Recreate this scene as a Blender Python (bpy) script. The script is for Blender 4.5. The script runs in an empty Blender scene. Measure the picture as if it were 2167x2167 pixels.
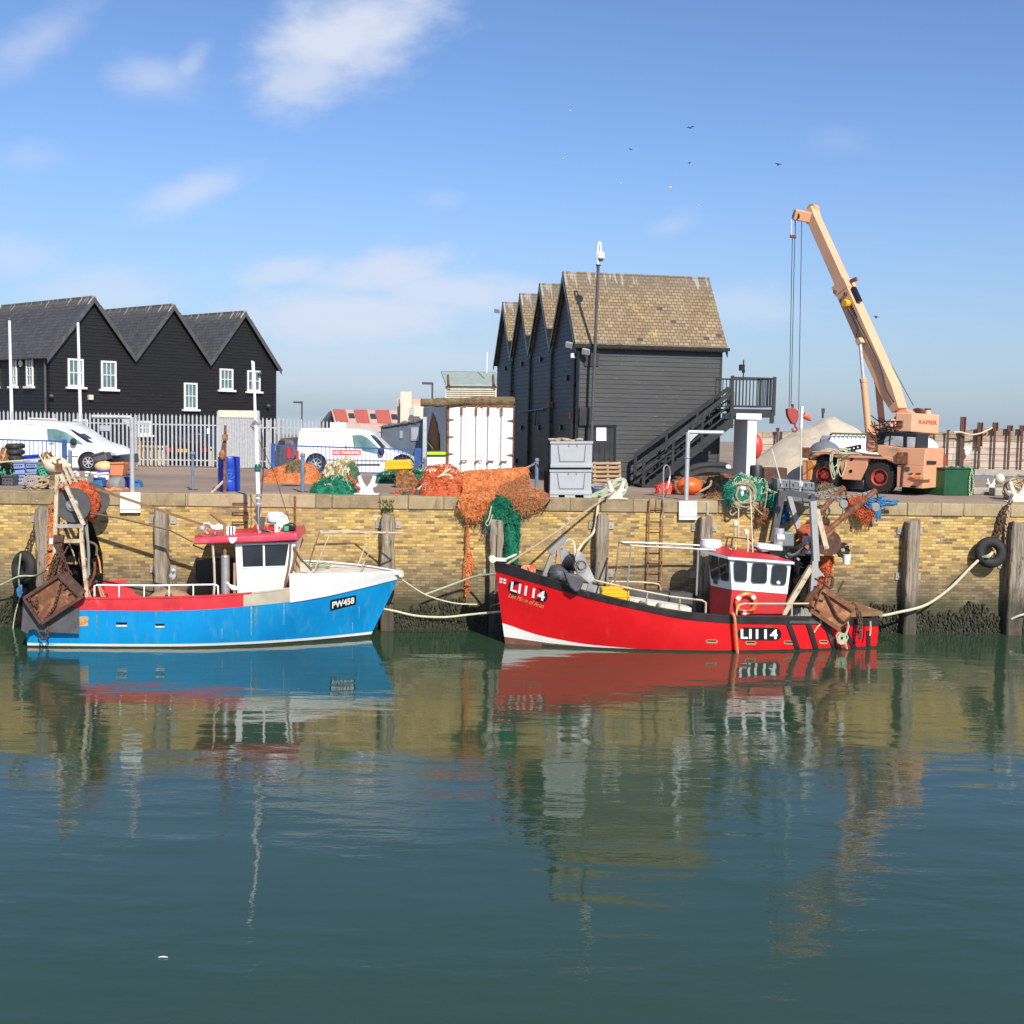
import bpy, math, random
from mathutils import Vector as V, Matrix, noise as mnoise
random.seed(7)
sc = bpy.context.scene
COL = sc.collection
R = math.radians
# ------------------------------------------------------------------ camera
F = 2498.0; CX = 1083.5                    # focal length and centre in photograph pixels (2167 wide)
HC = 5.7; HQ = 3.57                        # eye height and quay height above the water
CAM = V((0,0, HC))
_p = math.atan(198.5 / F); _r = R(1.0)
_f = V((0, math.cos(_p),-math.sin(_p))); _u0 = V((0, math.sin(_p), math.cos(_p))); _r0 = V((1,0,0))
CR = _r0 * math.cos(_r) + _u0 * math.sin(_r); CU = _u0 * math.cos(_r) - _r0 * math.sin(_r)
cd = bpy.data.cameras.new("camera"); cam = bpy.data.objects.new("camera", cd); COL.objects.link(cam)
m = Matrix((CR, CU, -_f)).transposed().to_4x4(); m.translation = CAM
cam.matrix_world = m
cd.sensor_width = 36; cd.lens = 36 * F / 2167; cd.clip_start = 0.1; cd.clip_end = 12000
sc.camera = cam
sc.render.resolution_x = sc.render.resolution_y = 1024
# ------------------------------------------------------------------ light
SUN_AZ, SUN_EL = 22,38                    # degrees: right of straight behind the camera, height
SKY_STRENGTH, SUN_STRENGTH = 0.107,4.2
EXPOSURE = 0.42
sd = V((math.sin(R(SUN_AZ)) * math.cos(R(SUN_EL)),-math.cos(R(SUN_AZ)) * math.cos(R(SUN_EL)), math.sin(R(SUN_EL))))
sl = bpy.data.lights.new("sun", 'SUN'); sl.energy = SUN_STRENGTH; sl.angle = R(0.5); sl.color = (1.0,0.93,0.82)
so = bpy.data.objects.new("sun", sl); COL.objects.link(so); so.rotation_euler = sd.to_track_quat('Z', 'Y').to_euler()
so.location = (0,-20,60)
sc.view_settings.view_transform = 'Standard'; sc.view_settings.look = 'None'
sc.view_settings.exposure = EXPOSURE; sc.view_settings.gamma = 1
sc.render.engine = 'CYCLES'
def ray(px, py):
    return CR * ((px - CX) / F) + CU * ((CX - py) / F) + _f
def at(px, py, d):                         # point seen at photo pixel (px,py), d metres ahead
    r = ray(px, py); return CAM + r * (d / r.y)
def gnd(px, py, z=HQ):
    r = ray(px, py); return CAM + r * ((z - HC) / r.z)
class Pl:
    def __init__(s, p, n): s.p = V(p); s.n = V(n).normalized()
    def __call__(s, px, py, off=0.0):
        r = ray(px, py); return CAM + r * ((s.p + s.n * off - CAM).dot(s.n) / r.dot(s.n))
# ------------------------------------------------------------------ node helpers
class NT:
    def __init__(s, tree): s.t = tree; s.n = tree.nodes; s.l = tree.links
    def new(s, typ, **kw):
        n = s.n.new(typ)
        for k, v in kw.items(): setattr(n, k, v)
        return n
    def put(s, sock, v):
        if isinstance(v, bpy.types.NodeSocket): s.l.new(v, sock)
        elif v is not None:
            if isinstance(v, (tuple, list)) and len(v) == 3 and sock.type == 'RGBA': v = (*v, 1)
            sock.default_value = v
    def math(s, op, a, b=None, c=None, clamp=False):
        n = s.new('ShaderNodeMath', operation=op, use_clamp=clamp)
        s.put(n.inputs[0], a); s.put(n.inputs[1], b)
        if c is not None: s.put(n.inputs[2], c)
        return n.outputs[0]
    def vm(s, op, a, b=None):
        n = s.new('ShaderNodeVectorMath', operation=op); s.put(n.inputs[0], a)
        if b is not None: s.put(n.inputs[1], b)
        return n.outputs['Value'] if op == 'DOT_PRODUCT' else n.outputs[0]
    def noise(s, vec, scale, detail=4, rough=0.55, dist=0.0):
        n = s.new('ShaderNodeTexNoise'); s.put(n.inputs['Vector'], vec)
        n.inputs['Scale'].default_value = scale; n.inputs['Detail'].default_value = detail
        n.inputs['Roughness'].default_value = rough; n.inputs['Distortion'].default_value = dist
        return n.outputs[0]
    def ramp(s, fac, stops, interp='LINEAR'):
        n = s.new('ShaderNodeValToRGB'); r = n.color_ramp; r.interpolation = interp
        while len(r.elements) < len(stops): r.elements.new(0.5)
        for e, (p, c) in zip(r.elements, stops):
            e.position = p; e.color = (*c, 1) if isinstance(c, (tuple, list)) else (c, c, c, 1)
        s.put(n.inputs[0], fac); return n.outputs[0]
    def mix(s, fac, a, b, mode='MIX'):
        n = s.new('ShaderNodeMix', data_type='RGBA', blend_type=mode)
        s.put(n.inputs[0], fac); s.put(n.inputs[6], a); s.put(n.inputs[7], b); return n.outputs[2]
    def step(s, x, a, b):                  # smooth step
        n = s.new('ShaderNodeMapRange', interpolation_type='SMOOTHSTEP')
        s.put(n.inputs[0], x); n.inputs[1].default_value = a; n.inputs[2].default_value = b; return n.outputs[0]
    def mapping(s, vec, scale=(1,1,1), rot=(0,0,0)):
        n = s.new('ShaderNodeMapping'); s.put(n.inputs[0], vec)
        n.inputs['Scale'].default_value = scale; n.inputs['Rotation'].default_value = rot; return n.outputs[0]
    def comb(s, x, y, z=0.0):
        n = s.new('ShaderNodeCombineXYZ')
        for i, v in enumerate((x, y, z)): s.put(n.inputs[i], v)
        return n.outputs[0]
    def sep(s, v):
        n = s.new('ShaderNodeSeparateXYZ'); s.put(n.inputs[0], v); return n.outputs
    def bump(s, h, strength=0.3, dist=0.02, normal=None):
        n = s.new('ShaderNodeBump'); s.put(n.inputs['Height'], h)
        n.inputs['Strength'].default_value = strength; n.inputs['Distance'].default_value = dist
        if normal is not None: s.put(n.inputs['Normal'], normal)
        return n.outputs[0]
# ------------------------------------------------------------------ sky with the photo's clouds, as a world
w = bpy.data.worlds.new("World"); sc.world = w; w.use_nodes = True
t = NT(w.node_tree); bg = t.n['Background']
sky = t.new('ShaderNodeTexSky', sky_type='NISHITA'); sky.sun_disc = False
sky.sun_elevation = R(SUN_EL); sky.sun_rotation = R(180 - SUN_AZ); sky.air_density = 1.0; sky.dust_density = 0.6; sky.ozone_density = 2.0
tc = t.new('ShaderNodeTexCoord'); dx, dy, dz = t.sep(tc.outputs['Generated'])
ady = t.math('MAXIMUM', t.math('ABSOLUTE', dy),0.08)
cu = t.math('DIVIDE', dx, ady); cv = t.math('DIVIDE', dz, ady); cuv = t.comb(cu, cv)
n1 = t.noise(t.mapping(cuv, (1,1.3,1)),9,7,0.6,0.3); n2 = t.noise(t.mapping(cuv, (1,2.2,1)),26,6,0.6)
warp = t.math('ADD', t.math('MULTIPLY', t.math('SUBTRACT', n1,0.5),1.7), t.math('MULTIPLY', t.math('SUBTRACT', n2,0.5),0.8))
clouds = [  # px, py, half length, half height (photo px), tilt deg, density
    (740,75,215,115,22,0.95),(670,150,150,80,35,0.75),(860,25,90,60,25,0.6),(330,165,130,50,-8,0.5),(400,140,60,30,50,0.42),
    (80,85,160,55,35,0.42),(410,405,150,40,20,0.6),(620,570,120,36,8,0.6),(810,575,190,66,8,0.8),
    (960,620,260,52,-4,0.7),(760,665,330,70,2,0.8),(1420,480,70,32,25,0.28),(60,330,90,40,0,0.25),(30,540,110,60,0,0.35),
    (250,625,220,60,2,0.45),(1560,650,170,60,0,0.4),(1780,300,80,40,0,0.15),(900,770,560,80,0,0.28),(930,420,60,25,0,0.22)]
dens = None
for px, py, a, b, tilt, k in clouds:
    r0 = ray(px, py); u0, v0 = r0.x / r0.y, r0.z / r0.y; c, s = math.cos(R(tilt)), math.sin(R(tilt))
    du = t.math('SUBTRACT', cu, u0); dv = t.math('SUBTRACT', cv, v0)
    e1 = t.math('DIVIDE', t.math('ADD', t.math('MULTIPLY', du, c), t.math('MULTIPLY', dv, s)), a / F)
    e2 = t.math('DIVIDE', t.math('SUBTRACT', t.math('MULTIPLY', dv, c), t.math('MULTIPLY', du, s)), b / F)
    q = t.math('ADD', t.math('MULTIPLY', e1, e1), t.math('MULTIPLY', e2, e2))
    g = t.math('MULTIPLY', t.step(t.math('ADD', t.math('SUBTRACT', 1.0, t.math('SQRT', q)), warp),-0.3 if py < 500 else -0.2,0.95 if py < 160 and px > 300 else 1.1 if py < 500 else 0.75), k)
    dens = g if dens is None else t.math('MAXIMUM', dens, g)
dens = t.math('MULTIPLY', dens, t.step(dy, 0.0,0.2))
back = t.math('MULTIPLY', t.step(n1,0.56,0.75), t.math('MULTIPLY', t.step(dy, 0.1,-0.1),0.4))
dens = t.math('MAXIMUM', dens, back, clamp=True)
low = t.step(dz, 0.24,-0.02)              # pale air towards the horizon
skc = t.mix(t.math('MULTIPLY', low, 0.58), t.mix(1.0, sky.outputs[0],(0.68,0.80,1.02), 'MULTIPLY'),(2.55,3.3,4.5))
t.put(bg.inputs[0], t.mix(dens, skc, (5.0,5.4,6.4))); bg.inputs[1].default_value = SKY_STRENGTH
# ------------------------------------------------------------------ materials
MATS = {}
def newmat(name):
    mt = bpy.data.materials.new(name); mt.use_nodes = True; MATS[name] = mt
    t = NT(mt.node_tree); bs = t.n['Principled BSDF']; return mt, t, bs
def lin(c): return tuple(c)
def paint(name, col, rough=0.5, metal=0.0, var=0.15, scale=3.0, stain=None, amt=0.35, streak=False, sscale=2.0, bump=0.1, bscale=40, spec=0.5):
    mt, t, bs = newmat(name)
    co = t.new('ShaderNodeTexCoord').outputs['Object']
    n = t.noise(co, scale, 5)
    lo = tuple(c * (1 - var) for c in col); hi = tuple(min(1, c * (1 + var)) for c in col)
    c = t.ramp(n, [(0.3, lo),(0.7, hi)])
    if stain:
        v = t.mapping(co, (1,1,0.12)) if streak else co
        k = t.noise(v, sscale, 6,0.65)
        c = t.mix(t.step(k, 0.72 - amt * 0.5,0.86 - amt * 0.4), c, stain)
    t.put(bs.inputs['Base Color'], c)
    rn = t.math('ADD', t.math('MULTIPLY', t.math('SUBTRACT', n, 0.5),0.35), rough, clamp=True)
    t.put(bs.inputs['Roughness'], rn); bs.inputs['Metallic'].default_value = metal
    bs.inputs['Specular IOR Level'].default_value = spec
    if bump: t.put(bs.inputs['Normal'], t.bump(t.noise(co, bscale, 3), bump, 0.01))
    return mt
def M(n): return MATS[n]
# ------------------------------------------------------------------ mesh builder
class MB:
    def __init__(s): s.v = []; s.f = []; s.mi = []; s.k = 0
    def add(s, vs, fs):
        o = len(s.v); s.v += [V(p) for p in vs]
        s.f += [tuple(i + o for i in f) for f in fs]; s.mi += [s.k] * len(fs); return s
    def obox(s, p, X, Y, Z):
        p, X, Y, Z = V(p), V(X), V(Y), V(Z)
        vs = [p, p + X, p + X + Y, p + Y, p + Z, p + X + Z, p + X + Y + Z, p + Y + Z]
        fs = [(0,3,2,1),(4,5,6,7),(0,1,5,4),(1,2,6,5),(2,3,7,6),(3,0,4,7)]
        if X.cross(Y).dot(Z) < 0: fs = [f[::-1] for f in fs]
        return s.add(vs, fs)
    def box(s, c, sz, rz=0.0, rot=None):
        m = rot if rot else Matrix.Rotation(rz, 3, 'Z')
        X, Y, Z = (m @ V((sz[0],0,0)), m @ V((0, sz[1],0)), m @ V((0,0, sz[2])))
        return s.obox(V(c) - (X + Y + Z) / 2, X, Y, Z)
    def bar(s, p, q, w, h=None, up=(0,0,1)):
        p, q = V(p), V(q); d = (q - p); h = h or w
        a = d.cross(V(up));
        if a.length < 1e-5: a = d.cross(V((1,0,0)))
        a.normalize(); b = a.cross(d).normalized()
        return s.obox(p - a * w / 2 - b * h / 2, d, a * w, b * h)
    def tube(s, pts, r, n=6, cap=True):
        pts = [V(p) for p in pts]; rs = r if isinstance(r, (list, tuple)) else [r] * len(pts)
        o = len(s.v); L = len(pts); a = None
        for i, p in enumerate(pts):
            d = (pts[min(i + 1, L - 1)] - pts[max(i - 1,0)])
            if d.length < 1e-9: d = V((0,0,1))
            d.normalize()
            if a is None:
                a = d.cross(V((0,0,1)))
                if a.length < 1e-3: a = d.cross(V((0,1,0)))
            a = a - d * a.dot(d)
            if a.length < 1e-6: a = d.orthogonal()
            a.normalize(); b = d.cross(a)
            for j in range(n):
                th = 2 * math.pi * j / n
                s.v.append(p + (a * math.cos(th) + b * math.sin(th)) * rs[i])
        fs = [(o + i * n + j, o + i * n + (j + 1) % n, o + (i + 1) * n + (j + 1) % n, o + (i + 1) * n + j) for i in range(L - 1) for j in range(n)]
        if cap: fs += [tuple(o + j for j in range(n))[::-1], tuple(o + (L - 1) * n + j for j in range(n))]
        s.f += fs; s.mi += [s.k] * len(fs); return s
    def cyl(s, p, q, r, n=12): return s.tube([p, q], r, n)
    def lathe(s, base, axis, prof, n=20):
        base = V(base); ax = V(axis).normalized(); a = ax.orthogonal().normalized(); b = ax.cross(a); o = len(s.v)
        for r, h in prof:
            for j in range(n):
                th = 2 * math.pi * j / n; s.v.append(base + ax * h + (a * math.cos(th) + b * math.sin(th)) * max(r, 1e-4))
        L = len(prof)
        fs = [(o + i * n + j, o + i * n + (j + 1) % n, o + (i + 1) * n + (j + 1) % n, o + (i + 1) * n + j) for i in range(L - 1) for j in range(n)]
        s.f += fs; s.mi += [s.k] * len(fs); return s
    def prism(s, poly, vec):
        poly = [V(p) for p in poly]; vec = V(vec); n = len(poly)
        nr = V((0,0,0))
        for i in range(n): nr += (poly[i] - poly[0]).cross(poly[(i + 1) % n] - poly[0])
        if nr.dot(vec) < 0: poly = poly[::-1]
        fs = [tuple(range(n))[::-1], tuple(range(n, 2 * n))] + [(i, (i + 1) % n, n + (i + 1) % n, n + i) for i in range(n)]
        return s.add(poly + [p + vec for p in poly], fs)
    def grid(s, rows, closed=False):
        o = len(s.v); nr = len(rows); nc = len(rows[0])
        for r_ in rows: s.v += [V(p) for p in r_]
        fs = []
        for i in range(nr - 1):
            for j in range(nc if closed else nc - 1):
                k = (j + 1) % nc; fs.append((o + i * nc + j, o + i * nc + k, o + (i + 1) * nc + k, o + (i + 1) * nc + j))
        s.f += fs; s.mi += [s.k] * len(fs); return s
    def quad(s, a, b, c, d): return s.add([a, b, c, d],[(0,1,2,3)])
    def ball(s, c, r, n=14, mrg=10, ax=None):
        c = V(c); rx, ry, rz = r if isinstance(r, (tuple, list)) else (r, r, r); m = ax or Matrix.Identity(3)
        rows = [[c + m @ V((rx * math.sin(math.pi * i / mrg) * math.cos(2 * math.pi * j / n), ry * math.sin(math.pi * i / mrg) * math.sin(2 * math.pi * j / n), rz * math.cos(math.pi * i / mrg))) for j in range(n)] for i in range(mrg + 1)]
        return s.grid(rows[::-1], True)
    def build(s, name, mat, parent=None, smooth=0.6, bevel=0.0, org=None, label=None):
        org = V(parent['_o']) if parent is not None else (V(org) if org is not None else s.base())
        me = bpy.data.meshes.new(name); me.from_pydata([p - org for p in s.v],[], s.f)
        mats = mat if isinstance(mat, (list, tuple)) else [mat]
        for mm in mats: me.materials.append(MATS[mm])
        if len(mats) > 1: me.polygons.foreach_set('material_index', s.mi)
        if smooth:
            me.shade_smooth(); me.set_sharp_from_angle(angle=smooth)
        me.update()
        o = bpy.data.objects.new(name, me); COL.objects.link(o)
        o['_o'] = tuple(org)
        if parent is not None: o.parent = parent
        else: o.location = org
        if bevel:
            b = o.modifiers.new('bevel', 'BEVEL'); b.width = bevel; b.segments = 2; b.limit_method = 'ANGLE'
        if label: o['label'] = label
        return o
    def base(s):
        xs = [p.x for p in s.v]; ys = [p.y for p in s.v]; zs = [p.z for p in s.v]
        return V(((min(xs) + max(xs)) / 2,(min(ys) + max(ys)) / 2, min(zs)))
def tag(o, label, cat, group=None):
    o['label'] = label; o['category'] = cat
    if group: o['group'] = group
    return o
def T(name, label, cat, loc, group=None):
    o = bpy.data.objects.new(name, None); COL.objects.link(o); o.location = V(loc); o['_o'] = tuple(V(loc)); o.empty_display_size = 0.3
    return tag(o, label, cat, group)
def solo(mb, name, mat, label, cat, group=None, **kw):
    return tag(mb.build(name, mat, **kw), label, cat, group)
def struct(mb, name, mat, kind='structure', **kw):
    o = mb.build(name, mat, **kw); o['kind'] = kind; return o
def copy_tree(o, parent=None):
    c = o.copy(); COL.objects.link(c)
    if parent is not None: c.parent = parent
    for ch in list(o.children): copy_tree(ch, c)
    return c
def textmesh(txt, offset=0.0, shear=0.0, space=1.0):   # flat lettering as (verts, faces), unit cap height, from the built-in font
    cu = bpy.data.curves.new('t', 'FONT'); cu.body = txt; cu.offset = offset; cu.shear = shear; cu.space_character = space; cu.resolution_u = 3
    ob = bpy.data.objects.new('t', cu); COL.objects.link(ob)
    dg = bpy.context.evaluated_depsgraph_get(); me = bpy.data.meshes.new_from_object(ob.evaluated_get(dg))
    vs = [v.co.copy() for v in me.vertices]; fs = [tuple(p.vertices) for p in me.polygons]
    bpy.data.objects.remove(ob); bpy.data.curves.remove(cu); bpy.data.meshes.remove(me)
    x0 = min(v.x for v in vs); x1 = max(v.x for v in vs); y0 = min(v.y for v in vs); y1 = max(v.y for v in vs)
    return [((v.x - x0) / (x1 - x0),(v.y - y0) / (y1 - y0)) for v in vs], fs
def flat_text(txt, bl, br, tl, off, **kw):            # lettering spanning bottom-left, bottom-right, top-left corners
    vs, fs = textmesh(txt, **kw); bl, br, tl = V(bl), V(br), V(tl); n = (br - bl).cross(tl - bl).normalized() * off
    return MB().add([bl + (br - bl) * a + (tl - bl) * b + n for a, b in vs], fs)
def rope_pts(p, q, sag, n=14, wob=0.0):
    p, q = V(p), V(q); out = []
    for i in range(n + 1):
        k = i / n; a = p.lerp(q, k); a.z -= sag * 4 * k * (1 - k)
        if wob: a += V((random.uniform(-wob, wob), random.uniform(-wob, wob), random.uniform(-wob, wob)))
        out.append(a)
    return out
def smooth_pts(pts, n=6):                              # Catmull-Rom through points
    pts = [V(p) for p in pts]; out = []; P = [pts[0]] + pts + [pts[-1]]
    for i in range(1, len(P) - 2):
        a, b, c, d = P[i - 1:i + 3]
        for k in range(n):
            s = k / n; out.append(0.5 * ((2 * b) + (c - a) * s + (2 * a - 5 * b + 4 * c - d) * s * s + (3 * b - a - 3 * c + d) * s ** 3))
    out.append(pts[-1]); return out
def loop(c, r, ax=(0,0,1), n=16, squash=1.0, jit=0.0):
    ax = V(ax).normalized(); a = ax.orthogonal().normalized(); b = ax.cross(a)
    return [V(c) + (a * math.cos(2 * math.pi * i / n) + b * squash * math.sin(2 * math.pi * i / n)) * r * (1 + random.uniform(-jit, jit)) + ax * random.uniform(-jit, jit) * r * 0.5 for i in range(n + 1)]
def fbm(p, o=4):
    s = 0; a = 0.5; p = V(p)
    for i in range(o): s += a * mnoise.noise(p); p = p * 2.03 + V((3.1,1.7,9.2)); a *= 0.5
    return s
def fuzz(mb, rows, n, L, seed, w_=.008):              # loose twine lying on and sticking out of a net
    rr = random.Random(seed); nr = len(rows); nc = len(rows[0])
    for _ in range(n):
        i = rr.randrange(1, nr - 1); j = rr.randrange(1, nc - 1); p = rows[i][j]; nv = (rows[i][j + 1] - rows[i][j - 1]).cross(rows[i + 1][j] - rows[i - 1][j])
        if nv.length < 1e-9: continue
        nv.normalize(); nv = nv if nv.y < 0 or nv.z > .5 else -nv; d = V((rr.uniform(-1,1), rr.uniform(-1,1), rr.uniform(-1,.6))); d = (d - nv * d.dot(nv) * .8)
        if d.length < .1: continue
        d.normalize(); s_ = nv.cross(d).normalized() * w_; k = rr.uniform(.4,1) * L; a = p + nv * .012; m = a + d * k * .5 + nv * rr.uniform(.01,.05); e = a + d * k + nv * rr.uniform(-.01,.05) - V((0,0,.02))
        mb.add([a - s_, a + s_, m + s_, m - s_, e],[(0,1,2,3),(3,2,4)])
def chain(mb, pts, r=0.012, link=0.07):               # twisted chain of oval links along a path
    pts = [V(p) for p in pts]; ln = [0]
    for a, b in zip(pts, pts[1:]): ln.append(ln[-1] + (b - a).length)
    n = max(2, int(ln[-1] / link)); out = []
    for i in range(n + 1):
        d = ln[-1] * i / n; k = max(j for j in range(len(ln)) if ln[j] <= d + 1e-9); k = min(k, len(pts) - 2)
        out.append(pts[k].lerp(pts[k + 1],(d - ln[k]) / max(1e-6, ln[k + 1] - ln[k])))
    for i in range(n):
        a, b = out[i], out[i + 1]; d = (b - a).normalized(); sd_ = d.orthogonal().normalized()
        if i % 2: sd_ = d.cross(sd_)
        q = [a.lerp(b, -0.25), a + sd_ * link * 0.33, b + sd_ * link * 0.33, a.lerp(b, 1.25), b - sd_ * link * 0.33, a - sd_ * link * 0.33, a.lerp(b, -0.25)]
        mb.tube(q, r, 4, False)
# ================================================================== materials
paint('white_paint', (0.80,0.80,0.78),0.4, var=0.05, stain=(0.42,0.30,0.18), amt=0.12, streak=True)
paint('clean_white', (0.82,0.82,0.82),0.35, var=0.03, bump=0.02)
paint('old_white', (0.66,0.62,0.52),0.6, var=0.15, stain=(0.30,0.20,0.11), amt=0.3)
paint('van_white', (0.85,0.85,0.85),0.22, var=0.02, bump=0.0)
paint('black_rubber', (0.022,0.021,0.02),0.75, var=0.3, stain=(0.10,0.09,0.08), amt=0.3, bump=0.3)
paint('black_paint', (0.020,0.021,0.024),0.5, var=0.3, stain=(0.06,0.06,0.06), amt=0.2)
paint('gunwale_black', (0.022,0.018,0.02),0.45, var=0.3, stain=(0.12,0.10,0.09), amt=0.3, bump=0.2)
paint('dark_grey', (0.075,0.075,0.08),0.6, var=0.25, stain=(0.14,0.12,0.1), amt=0.3)
paint('mid_grey', (0.26,0.26,0.25),0.55, var=0.15, stain=(0.16,0.10,0.06), amt=0.25)
paint('steel', (0.45,0.44,0.42),0.45,0.55, var=0.2, stain=(0.25,0.14,0.07), amt=0.25)
paint('galv', (0.50,0.51,0.52),0.5,0.35, var=0.1, scale=8)
paint('rust', (0.17,0.065,0.032),0.85, var=0.4, scale=9, stain=(0.34,0.17,0.08), amt=0.45, sscale=6, bump=0.5, bscale=25)
paint('rust_dark', (0.085,0.042,0.030),0.85, var=0.4, scale=9, stain=(0.20,0.09,0.045), amt=0.4, sscale=5, bump=0.5, bscale=25)
paint('rust_bright', (0.26,0.10,0.04),0.7, var=0.35, scale=6, stain=(0.42,0.22,0.10), amt=0.5, sscale=4, bump=0.4, bscale=25)
paint('concrete', (0.36,0.33,0.28),0.9, var=0.2, stain=(0.20,0.17,0.12), amt=0.4, bump=0.3)
paint('cream', (0.66,0.60,0.47),0.6, var=0.08, stain=(0.35,0.22,0.12), amt=0.2, streak=True)
paint('beige_block', (0.56,0.47,0.32),0.85, var=0.08)
paint('blue_rail', (0.035,0.085,0.27),0.45, var=0.2, stain=(0.15,0.2,0.3), amt=0.2)
paint('blue_post', (0.15,0.20,0.28),0.5, var=0.2, stain=(0.3,0.3,0.3), amt=0.3)
paint('drum_blue', (0.012,0.05,0.40),0.4, var=0.15)
paint('crate_blue', (0.22,0.30,0.52),0.55, var=0.12, stain=(0.3,0.27,0.22), amt=0.25)
paint('tub_blue', (0.02,0.06,0.55),0.4, var=0.1)
paint('teal_blue', (0.03,0.14,0.32),0.55, var=0.25)
paint('crate_green', (0.05,0.34,0.20),0.5, var=0.15, stain=(0.2,0.25,0.15), amt=0.2)
paint('tank_green', (0.012,0.078,0.030),0.4, var=0.1, stain=(0.05,0.12,0.06), amt=0.2)
paint('crate_orange', (0.62,0.22,0.09),0.55, var=0.1, stain=(0.4,0.2,0.1), amt=0.2)
paint('buoy_cream', (0.70,0.60,0.42),0.5, var=0.08, stain=(0.4,0.28,0.15), amt=0.25)
paint('buoy_peach', (0.75,0.50,0.26),0.5, var=0.08, stain=(0.5,0.3,0.15), amt=0.2)
paint('buoy_orange', (0.80,0.13,0.02),0.4, var=0.08)
paint('buoy_red', (0.62,0.06,0.035),0.45, var=0.15)
paint('yellow', (0.78,0.42,0.01),0.4, var=0.06)
paint('lime', (0.55,0.70,0.03),0.4, var=0.05)
paint('plastic_grey', (0.42,0.44,0.46),0.5, var=0.05, stain=(0.3,0.28,0.25), amt=0.15)
paint('plastic_grey_dark', (0.16,0.18,0.20),0.5, var=0.1)
paint('wood_pale', (0.42,0.27,0.15),0.8, var=0.2, stain=(0.22,0.13,0.07), amt=0.35)
paint('wood_deck', (0.24,0.13,0.055),0.75, var=0.25, stain=(0.12,0.07,0.04), amt=0.3)
paint('crane_orange', (0.70,0.345,0.185),0.5, var=0.07, scale=1.2, stain=(0.40,0.17,0.08), amt=0.18, sscale=3)
paint('crane_boom', (0.75,0.42,0.245),0.5, var=0.05, scale=1.0, stain=(0.45,0.22,0.1), amt=0.12, sscale=2)
paint('crane_bright', (0.70,0.24,0.04),0.5, var=0.1)
paint('crane_red', (0.42,0.055,0.035),0.55, var=0.2, stain=(0.2,0.05,0.03), amt=0.3)
paint('hook_red', (0.36,0.055,0.04),0.6, var=0.2, stain=(0.2,0.05,0.03), amt=0.3)
paint('sock_red', (0.80,0.16,0.09),0.6, var=0.1)
paint('boat_red', (0.68,0.010,0.014),0.2, var=0.08, scale=1.5, stain=(0.60,0.05,0.045), amt=0.25, streak=True, sscale=3, bump=0.35, bscale=3.5, spec=0.6)
paint('house_red', (0.50,0.028,0.03),0.4, var=0.1, bump=0.03)
paint('roof_red', (0.52,0.06,0.045),0.5, var=0.12)
paint('bulwark_red', (0.60,0.032,0.045),0.45, var=0.12, stain=(0.66,0.10,0.09), amt=0.3)
paint('canopy_red', (0.62,0.055,0.09),0.4, var=0.1, stain=(0.66,0.16,0.16), amt=0.3)
paint('streak_pale', (0.26,0.44,0.54),0.6, var=0.3, scale=20)
paint('streak_rust', (0.10,0.25,0.30),0.7, var=0.4, scale=9)
paint('antifoul', (0.020,0.022,0.012),0.8, var=0.4, bump=0.4)
paint('antifoul_red', (0.20,0.075,0.05),0.7, var=0.3)
paint('boot_white', (0.80,0.79,0.74),0.4, var=0.05, stain=(0.5,0.42,0.25), amt=0.15)
paint('patch_buff', (0.46,0.40,0.30),0.7, var=0.2, stain=(0.62,0.20,0.12), amt=0.3, sscale=5)
paint('patch_rust', (0.60,0.36,0.15),0.7, var=0.2, stain=(0.35,0.14,0.05), amt=0.45, sscale=9)
paint('deck_grey', (0.20,0.21,0.20),0.8, var=0.2, stain=(0.2,0.12,0.07), amt=0.3)
paint('frame_cream', (0.55,0.46,0.32),0.6, var=0.15, stain=(0.28,0.13,0.06), amt=0.45, sscale=5)
paint('rope_olive', (0.34,0.31,0.19),0.9, var=0.25, scale=20)
paint('frame_grey', (0.36,0.36,0.36),0.5,0.1, var=0.12, stain=(0.3,0.22,0.15), amt=0.25)
paint('rope_tan', (0.40,0.30,0.18),0.9, var=0.25, scale=20, bump=0.4, bscale=60)
paint('rope_pale', (0.62,0.56,0.38),0.9, var=0.2, scale=20, bump=0.4, bscale=60)
paint('rope_green', (0.40,0.46,0.30),0.9, var=0.2, scale=20)
paint('rope_orange', (0.72,0.24,0.09),0.8, var=0.15, scale=20)
paint('rope_blue', (0.035,0.17,0.36),0.85, var=0.3, scale=10)
paint('rope_brown', (0.16,0.11,0.07),0.9, var=0.3, scale=20)
paint('wire', (0.05,0.05,0.06),0.5,0.5, var=0.1, bump=0)
paint('sign_white', (0.80,0.80,0.78),0.4, var=0.03, bump=0)
paint('sign_red', (0.62,0.06,0.07),0.45, var=0.05, bump=0)
paint('letter_red', (0.62,0.10,0.06),0.5, var=0.05, bump=0)
paint('letter_white', (0.82,0.82,0.80),0.4, var=0.02, bump=0)
paint('lamp_red', (0.55,0.02,0.02),0.25, var=0.1, bump=0)
paint('lamp_amber', (0.8,0.35,0.05),0.25, var=0.1, bump=0)
paint('green_lamp', (0.01,0.12,0.09),0.3, var=0.1, bump=0)
paint('sand', (0.56,0.48,0.37),0.95, var=0.12, scale=2, stain=(0.36,0.29,0.21), amt=0.35, sscale=1.5, bump=0.5, bscale=30)
paint('seaweed', (0.028,0.030,0.014),0.75, var=0.5, scale=5, bump=0.3)
paint('plant', (0.09,0.13,0.03),0.8, var=0.4, scale=15)
paint('gull_white', (0.82,0.82,0.82),0.7, var=0.03, bump=0)
paint('gull_grey', (0.66,0.67,0.69),0.7, var=0.05, bump=0)
paint('bird_dark', (0.10,0.09,0.10),0.8, var=0.2, bump=0)
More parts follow.
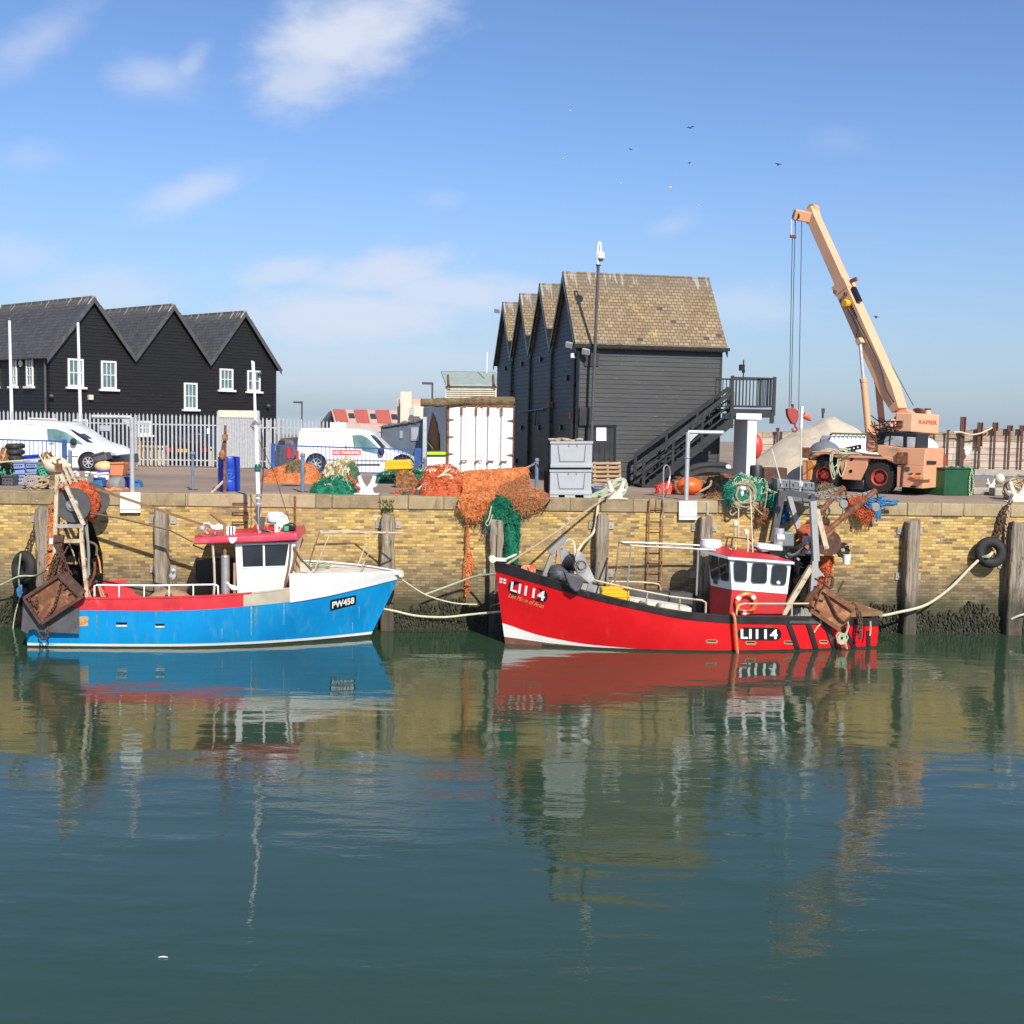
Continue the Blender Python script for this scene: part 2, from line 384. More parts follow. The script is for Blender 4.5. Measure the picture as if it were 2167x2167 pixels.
paint('beak', (0.7,0.4,0.08),0.5, var=0.1, bump=0)
paint('shed_grey', (0.13,0.16,0.20),0.7, var=0.12, stain=(0.2,0.2,0.2), amt=0.2, streak=True)
paint('red_tile', (0.50,0.115,0.075),0.8, var=0.12, scale=4)
paint('pink_tile', (0.62,0.40,0.30),0.8, var=0.1)
paint('lead_green', (0.28,0.34,0.31),0.7, var=0.1, stain=(0.2,0.14,0.08), amt=0.15)
paint('brass', (0.6,0.35,0.1),0.6, var=0.2)
paint('window_frame', (0.78,0.77,0.72),0.45, var=0.04, bump=0)
paint('curtain', (0.75,0.66,0.45),0.9, var=0.1, bump=0)
paint('gutter_black', (0.010,0.011,0.013),0.35, var=0.2, bump=0)
def glass(name, col, rough=0.05):
    mt, t, bs = newmat(name); co = t.new('ShaderNodeTexCoord').outputs['Object']
    t.put(bs.inputs['Base Color'], t.ramp(t.noise(co, 1.8,3),[(0.35, col),(0.7, tuple(c * 1.9 for c in col))]))
    bs.inputs['Roughness'].default_value = rough; bs.inputs['Specular IOR Level'].default_value = 0.6
glass('glass_dark', (0.018,0.020,0.022)); glass('glass_blue', (0.07,0.13,0.14)); glass('glass_van', (0.10,0.19,0.20)); glass('glass_cab', (0.30,0.31,0.32),0.2)
glass('glass_tint', (0.06,0.07,0.06))
# blue hull with vertical rust runs and faded bands
def hull_blue():
    mt, t, bs = newmat('boat_blue'); co = t.new('ShaderNodeTexCoord').outputs['Object']
    base = t.ramp(t.noise(co, 0.8,4),[(0.3,(0.0,0.23,0.56)),(0.7,(0.004,0.31,0.68))])
    fade = t.noise(t.mapping(co, (1.6,1,0.25)),2.2,5,0.6)
    c = t.mix(t.math('MULTIPLY', t.step(fade, 0.5,0.8),0.45), base, (0.05,0.36,0.66))
    run = t.noise(t.mapping(co, (4.5,4.5,0.10)),1.6,3,0.5)
    c = t.mix(t.math('MULTIPLY', t.step(run, 0.55,0.80),0.45), c, (0.14,0.30,0.34))
    fleck = t.noise(co, 30,3,0.7)
    c = t.mix(t.step(fleck, 0.76,0.80), c, (0.30,0.45,0.60))
    t.put(bs.inputs['Base Color'], c); bs.inputs['Roughness'].default_value = 0.38
    t.put(bs.inputs['Normal'], t.bump(t.noise(co, 3,3),0.08,0.03))
hull_blue()
WA = math.atan(0.058); WU = V((math.cos(WA), math.sin(WA),0)); WN = V((math.sin(WA),-math.cos(WA),0)); W0 = V((0,31.6,0))
wall = Pl(W0, WN)                         # wall(px, py, off): off metres in front of the brick face
def uvz(t, axis, vs=1.0, vaxis=None):
    pos = t.new('ShaderNodeNewGeometry').outputs['Position']
    u = t.vm('DOT_PRODUCT', pos, tuple(axis)); z = t.sep(pos)[2]
    return t.comb(u, t.math('MULTIPLY', z, vs)), z, pos
def brick(t, vec, w, h, mortar, c1=(0,0,0), c2=(1,1,1), cm=(0,0,0), off=0.5, smooth=0.1):
    n = t.new('ShaderNodeTexBrick'); t.put(n.inputs['Vector'], vec); n.offset = off
    n.inputs['Scale'].default_value = 1; n.inputs['Brick Width'].default_value = w; n.inputs['Row Height'].default_value = h
    n.inputs['Mortar Size'].default_value = mortar; n.inputs['Mortar Smooth'].default_value = smooth
    t.put(n.inputs['Color1'], c1); t.put(n.inputs['Color2'], c2); t.put(n.inputs['Mortar'], cm); return n
def mat_brick():
    mt, t, bs = newmat('stock_brick'); uv, z, pos = uvz(t, WU)
    uvd = t.vm('ADD', uv, t.vm('MULTIPLY', t.noise(pos, 6,2),(0.012,0.012,0)))
    b = brick(t, uvd, 0.235,0.077,0.008)
    f = t.sep(b.outputs['Color'])[0]
    big = t.noise(pos, 0.45,4); mid = t.noise(pos, 2.2,5,0.65)
    f2 = t.math('ADD', f, t.math('MULTIPLY', t.math('SUBTRACT', mid, 0.5),0.9), clamp=True)
    col = t.ramp(f2,[(0.0,(0.18,0.12,0.068)),(0.12,(0.25,0.165,0.078)),(0.24,(0.38,0.24,0.085)),(0.45,(0.47,0.30,0.090)),(0.68,(0.58,0.385,0.105)),(0.86,(0.64,0.46,0.155)),(1.0,(0.40,0.27,0.13))])
    col = t.mix(b.outputs['Fac'], col, t.mix(mid, (0.26,0.18,0.09),(0.46,0.345,0.19)))
    col = t.mix(t.math('MULTIPLY', t.step(big, 0.45,0.65),0.55), col, (0.30,0.22,0.115))   # dull patches
    lime = t.noise(t.mapping(pos, (1,1,0.35)),3.5,6,0.7)
    col = t.mix(t.math('MULTIPLY', t.step(lime, 0.60,0.72),0.65), col, (0.66,0.58,0.44))
    # tide staining: grey-brown below about 1.9 m, green-black weed below 0.9 m
    zn = t.math('ADD', z, t.math('MULTIPLY', t.math('SUBTRACT', t.noise(pos, 1.3,5),0.5),0.9))
    col = t.mix(t.math('MULTIPLY', t.step(zn, 2.25,1.15),0.86), col, t.mix(f2,(0.11,0.085,0.052),(0.24,0.19,0.12)))
    col = t.mix(t.math('MULTIPLY', t.step(zn, 1.30,0.65),0.88), col, t.mix(mid, (0.022,0.022,0.012),(0.09,0.085,0.04)))
    t.put(bs.inputs['Base Color'], col); bs.inputs['Roughness'].default_value = 0.92
    h = t.math('ADD', t.math('MULTIPLY', b.outputs['Fac'],-1.0), t.math('MULTIPLY', mid, 0.7))
    t.put(bs.inputs['Normal'], t.bump(h, 0.6,0.02))
mat_brick()
def mat_coping():
    mt, t, bs = newmat('coping_stone'); uv, z, pos = uvz(t, WU)
    b = brick(t, t.comb(t.sep(uv)[0],0.3),1.7,4.0,0.012, off=0.0)
    f = t.sep(b.outputs['Color'])[0]; n = t.noise(pos, 2.5,6,0.65); fine = t.noise(pos, 14,4)
    c = t.ramp(t.math('ADD', t.math('MULTIPLY', f, 0.35), t.math('MULTIPLY', n, 0.75)),[(0.25,(0.20,0.145,0.082)),(0.5,(0.33,0.25,0.142)),(0.75,(0.43,0.335,0.20))])
    c = t.mix(b.outputs['Fac'], c, (0.10,0.08,0.05))
    c = t.mix(t.math('MULTIPLY', t.step(t.noise(t.mapping(pos, (1,1,0.2)),4,5,0.7),0.54,0.70),0.7), c, (0.16,0.115,0.065))
    c = t.mix(t.step(fine, 0.66,0.76), c, (0.55,0.50,0.40))
    t.put(bs.inputs['Base Color'], c); bs.inputs['Roughness'].default_value = 0.9
    t.put(bs.inputs['Normal'], t.bump(t.math('ADD', n, t.math('MULTIPLY', fine, 0.4)),0.5,0.03))
mat_coping()
def mat_ground():
    mt, t, bs = newmat('quay_asphalt'); pos = t.new('ShaderNodeNewGeometry').outputs['Position']
    n = t.noise(pos, 0.35,6,0.6); s = t.noise(t.mapping(pos, (0.5,2.5,1)),1.2,5,0.6); g = t.noise(pos, 30,3)
    c = t.ramp(n, [(0.3,(0.22,0.155,0.115)),(0.55,(0.31,0.225,0.165)),(0.75,(0.38,0.29,0.215))])
    c = t.mix(t.math('MULTIPLY', t.step(s, 0.55,0.75),0.6), c, (0.15,0.105,0.08))
    c = t.mix(t.math('MULTIPLY', t.step(g, 0.6,0.8),0.3), c, (0.42,0.36,0.3))
    t.put(bs.inputs['Base Color'], c); bs.inputs['Roughness'].default_value = 0.93
    t.put(bs.inputs['Normal'], t.bump(g, 0.3,0.01))
mat_ground()
def mat_wood():
    mt, t, bs = newmat('pile_timber'); pos = t.new('ShaderNodeNewGeometry').outputs['Position']; z = t.sep(pos)[2]
    g = t.noise(t.mapping(pos, (14,14,0.7)),1.6,6,0.6); n = t.noise(pos, 3,5)
    c = t.ramp(g, [(0.3,(0.10,0.078,0.056)),(0.5,(0.27,0.22,0.165)),(0.7,(0.40,0.34,0.27))])
    zn = t.math('ADD', z, t.math('MULTIPLY', t.math('SUBTRACT', n, 0.5),1.2))
    c = t.mix(t.math('MULTIPLY', t.step(zn, 1.5,0.6),0.8), c, (0.035,0.03,0.02))
    c = t.mix(t.math('MULTIPLY', t.step(n, 0.6,0.75),0.5), c, (0.12,0.09,0.06))
    t.put(bs.inputs['Base Color'], c); bs.inputs['Roughness'].default_value = 0.9
    rot = t.noise(t.mapping(pos, (5,5,1.2)),1.3,4,0.7); c = t.mix(t.math('MULTIPLY', t.step(rot, 0.58,0.66),0.75), c, (0.04,0.03,0.022)); t.put(bs.inputs['Base Color'], c)
    t.put(bs.inputs['Normal'], t.bump(t.math('ADD', g, rot),0.8,0.04))
mat_wood()
def mat_board(name, lo, hi, spk, rough=0.55):
    mt, t, bs = newmat(name); pos = t.new('ShaderNodeNewGeometry').outputs['Position']; z = t.sep(pos)[2]
    n = t.noise(t.mapping(pos, (0.8,0.8,6)),1.5,5,0.6); g = t.noise(t.mapping(pos, (3,3,14)),3,4)
    c = t.ramp(n, [(0.3, lo),(0.7, hi)])
    c = t.mix(t.math('MULTIPLY', t.step(t.noise(t.mapping(pos, (2.5,2.5,8)),2.0,4,0.7),0.61,0.70),0.7), c, spk)
    t.put(bs.inputs['Base Color'], c); bs.inputs['Roughness'].default_value = rough
    t.put(bs.inputs['Normal'], t.bump(g, 0.25,0.01))
mat_board('hut_board', (0.016,0.0175,0.020),(0.036,0.037,0.038),(0.125,0.125,0.12))
mat_board('house_board', (0.005,0.005,0.0045),(0.011,0.010,0.009),(0.035,0.03,0.025))
def mat_roof(name, axis, slope, w, h, stops, mortar, lichen, guano_z, mortar_size=0.012):
    mt, t, bs = newmat(name); uv, z, pos = uvz(t, axis, 1 / math.sin(slope))
    b = brick(t, uv, w, h, mortar_size); f = t.sep(b.outputs['Color'])[0]; n = t.noise(pos, 1.1,5,0.6); n2 = t.noise(pos, 7,4)
    k = t.math('ADD', t.math('MULTIPLY', f, 0.38), t.math('ADD', t.math('MULTIPLY', n, 0.50), t.math('MULTIPLY', n2,0.25)))
    c = t.ramp(k, stops); c = t.mix(b.outputs['Fac'], c, mortar)
    if lichen:
        c = t.mix(t.math('MULTIPLY', t.step(t.noise(pos, 1.7,5,0.7),0.62,0.70),0.75), c, lichen)
        c = t.mix(t.step(f, 0.982,0.985), c, (0.07,0.06,0.065))
    g = t.noise(t.comb(t.math('MULTIPLY', t.sep(uv)[0],5.5), t.math('MULTIPLY', z, 0.5)),1.0,4,0.6)
    gz = t.math('ADD', g, t.math('MULTIPLY', t.step(z, guano_z - 0.9, guano_z),0.17))
    c = t.mix(t.math('MULTIPLY', t.step(gz, 0.71,0.75),0.85), c, (0.6,0.58,0.54))
    dark = t.step(t.math('ADD', z, t.math('MULTIPLY', n2,0.6)), guano_z - 0.5, guano_z + 0.2)
    c = t.mix(t.math('MULTIPLY', dark, 0.55), c, (0.15,0.12,0.095))
    t.put(bs.inputs['Base Color'], c); bs.inputs['Roughness'].default_value = 0.85
    saw = t.math('FRACT', t.math('DIVIDE', t.sep(uv)[1], h))
    hgt = t.math('SUBTRACT', t.math('MULTIPLY', t.math('SUBTRACT', 1.0, saw),0.7), b.outputs['Fac'])
    t.put(bs.inputs['Normal'], t.bump(t.math('ADD', hgt, t.math('MULTIPLY', f, 0.4)),0.6,0.02))
def mat_net(name, c0, c1, c2, scale=1.0, holes=0.0):
    mt, t, bs = newmat(name); co = t.new('ShaderNodeTexCoord').outputs['Object']
    n = t.noise(co, 5 * scale, 5,0.6); f = t.noise(co, 42,3,0.75); v = t.new('ShaderNodeTexVoronoi'); v.feature = 'DISTANCE_TO_EDGE'
    t.put(v.inputs['Vector'], co); v.inputs['Scale'].default_value = 26
    k = t.math('ADD', t.math('MULTIPLY', n, 0.65), t.math('MULTIPLY', f, 0.4))
    t.put(bs.inputs['Base Color'], t.ramp(k, [(0.32, c0),(0.5, c1),(0.68, c2)]))
    bs.inputs['Roughness'].default_value = 0.95; bs.inputs['Specular IOR Level'].default_value = 0.15
    h = t.math('ADD', t.math('MULTIPLY', t.step(v.outputs[0],0.0,0.25),-0.8), f)
    t.put(bs.inputs['Normal'], t.bump(h, 0.9,0.03))
    if holes:
        a = t.math('SUBTRACT', 1.0, t.math('MULTIPLY', t.step(v.outputs[0],0.10,0.14), t.step(t.noise(co, 2.5,4,0.7),0.62 - holes, 0.70 - holes)))
        t.put(bs.inputs['Alpha'], a)
mat_net('net_orange', (0.55,0.11,0.03),(0.86,0.27,0.085),(0.92,0.42,0.18))
mat_net('net_orange_open', (0.26,0.10,0.04),(0.62,0.23,0.09),(0.58,0.34,0.17), holes=0.16)
mat_net('net_red', (0.34,0.04,0.016),(0.74,0.13,0.05),(0.80,0.28,0.13))
mat_net('net_green', (0.004,0.055,0.035),(0.012,0.20,0.115),(0.07,0.36,0.21))
mat_net('net_teal', (0.01,0.10,0.07),(0.03,0.28,0.19),(0.10,0.42,0.28))
mat_net('net_green_open', (0.006,0.10,0.06),(0.012,0.22,0.13),(0.03,0.30,0.18), holes=0.10)
mat_net('net_greenbrown', (0.05,0.10,0.05),(0.10,0.22,0.12),(0.28,0.24,0.13))
mat_net('net_black', (0.008,0.008,0.007),(0.018,0.016,0.014),(0.05,0.04,0.03))
mat_net('net_brown', (0.10,0.045,0.02),(0.34,0.16,0.07),(0.50,0.26,0.12))
mat_net('net_blue', (0.015,0.06,0.22),(0.03,0.14,0.40),(0.08,0.28,0.5))
mat_net('rope_mass', (0.18,0.13,0.06),(0.42,0.33,0.17),(0.62,0.52,0.30))
mat_net('rope_mass_dark', (0.07,0.05,0.03),(0.24,0.18,0.10),(0.40,0.31,0.18))
mat_net('tyre_heap', (0.008,0.007,0.007),(0.02,0.018,0.017),(0.06,0.05,0.045))
def mat_planks():
    mt, t, bs = newmat('sea_wall_timber'); pos = t.new('ShaderNodeNewGeometry').outputs['Position']; x, y, z = t.sep(pos)
    b = brick(t, t.comb(x, z),2.4,0.28,0.012); f = t.sep(b.outputs['Color'])[0]
    n = t.noise(t.mapping(pos, (1.0,1,7)),2.2,6,0.65); k = t.noise(pos, 3.4,4,0.7)
    c = t.ramp(t.math('ADD', t.math('MULTIPLY', n, 0.7), t.math('MULTIPLY', f, 0.3)),[(0.3,(0.27,0.19,0.14)),(0.52,(0.48,0.39,0.31)),(0.75,(0.60,0.51,0.42))])
    c = t.mix(b.outputs['Fac'], c, (0.16,0.11,0.08))
    c = t.mix(t.math('MULTIPLY', t.step(k, 0.62,0.70),0.75), c, (0.14,0.08,0.055))
    c = t.mix(t.math('MULTIPLY', t.step(t.math('ADD', z, t.math('MULTIPLY', k, 0.5)), HQ + 1.7, HQ + 2.15),0.5), c, (0.24,0.16,0.10))
    t.put(bs.inputs['Base Color'], c); bs.inputs['Roughness'].default_value = 0.9
    t.put(bs.inputs['Normal'], t.bump(n, 0.6,0.03))
mat_planks()
def mat_water():
    mt, t, bs = newmat('harbour_water'); pos = t.new('ShaderNodeNewGeometry').outputs['Position']
    a = t.noise(t.mapping(pos, (0.50,1.25,1),(0,0, R(8))),1.35,2,0.45,0.3)
    b = t.noise(t.mapping(pos, (0.9,2.6,1),(0,0, R(-6))),4.2,3,0.55,0.2)
    c = t.noise(t.mapping(pos, (0.5,0.8,1),(0,0, R(20))),0.5,2)
    calm = t.math('ADD', 0.30, t.math('MULTIPLY', t.step(t.noise(t.mapping(pos, (0.5,1.6,1)),0.25,3,0.6),0.35,0.65),0.9))
    h = t.math('ADD', t.math('MULTIPLY', t.math('MULTIPLY', a, calm),0.078), t.math('ADD', t.math('MULTIPLY', t.math('MULTIPLY', b, calm),0.016), t.math('MULTIPLY', c, 0.13)))
    t.put(bs.inputs['Normal'], t.bump(h, 1.0,0.19))
    t.put(bs.inputs['Base Color'], t.mix(t.noise(pos, 0.12,3),(0.024,0.054,0.028),(0.031,0.062,0.034)))
    bs.inputs['Roughness'].default_value = 0.012; bs.inputs['IOR'].default_value = 1.36
    bs.inputs['Specular IOR Level'].default_value = 0.85
mat_water()
# ================================================================== the setting
def pxs(pl, pts, off=0.0): return [pl(x, y, off) for x, y in pts]
def slab(mb, pl, pts, depth, off=0.0):     # outline on a plane given thickness away from the viewer
    return mb.prism(pxs(pl, pts, off),-pl.n * depth)
def inset(poly, n, r):
    out = []; L = len(poly)
    for i in range(L):
        a, b, c = poly[i - 1], poly[i], poly[(i + 1) % L]
        e1 = (b - a).normalized(); e2 = (c - b).normalized(); m1 = n.cross(e1); m2 = n.cross(e2)
        k = (m1 + m2); k = k / max(0.35, k.length_squared / 2) if k.length > 1e-6 else m1
        out.append(b + k * r)
    return out
def soft_slab(mb, pl, pts, depth, r, off=0.0, rings=3):
    P = pxs(pl, pts, off); n = pl.n; nr = V((0,0,0))
    for i in range(len(P)): nr += (P[i] - P[0]).cross(P[(i + 1) % len(P)] - P[0])
    if nr.dot(n) < 0: P = P[::-1]
    rows = []
    for k in range(rings + 1):
        a = math.pi / 2 * k / rings; rows.append([p - n * r * (1 - math.sin(a)) for p in inset(P, n, r * (1 - math.cos(a)))])
    rows = [[p for p in inset(P, n, r * (1 - math.sin(math.pi / 2 * k / rings)))] for k in range(rings + 1)]
    rows = [[p - n * r * (1 - math.cos(math.pi / 2 * k / rings)) for p in row] for k, row in enumerate(rows)]
    back = [[p - n * depth + n * r * (1 - math.cos(math.pi / 2 * k / rings)) for p in inset(P, n, r * (1 - math.sin(math.pi / 2 * k / rings)))] for k in range(rings, -1,-1)]
    allr = rows + back; L = len(P)
    o = len(mb.v); mb.grid(allr, True)
    fs = [tuple(o + i for i in range(L)), tuple(o + (len(allr) - 1) * L + i for i in range(L))[::-1]]
    mb.f += fs; mb.mi += [mb.k] * 2
    return mb
# water: one sheet to the horizon; quay: one slab
wmb = MB(); wmb.quad((-4000,-300,0),(4000,-300,0),(4000,7000,0),(-4000,7000,0)); struct(wmb, 'water', 'harbour_water', org=(0,0,0))
A = W0 - WU * 130 - WN * 0.62; B = W0 + WU * 130 - WN * 0.62
g = MB(); g.prism([A + V((0,0, HQ)), B + V((0,0, HQ)), B + V((30,95, HQ)), A + V((-30,95, HQ))],(0,0,-6)); struct(g, 'ground', 'quay_asphalt')
# quay wall
qw = T('quay_wall', 'weathered yellow stock brick quay wall with stone coping, dark weed along the water', 'wall', W0)
b = MB(); a0 = W0 - WU * 60; b.obox(a0 + V((0,0,-3)), WU * 120,-WN * 0.6, V((0,0, HQ + 3 - 0.34))); b.build('brick_face', 'stock_brick', qw, smooth=0)
b = MB(); rnd = random.Random(3); x = -60.0
while x < 60:
    L = rnd.uniform(1.3,2.1); j = rnd.uniform(0,0.02); k = rnd.uniform(-0.012,0.012)
    b.obox(W0 + WU * x + WN * (0.035 + j) + V((0,0, HQ - 0.338)), WU * (L - 0.012),-WN * 0.66, V((0,0,0.342 + k))); x += L
b.build('coping', 'coping_stone', qw, smooth=0, bevel=0.02)
# seaweed fringe at the tide line
rnd = random.Random(5); b = MB()
for i in range(15000):
    s = rnd.uniform(-17,20); z = 0.02 + (0.72 + .9 * fbm((s * 0.9,0,0))) * rnd.random() ** 1.9 + .2 * rnd.random() * fbm((s * 3.1,0,3)); z = max(0.03, z)
    L = rnd.uniform(0.05,0.14); wv = rnd.uniform(0.012,0.03); o = rnd.uniform(0.02,0.09)
    p = W0 + WU * s + WN * 0.01 + V((0,0, z)); q = p + WN * o + V((0,0,-L * 0.4)) + WU * rnd.uniform(-.03,.03); e = q + V((0,0,-L * 0.7)) + WN * rnd.uniform(-0.02,0.03)
    b.add([p - WU * wv, p + WU * wv, q + WU * wv, q - WU * wv, e],[(0,1,2,3),(3,2,4)])
struct(b, 'seaweed', 'seaweed', kind='stuff', smooth=0)
# timber piles
PILES = [(87,1072,0.36, 'leftmost timber pile on the wall, half hidden behind the stern gantry of the blue boat'),
         (338,1075,0.34, 'pale weathered timber pile on the wall above the red bulwark of the blue boat'),
         (821,1085,0.34, 'grey timber pile with green weeds on top, behind the bow of the blue boat'),
         (1052,1097,0.36, 'split double timber pile beside the hanging green net at the bow of the red boat'),
         (1277,1087,0.34, 'timber pile on the wall right of the grey winch of the red boat'),
         (1497,1092,0.34, 'timber pile behind the red wheelhouse, under the green net heap'),
         (1937,1099,0.35, 'lone timber pile between the stern of the red boat and the hanging tyre'),
         (2160,1102,0.46, 'rightmost timber pile on the wall, cut by the edge of the photo')]
for px, py, wd, lb in PILES:
    p = wall(px, py, 0.36); s = (p - W0).dot(WU); zt = p.z; c = W0 + WU * s
    o = T('timber_pile', lb, 'timber pile', V((c.x, c.y, 0)), 'timber fender piles along the quay wall')
    b = MB(); rows = []; n = 14; rr = random.Random(int(px))
    for i in range(n + 1):
        z = -1 + (zt + 1) * i / n; jw = rr.uniform(-0.022,0.018); jd = rr.uniform(-0.012,0.012); tp = 0.0 if i < n else 0.02
        h = wd / 2 + jw - tp
        rows.append([c + WU * -h + WN * 0.0, c + WU * -h + WN * (0.33 + jd), c + WU * (-h + 0.03) + WN * (0.36 + jd), c + WU * (h - 0.03) + WN * (0.36 + jd), c + WU * h + WN * (0.33 + jd), c + WU * h])
        rows[-1] = [q + V((0,0, z + (rr.uniform(-0.10,0.0) if i == n else 0))) for q in rows[-1]]
    b.grid(rows); k = (n) * 6; b.add(rows[-1],[tuple(range(6))])
    b.build('post', 'pile_timber', o, smooth=0)
    if px in (1052,):
        b = MB(); b.obox(c + WN * 0.355 + WU * -0.012 + V((0,0,0.6)), WU * 0.024, WN * 0.012, V((0,0, zt - 0.65))); b.build('split', 'gutter_black', o, smooth=0)
    for zz in ((zt - 0.35,1.55) if px not in (2160,) else (1.9,)):
        for sd_ in (-1,1):
            b = MB(); b.obox(c + WU * (sd_ * (wd / 2 + 0.10) - 0.075) + WN * 0.0 + V((0,0, zz - 0.09)), WU * 0.15, WN * 0.04, V((0,0,0.19)))
            b.lathe(c + WU * (sd_ * (wd / 2 + 0.10)) + WN * 0.04 + V((0,0, zz)), WN, [(0.03,0),(0.03,0.02),(0,0.02)],6)
            b.build('bracket', 'concrete', o, smooth=0)
# iron wall ladder with hoop handles, and the rungs left of it
p0 = wall(1374,1075,0.12); p1 = wall(1403,1075,0.12); o = T('wall_ladder', 'rusty iron ladder on the quay wall with tall hoop handles above the coping', 'ladder', V((p0.x, p0.y, 0)))
hp = wall(1404,1000,0.1)
for k, p in enumerate((p0, p1)):
    b = MB(); b.tube([V((p.x, p.y, 0.2)), V((p.x, p.y, HQ + 0.02))],0.022,6); b.build('rail', 'rust_bright', o)
for i in range(11):
    z = 0.5 + i * 0.285; b = MB(); b.tube([V((p0.x, p0.y, z)), V((p1.x, p1.y, z))],0.014,5); b.build('rung', 'rust_bright', o)
tp = [wall(1404,1062,0.12), wall(1404,1005,0.12), wall(1405,990,0.10), wall(1410,984,0.0), wall(1416,990,-0.15), wall(1418,1005,-0.25), wall(1411,1040,-0.2), gnd(1406,1052)]
b = MB(); b.tube(smooth_pts(tp, 5),0.02,6); b.build('handle', 'steel', o)
o = T('wall_rungs', 'iron step rungs let into the quay wall above the blue wheelhouse', 'ladder', wall(508,1127,0.0))
for y in (1065,1085,1105,1125):
    b = MB(); b.tube([wall(492, y, 0.0), wall(493, y, 0.1), wall(523, y, 0.1), wall(524, y, 0.0)],0.016,5); b.build('rung', 'rust_dark', o)
# drain pipe stain iron rod
b = MB(); b.tube([wall(624,1050,0.05), wall(625,1135,0.02)],0.03,6); solo(b, 'drain_pipe', 'rust', 'thin rusty pipe running down the coping above the blue wheelhouse', 'pipe')
b = MB(); b.tube([wall(1497,1064,0.06), wall(1497,1090,0.04)],0.035,6); solo(b, 'overflow_pipe', 'galv', 'short grey pipe on the coping above the pile behind the red wheelhouse', 'pipe')
# weeds growing on the wall over the pile
rnd = random.Random(9); b = MB()
for i in range(150):
    p = wall(rnd.uniform(806,832), rnd.uniform(1062,1092),0.03); L = rnd.uniform(0.06,0.17); d = V((rnd.uniform(-.5,.5),-rnd.uniform(.1,.5), rnd.uniform(0.2,1))).normalized(); sdv = d.cross(V((rnd.random(), rnd.random(),0.2))).normalized() * 0.012
    b.add([p - sdv, p + sdv, p + d * L * 0.6 + sdv, p + d * L],[(0,1,2,3)])
solo(b, 'wall_plant', 'plant', 'clump of green weeds growing from the wall above a timber pile', 'plant', smooth=0)
b = MB()
for i in range(60):
    p = V(gnd(rnd.uniform(700,760) + 460, rnd.uniform(985,990), HQ)); d = V((rnd.uniform(-.5,.5), rnd.uniform(-.3,.3),1)).normalized(); b.tube([p, p + d * rnd.uniform(.05,.15)],0.008,3)
solo(b, 'grass_tuft', 'plant', 'short green weeds at the foot of the black hut beside the chain post', 'plant', smooth=0)
# ------------------------------------------------------------------ clapboard buildings
def clad(mb, org, ax, nrm, z0, z1, pitch, segs, t=0.022):
    z = z0
    while z < z1 - 1e-3:
        h = min(pitch, z1 - z)
        for a, bb in segs(z + h * 0.5):
            p = org + ax * a + V((0,0, z - org.z)); L = ax * (bb - a)
            mb.add([p + nrm * t, p + L + nrm * t, p + L + nrm * 0.004 + V((0,0, h)), p + nrm * 0.004 + V((0,0, h)), p, p + L],[(0,1,2,3),(4,5,1,0)])
        z += pitch
def gabled(name, label, C, ang, W, sp, ng, ze, zr, boardm, roofm, sides, over, pitch, roof_over_front):
    """terrace of ng gables: C front corner, u along the end wall of length W, v across the gables (spacing sp)"""
    u = V((math.cos(ang), math.sin(ang),0)); v = V((-math.sin(ang), math.cos(ang),0)); C = V((C.x, C.y, HQ)); D = sp * ng
    o = T(name, label, 'building', C + u * W / 2 + v * D / 2)
    zz = V((0,0,1)); wallmb = MB()
    def gseg(z):
        if z <= ze: return [(0, D)]
        k = (zr - z) / (zr - ze) * sp / 2
        return [(sp * (i + .5) - k, sp * (i + .5) + k) for i in range(ng)]
    prof = [C + V((0,0, ze - HQ)) if False else None]
    poly = [C, C + v * D]
    top = []
    for i in range(ng): top += [C + v * (sp * i) + zz * (ze - HQ), C + v * (sp * (i + .5)) + zz * (zr - HQ - 0.03)]
    top.append(C + v * D + zz * (ze - HQ)); poly = [C, C + v * D] + top[::-1]
    wallmb.prism([p + u * 0.01 for p in poly], u * (W - 0.02))
    clad(wallmb, C, v, -u, HQ, zr - 0.1, pitch, gseg); clad(wallmb, C + u * W, v, u, HQ, zr - 0.1, pitch, gseg)
    clad(wallmb, C, u, -v, HQ, ze, pitch, lambda z: [(0, W)])
    clad(wallmb, C + v * D, u, v, HQ, ze, pitch, lambda z: [(0, W)])
    for q in (C, C + u * W):                                     # corner boards
        wallmb.obox(q - u * 0.03 - v * 0.03, u * 0.07 if q is not C else u * 0.07, v * 0.07, zz * (ze - HQ))
    wallmb.build('wall', boardm, o, smooth=0)
    sl = (zr - ze) / (sp / 2); th = 0.07
    for i in range(ng):
        b = MB(); c = C + v * sp * (i + .5)
        for sd_ in (-1,1):
            ex = roof_over_front if (sd_ < 0 and i == 0) or (sd_ > 0 and i == ng - 1) else 0.0
            e = c + v * sd_ * (sp / 2 + ex) + zz * (ze - HQ - sl * ex); r = c + zz * (zr - HQ)
            nv = (V((0,0,1)) * (sp / 2) + v * sd_ * (zr - ze)).normalized()
            P = [e - u * over, e + u * (W + over), r + u * (W + over), r - u * over]
            b.prism([p + nv * 0.02 for p in P], nv * th)
        b.bar(c + zz * (zr - HQ + th * 1.2) - u * over, c + zz * (zr - HQ + th * 1.2) + u * (W + over),0.16,0.09)
        b.build('roof', roofm, o, smooth=0)
        for sx in (-over - 0.012, W + over - 0.02):
            b = MB()
            for sd_ in (-1,1):
                ex = roof_over_front if (sd_ < 0 and i == 0) or (sd_ > 0 and i == ng - 1) else 0.0
                e = c + v * sd_ * (sp / 2 + ex) + zz * (ze - HQ - sl * ex) + u * sx; r = c + zz * (zr - HQ) + u * sx
                b.prism([e + zz * 0.06, r + zz * 0.06, r - zz * 0.16, e - zz * 0.16], u * 0.032)
            b.build('bargeboard', 'gutter_black', o, smooth=0)
    return o, C, u, v, zz
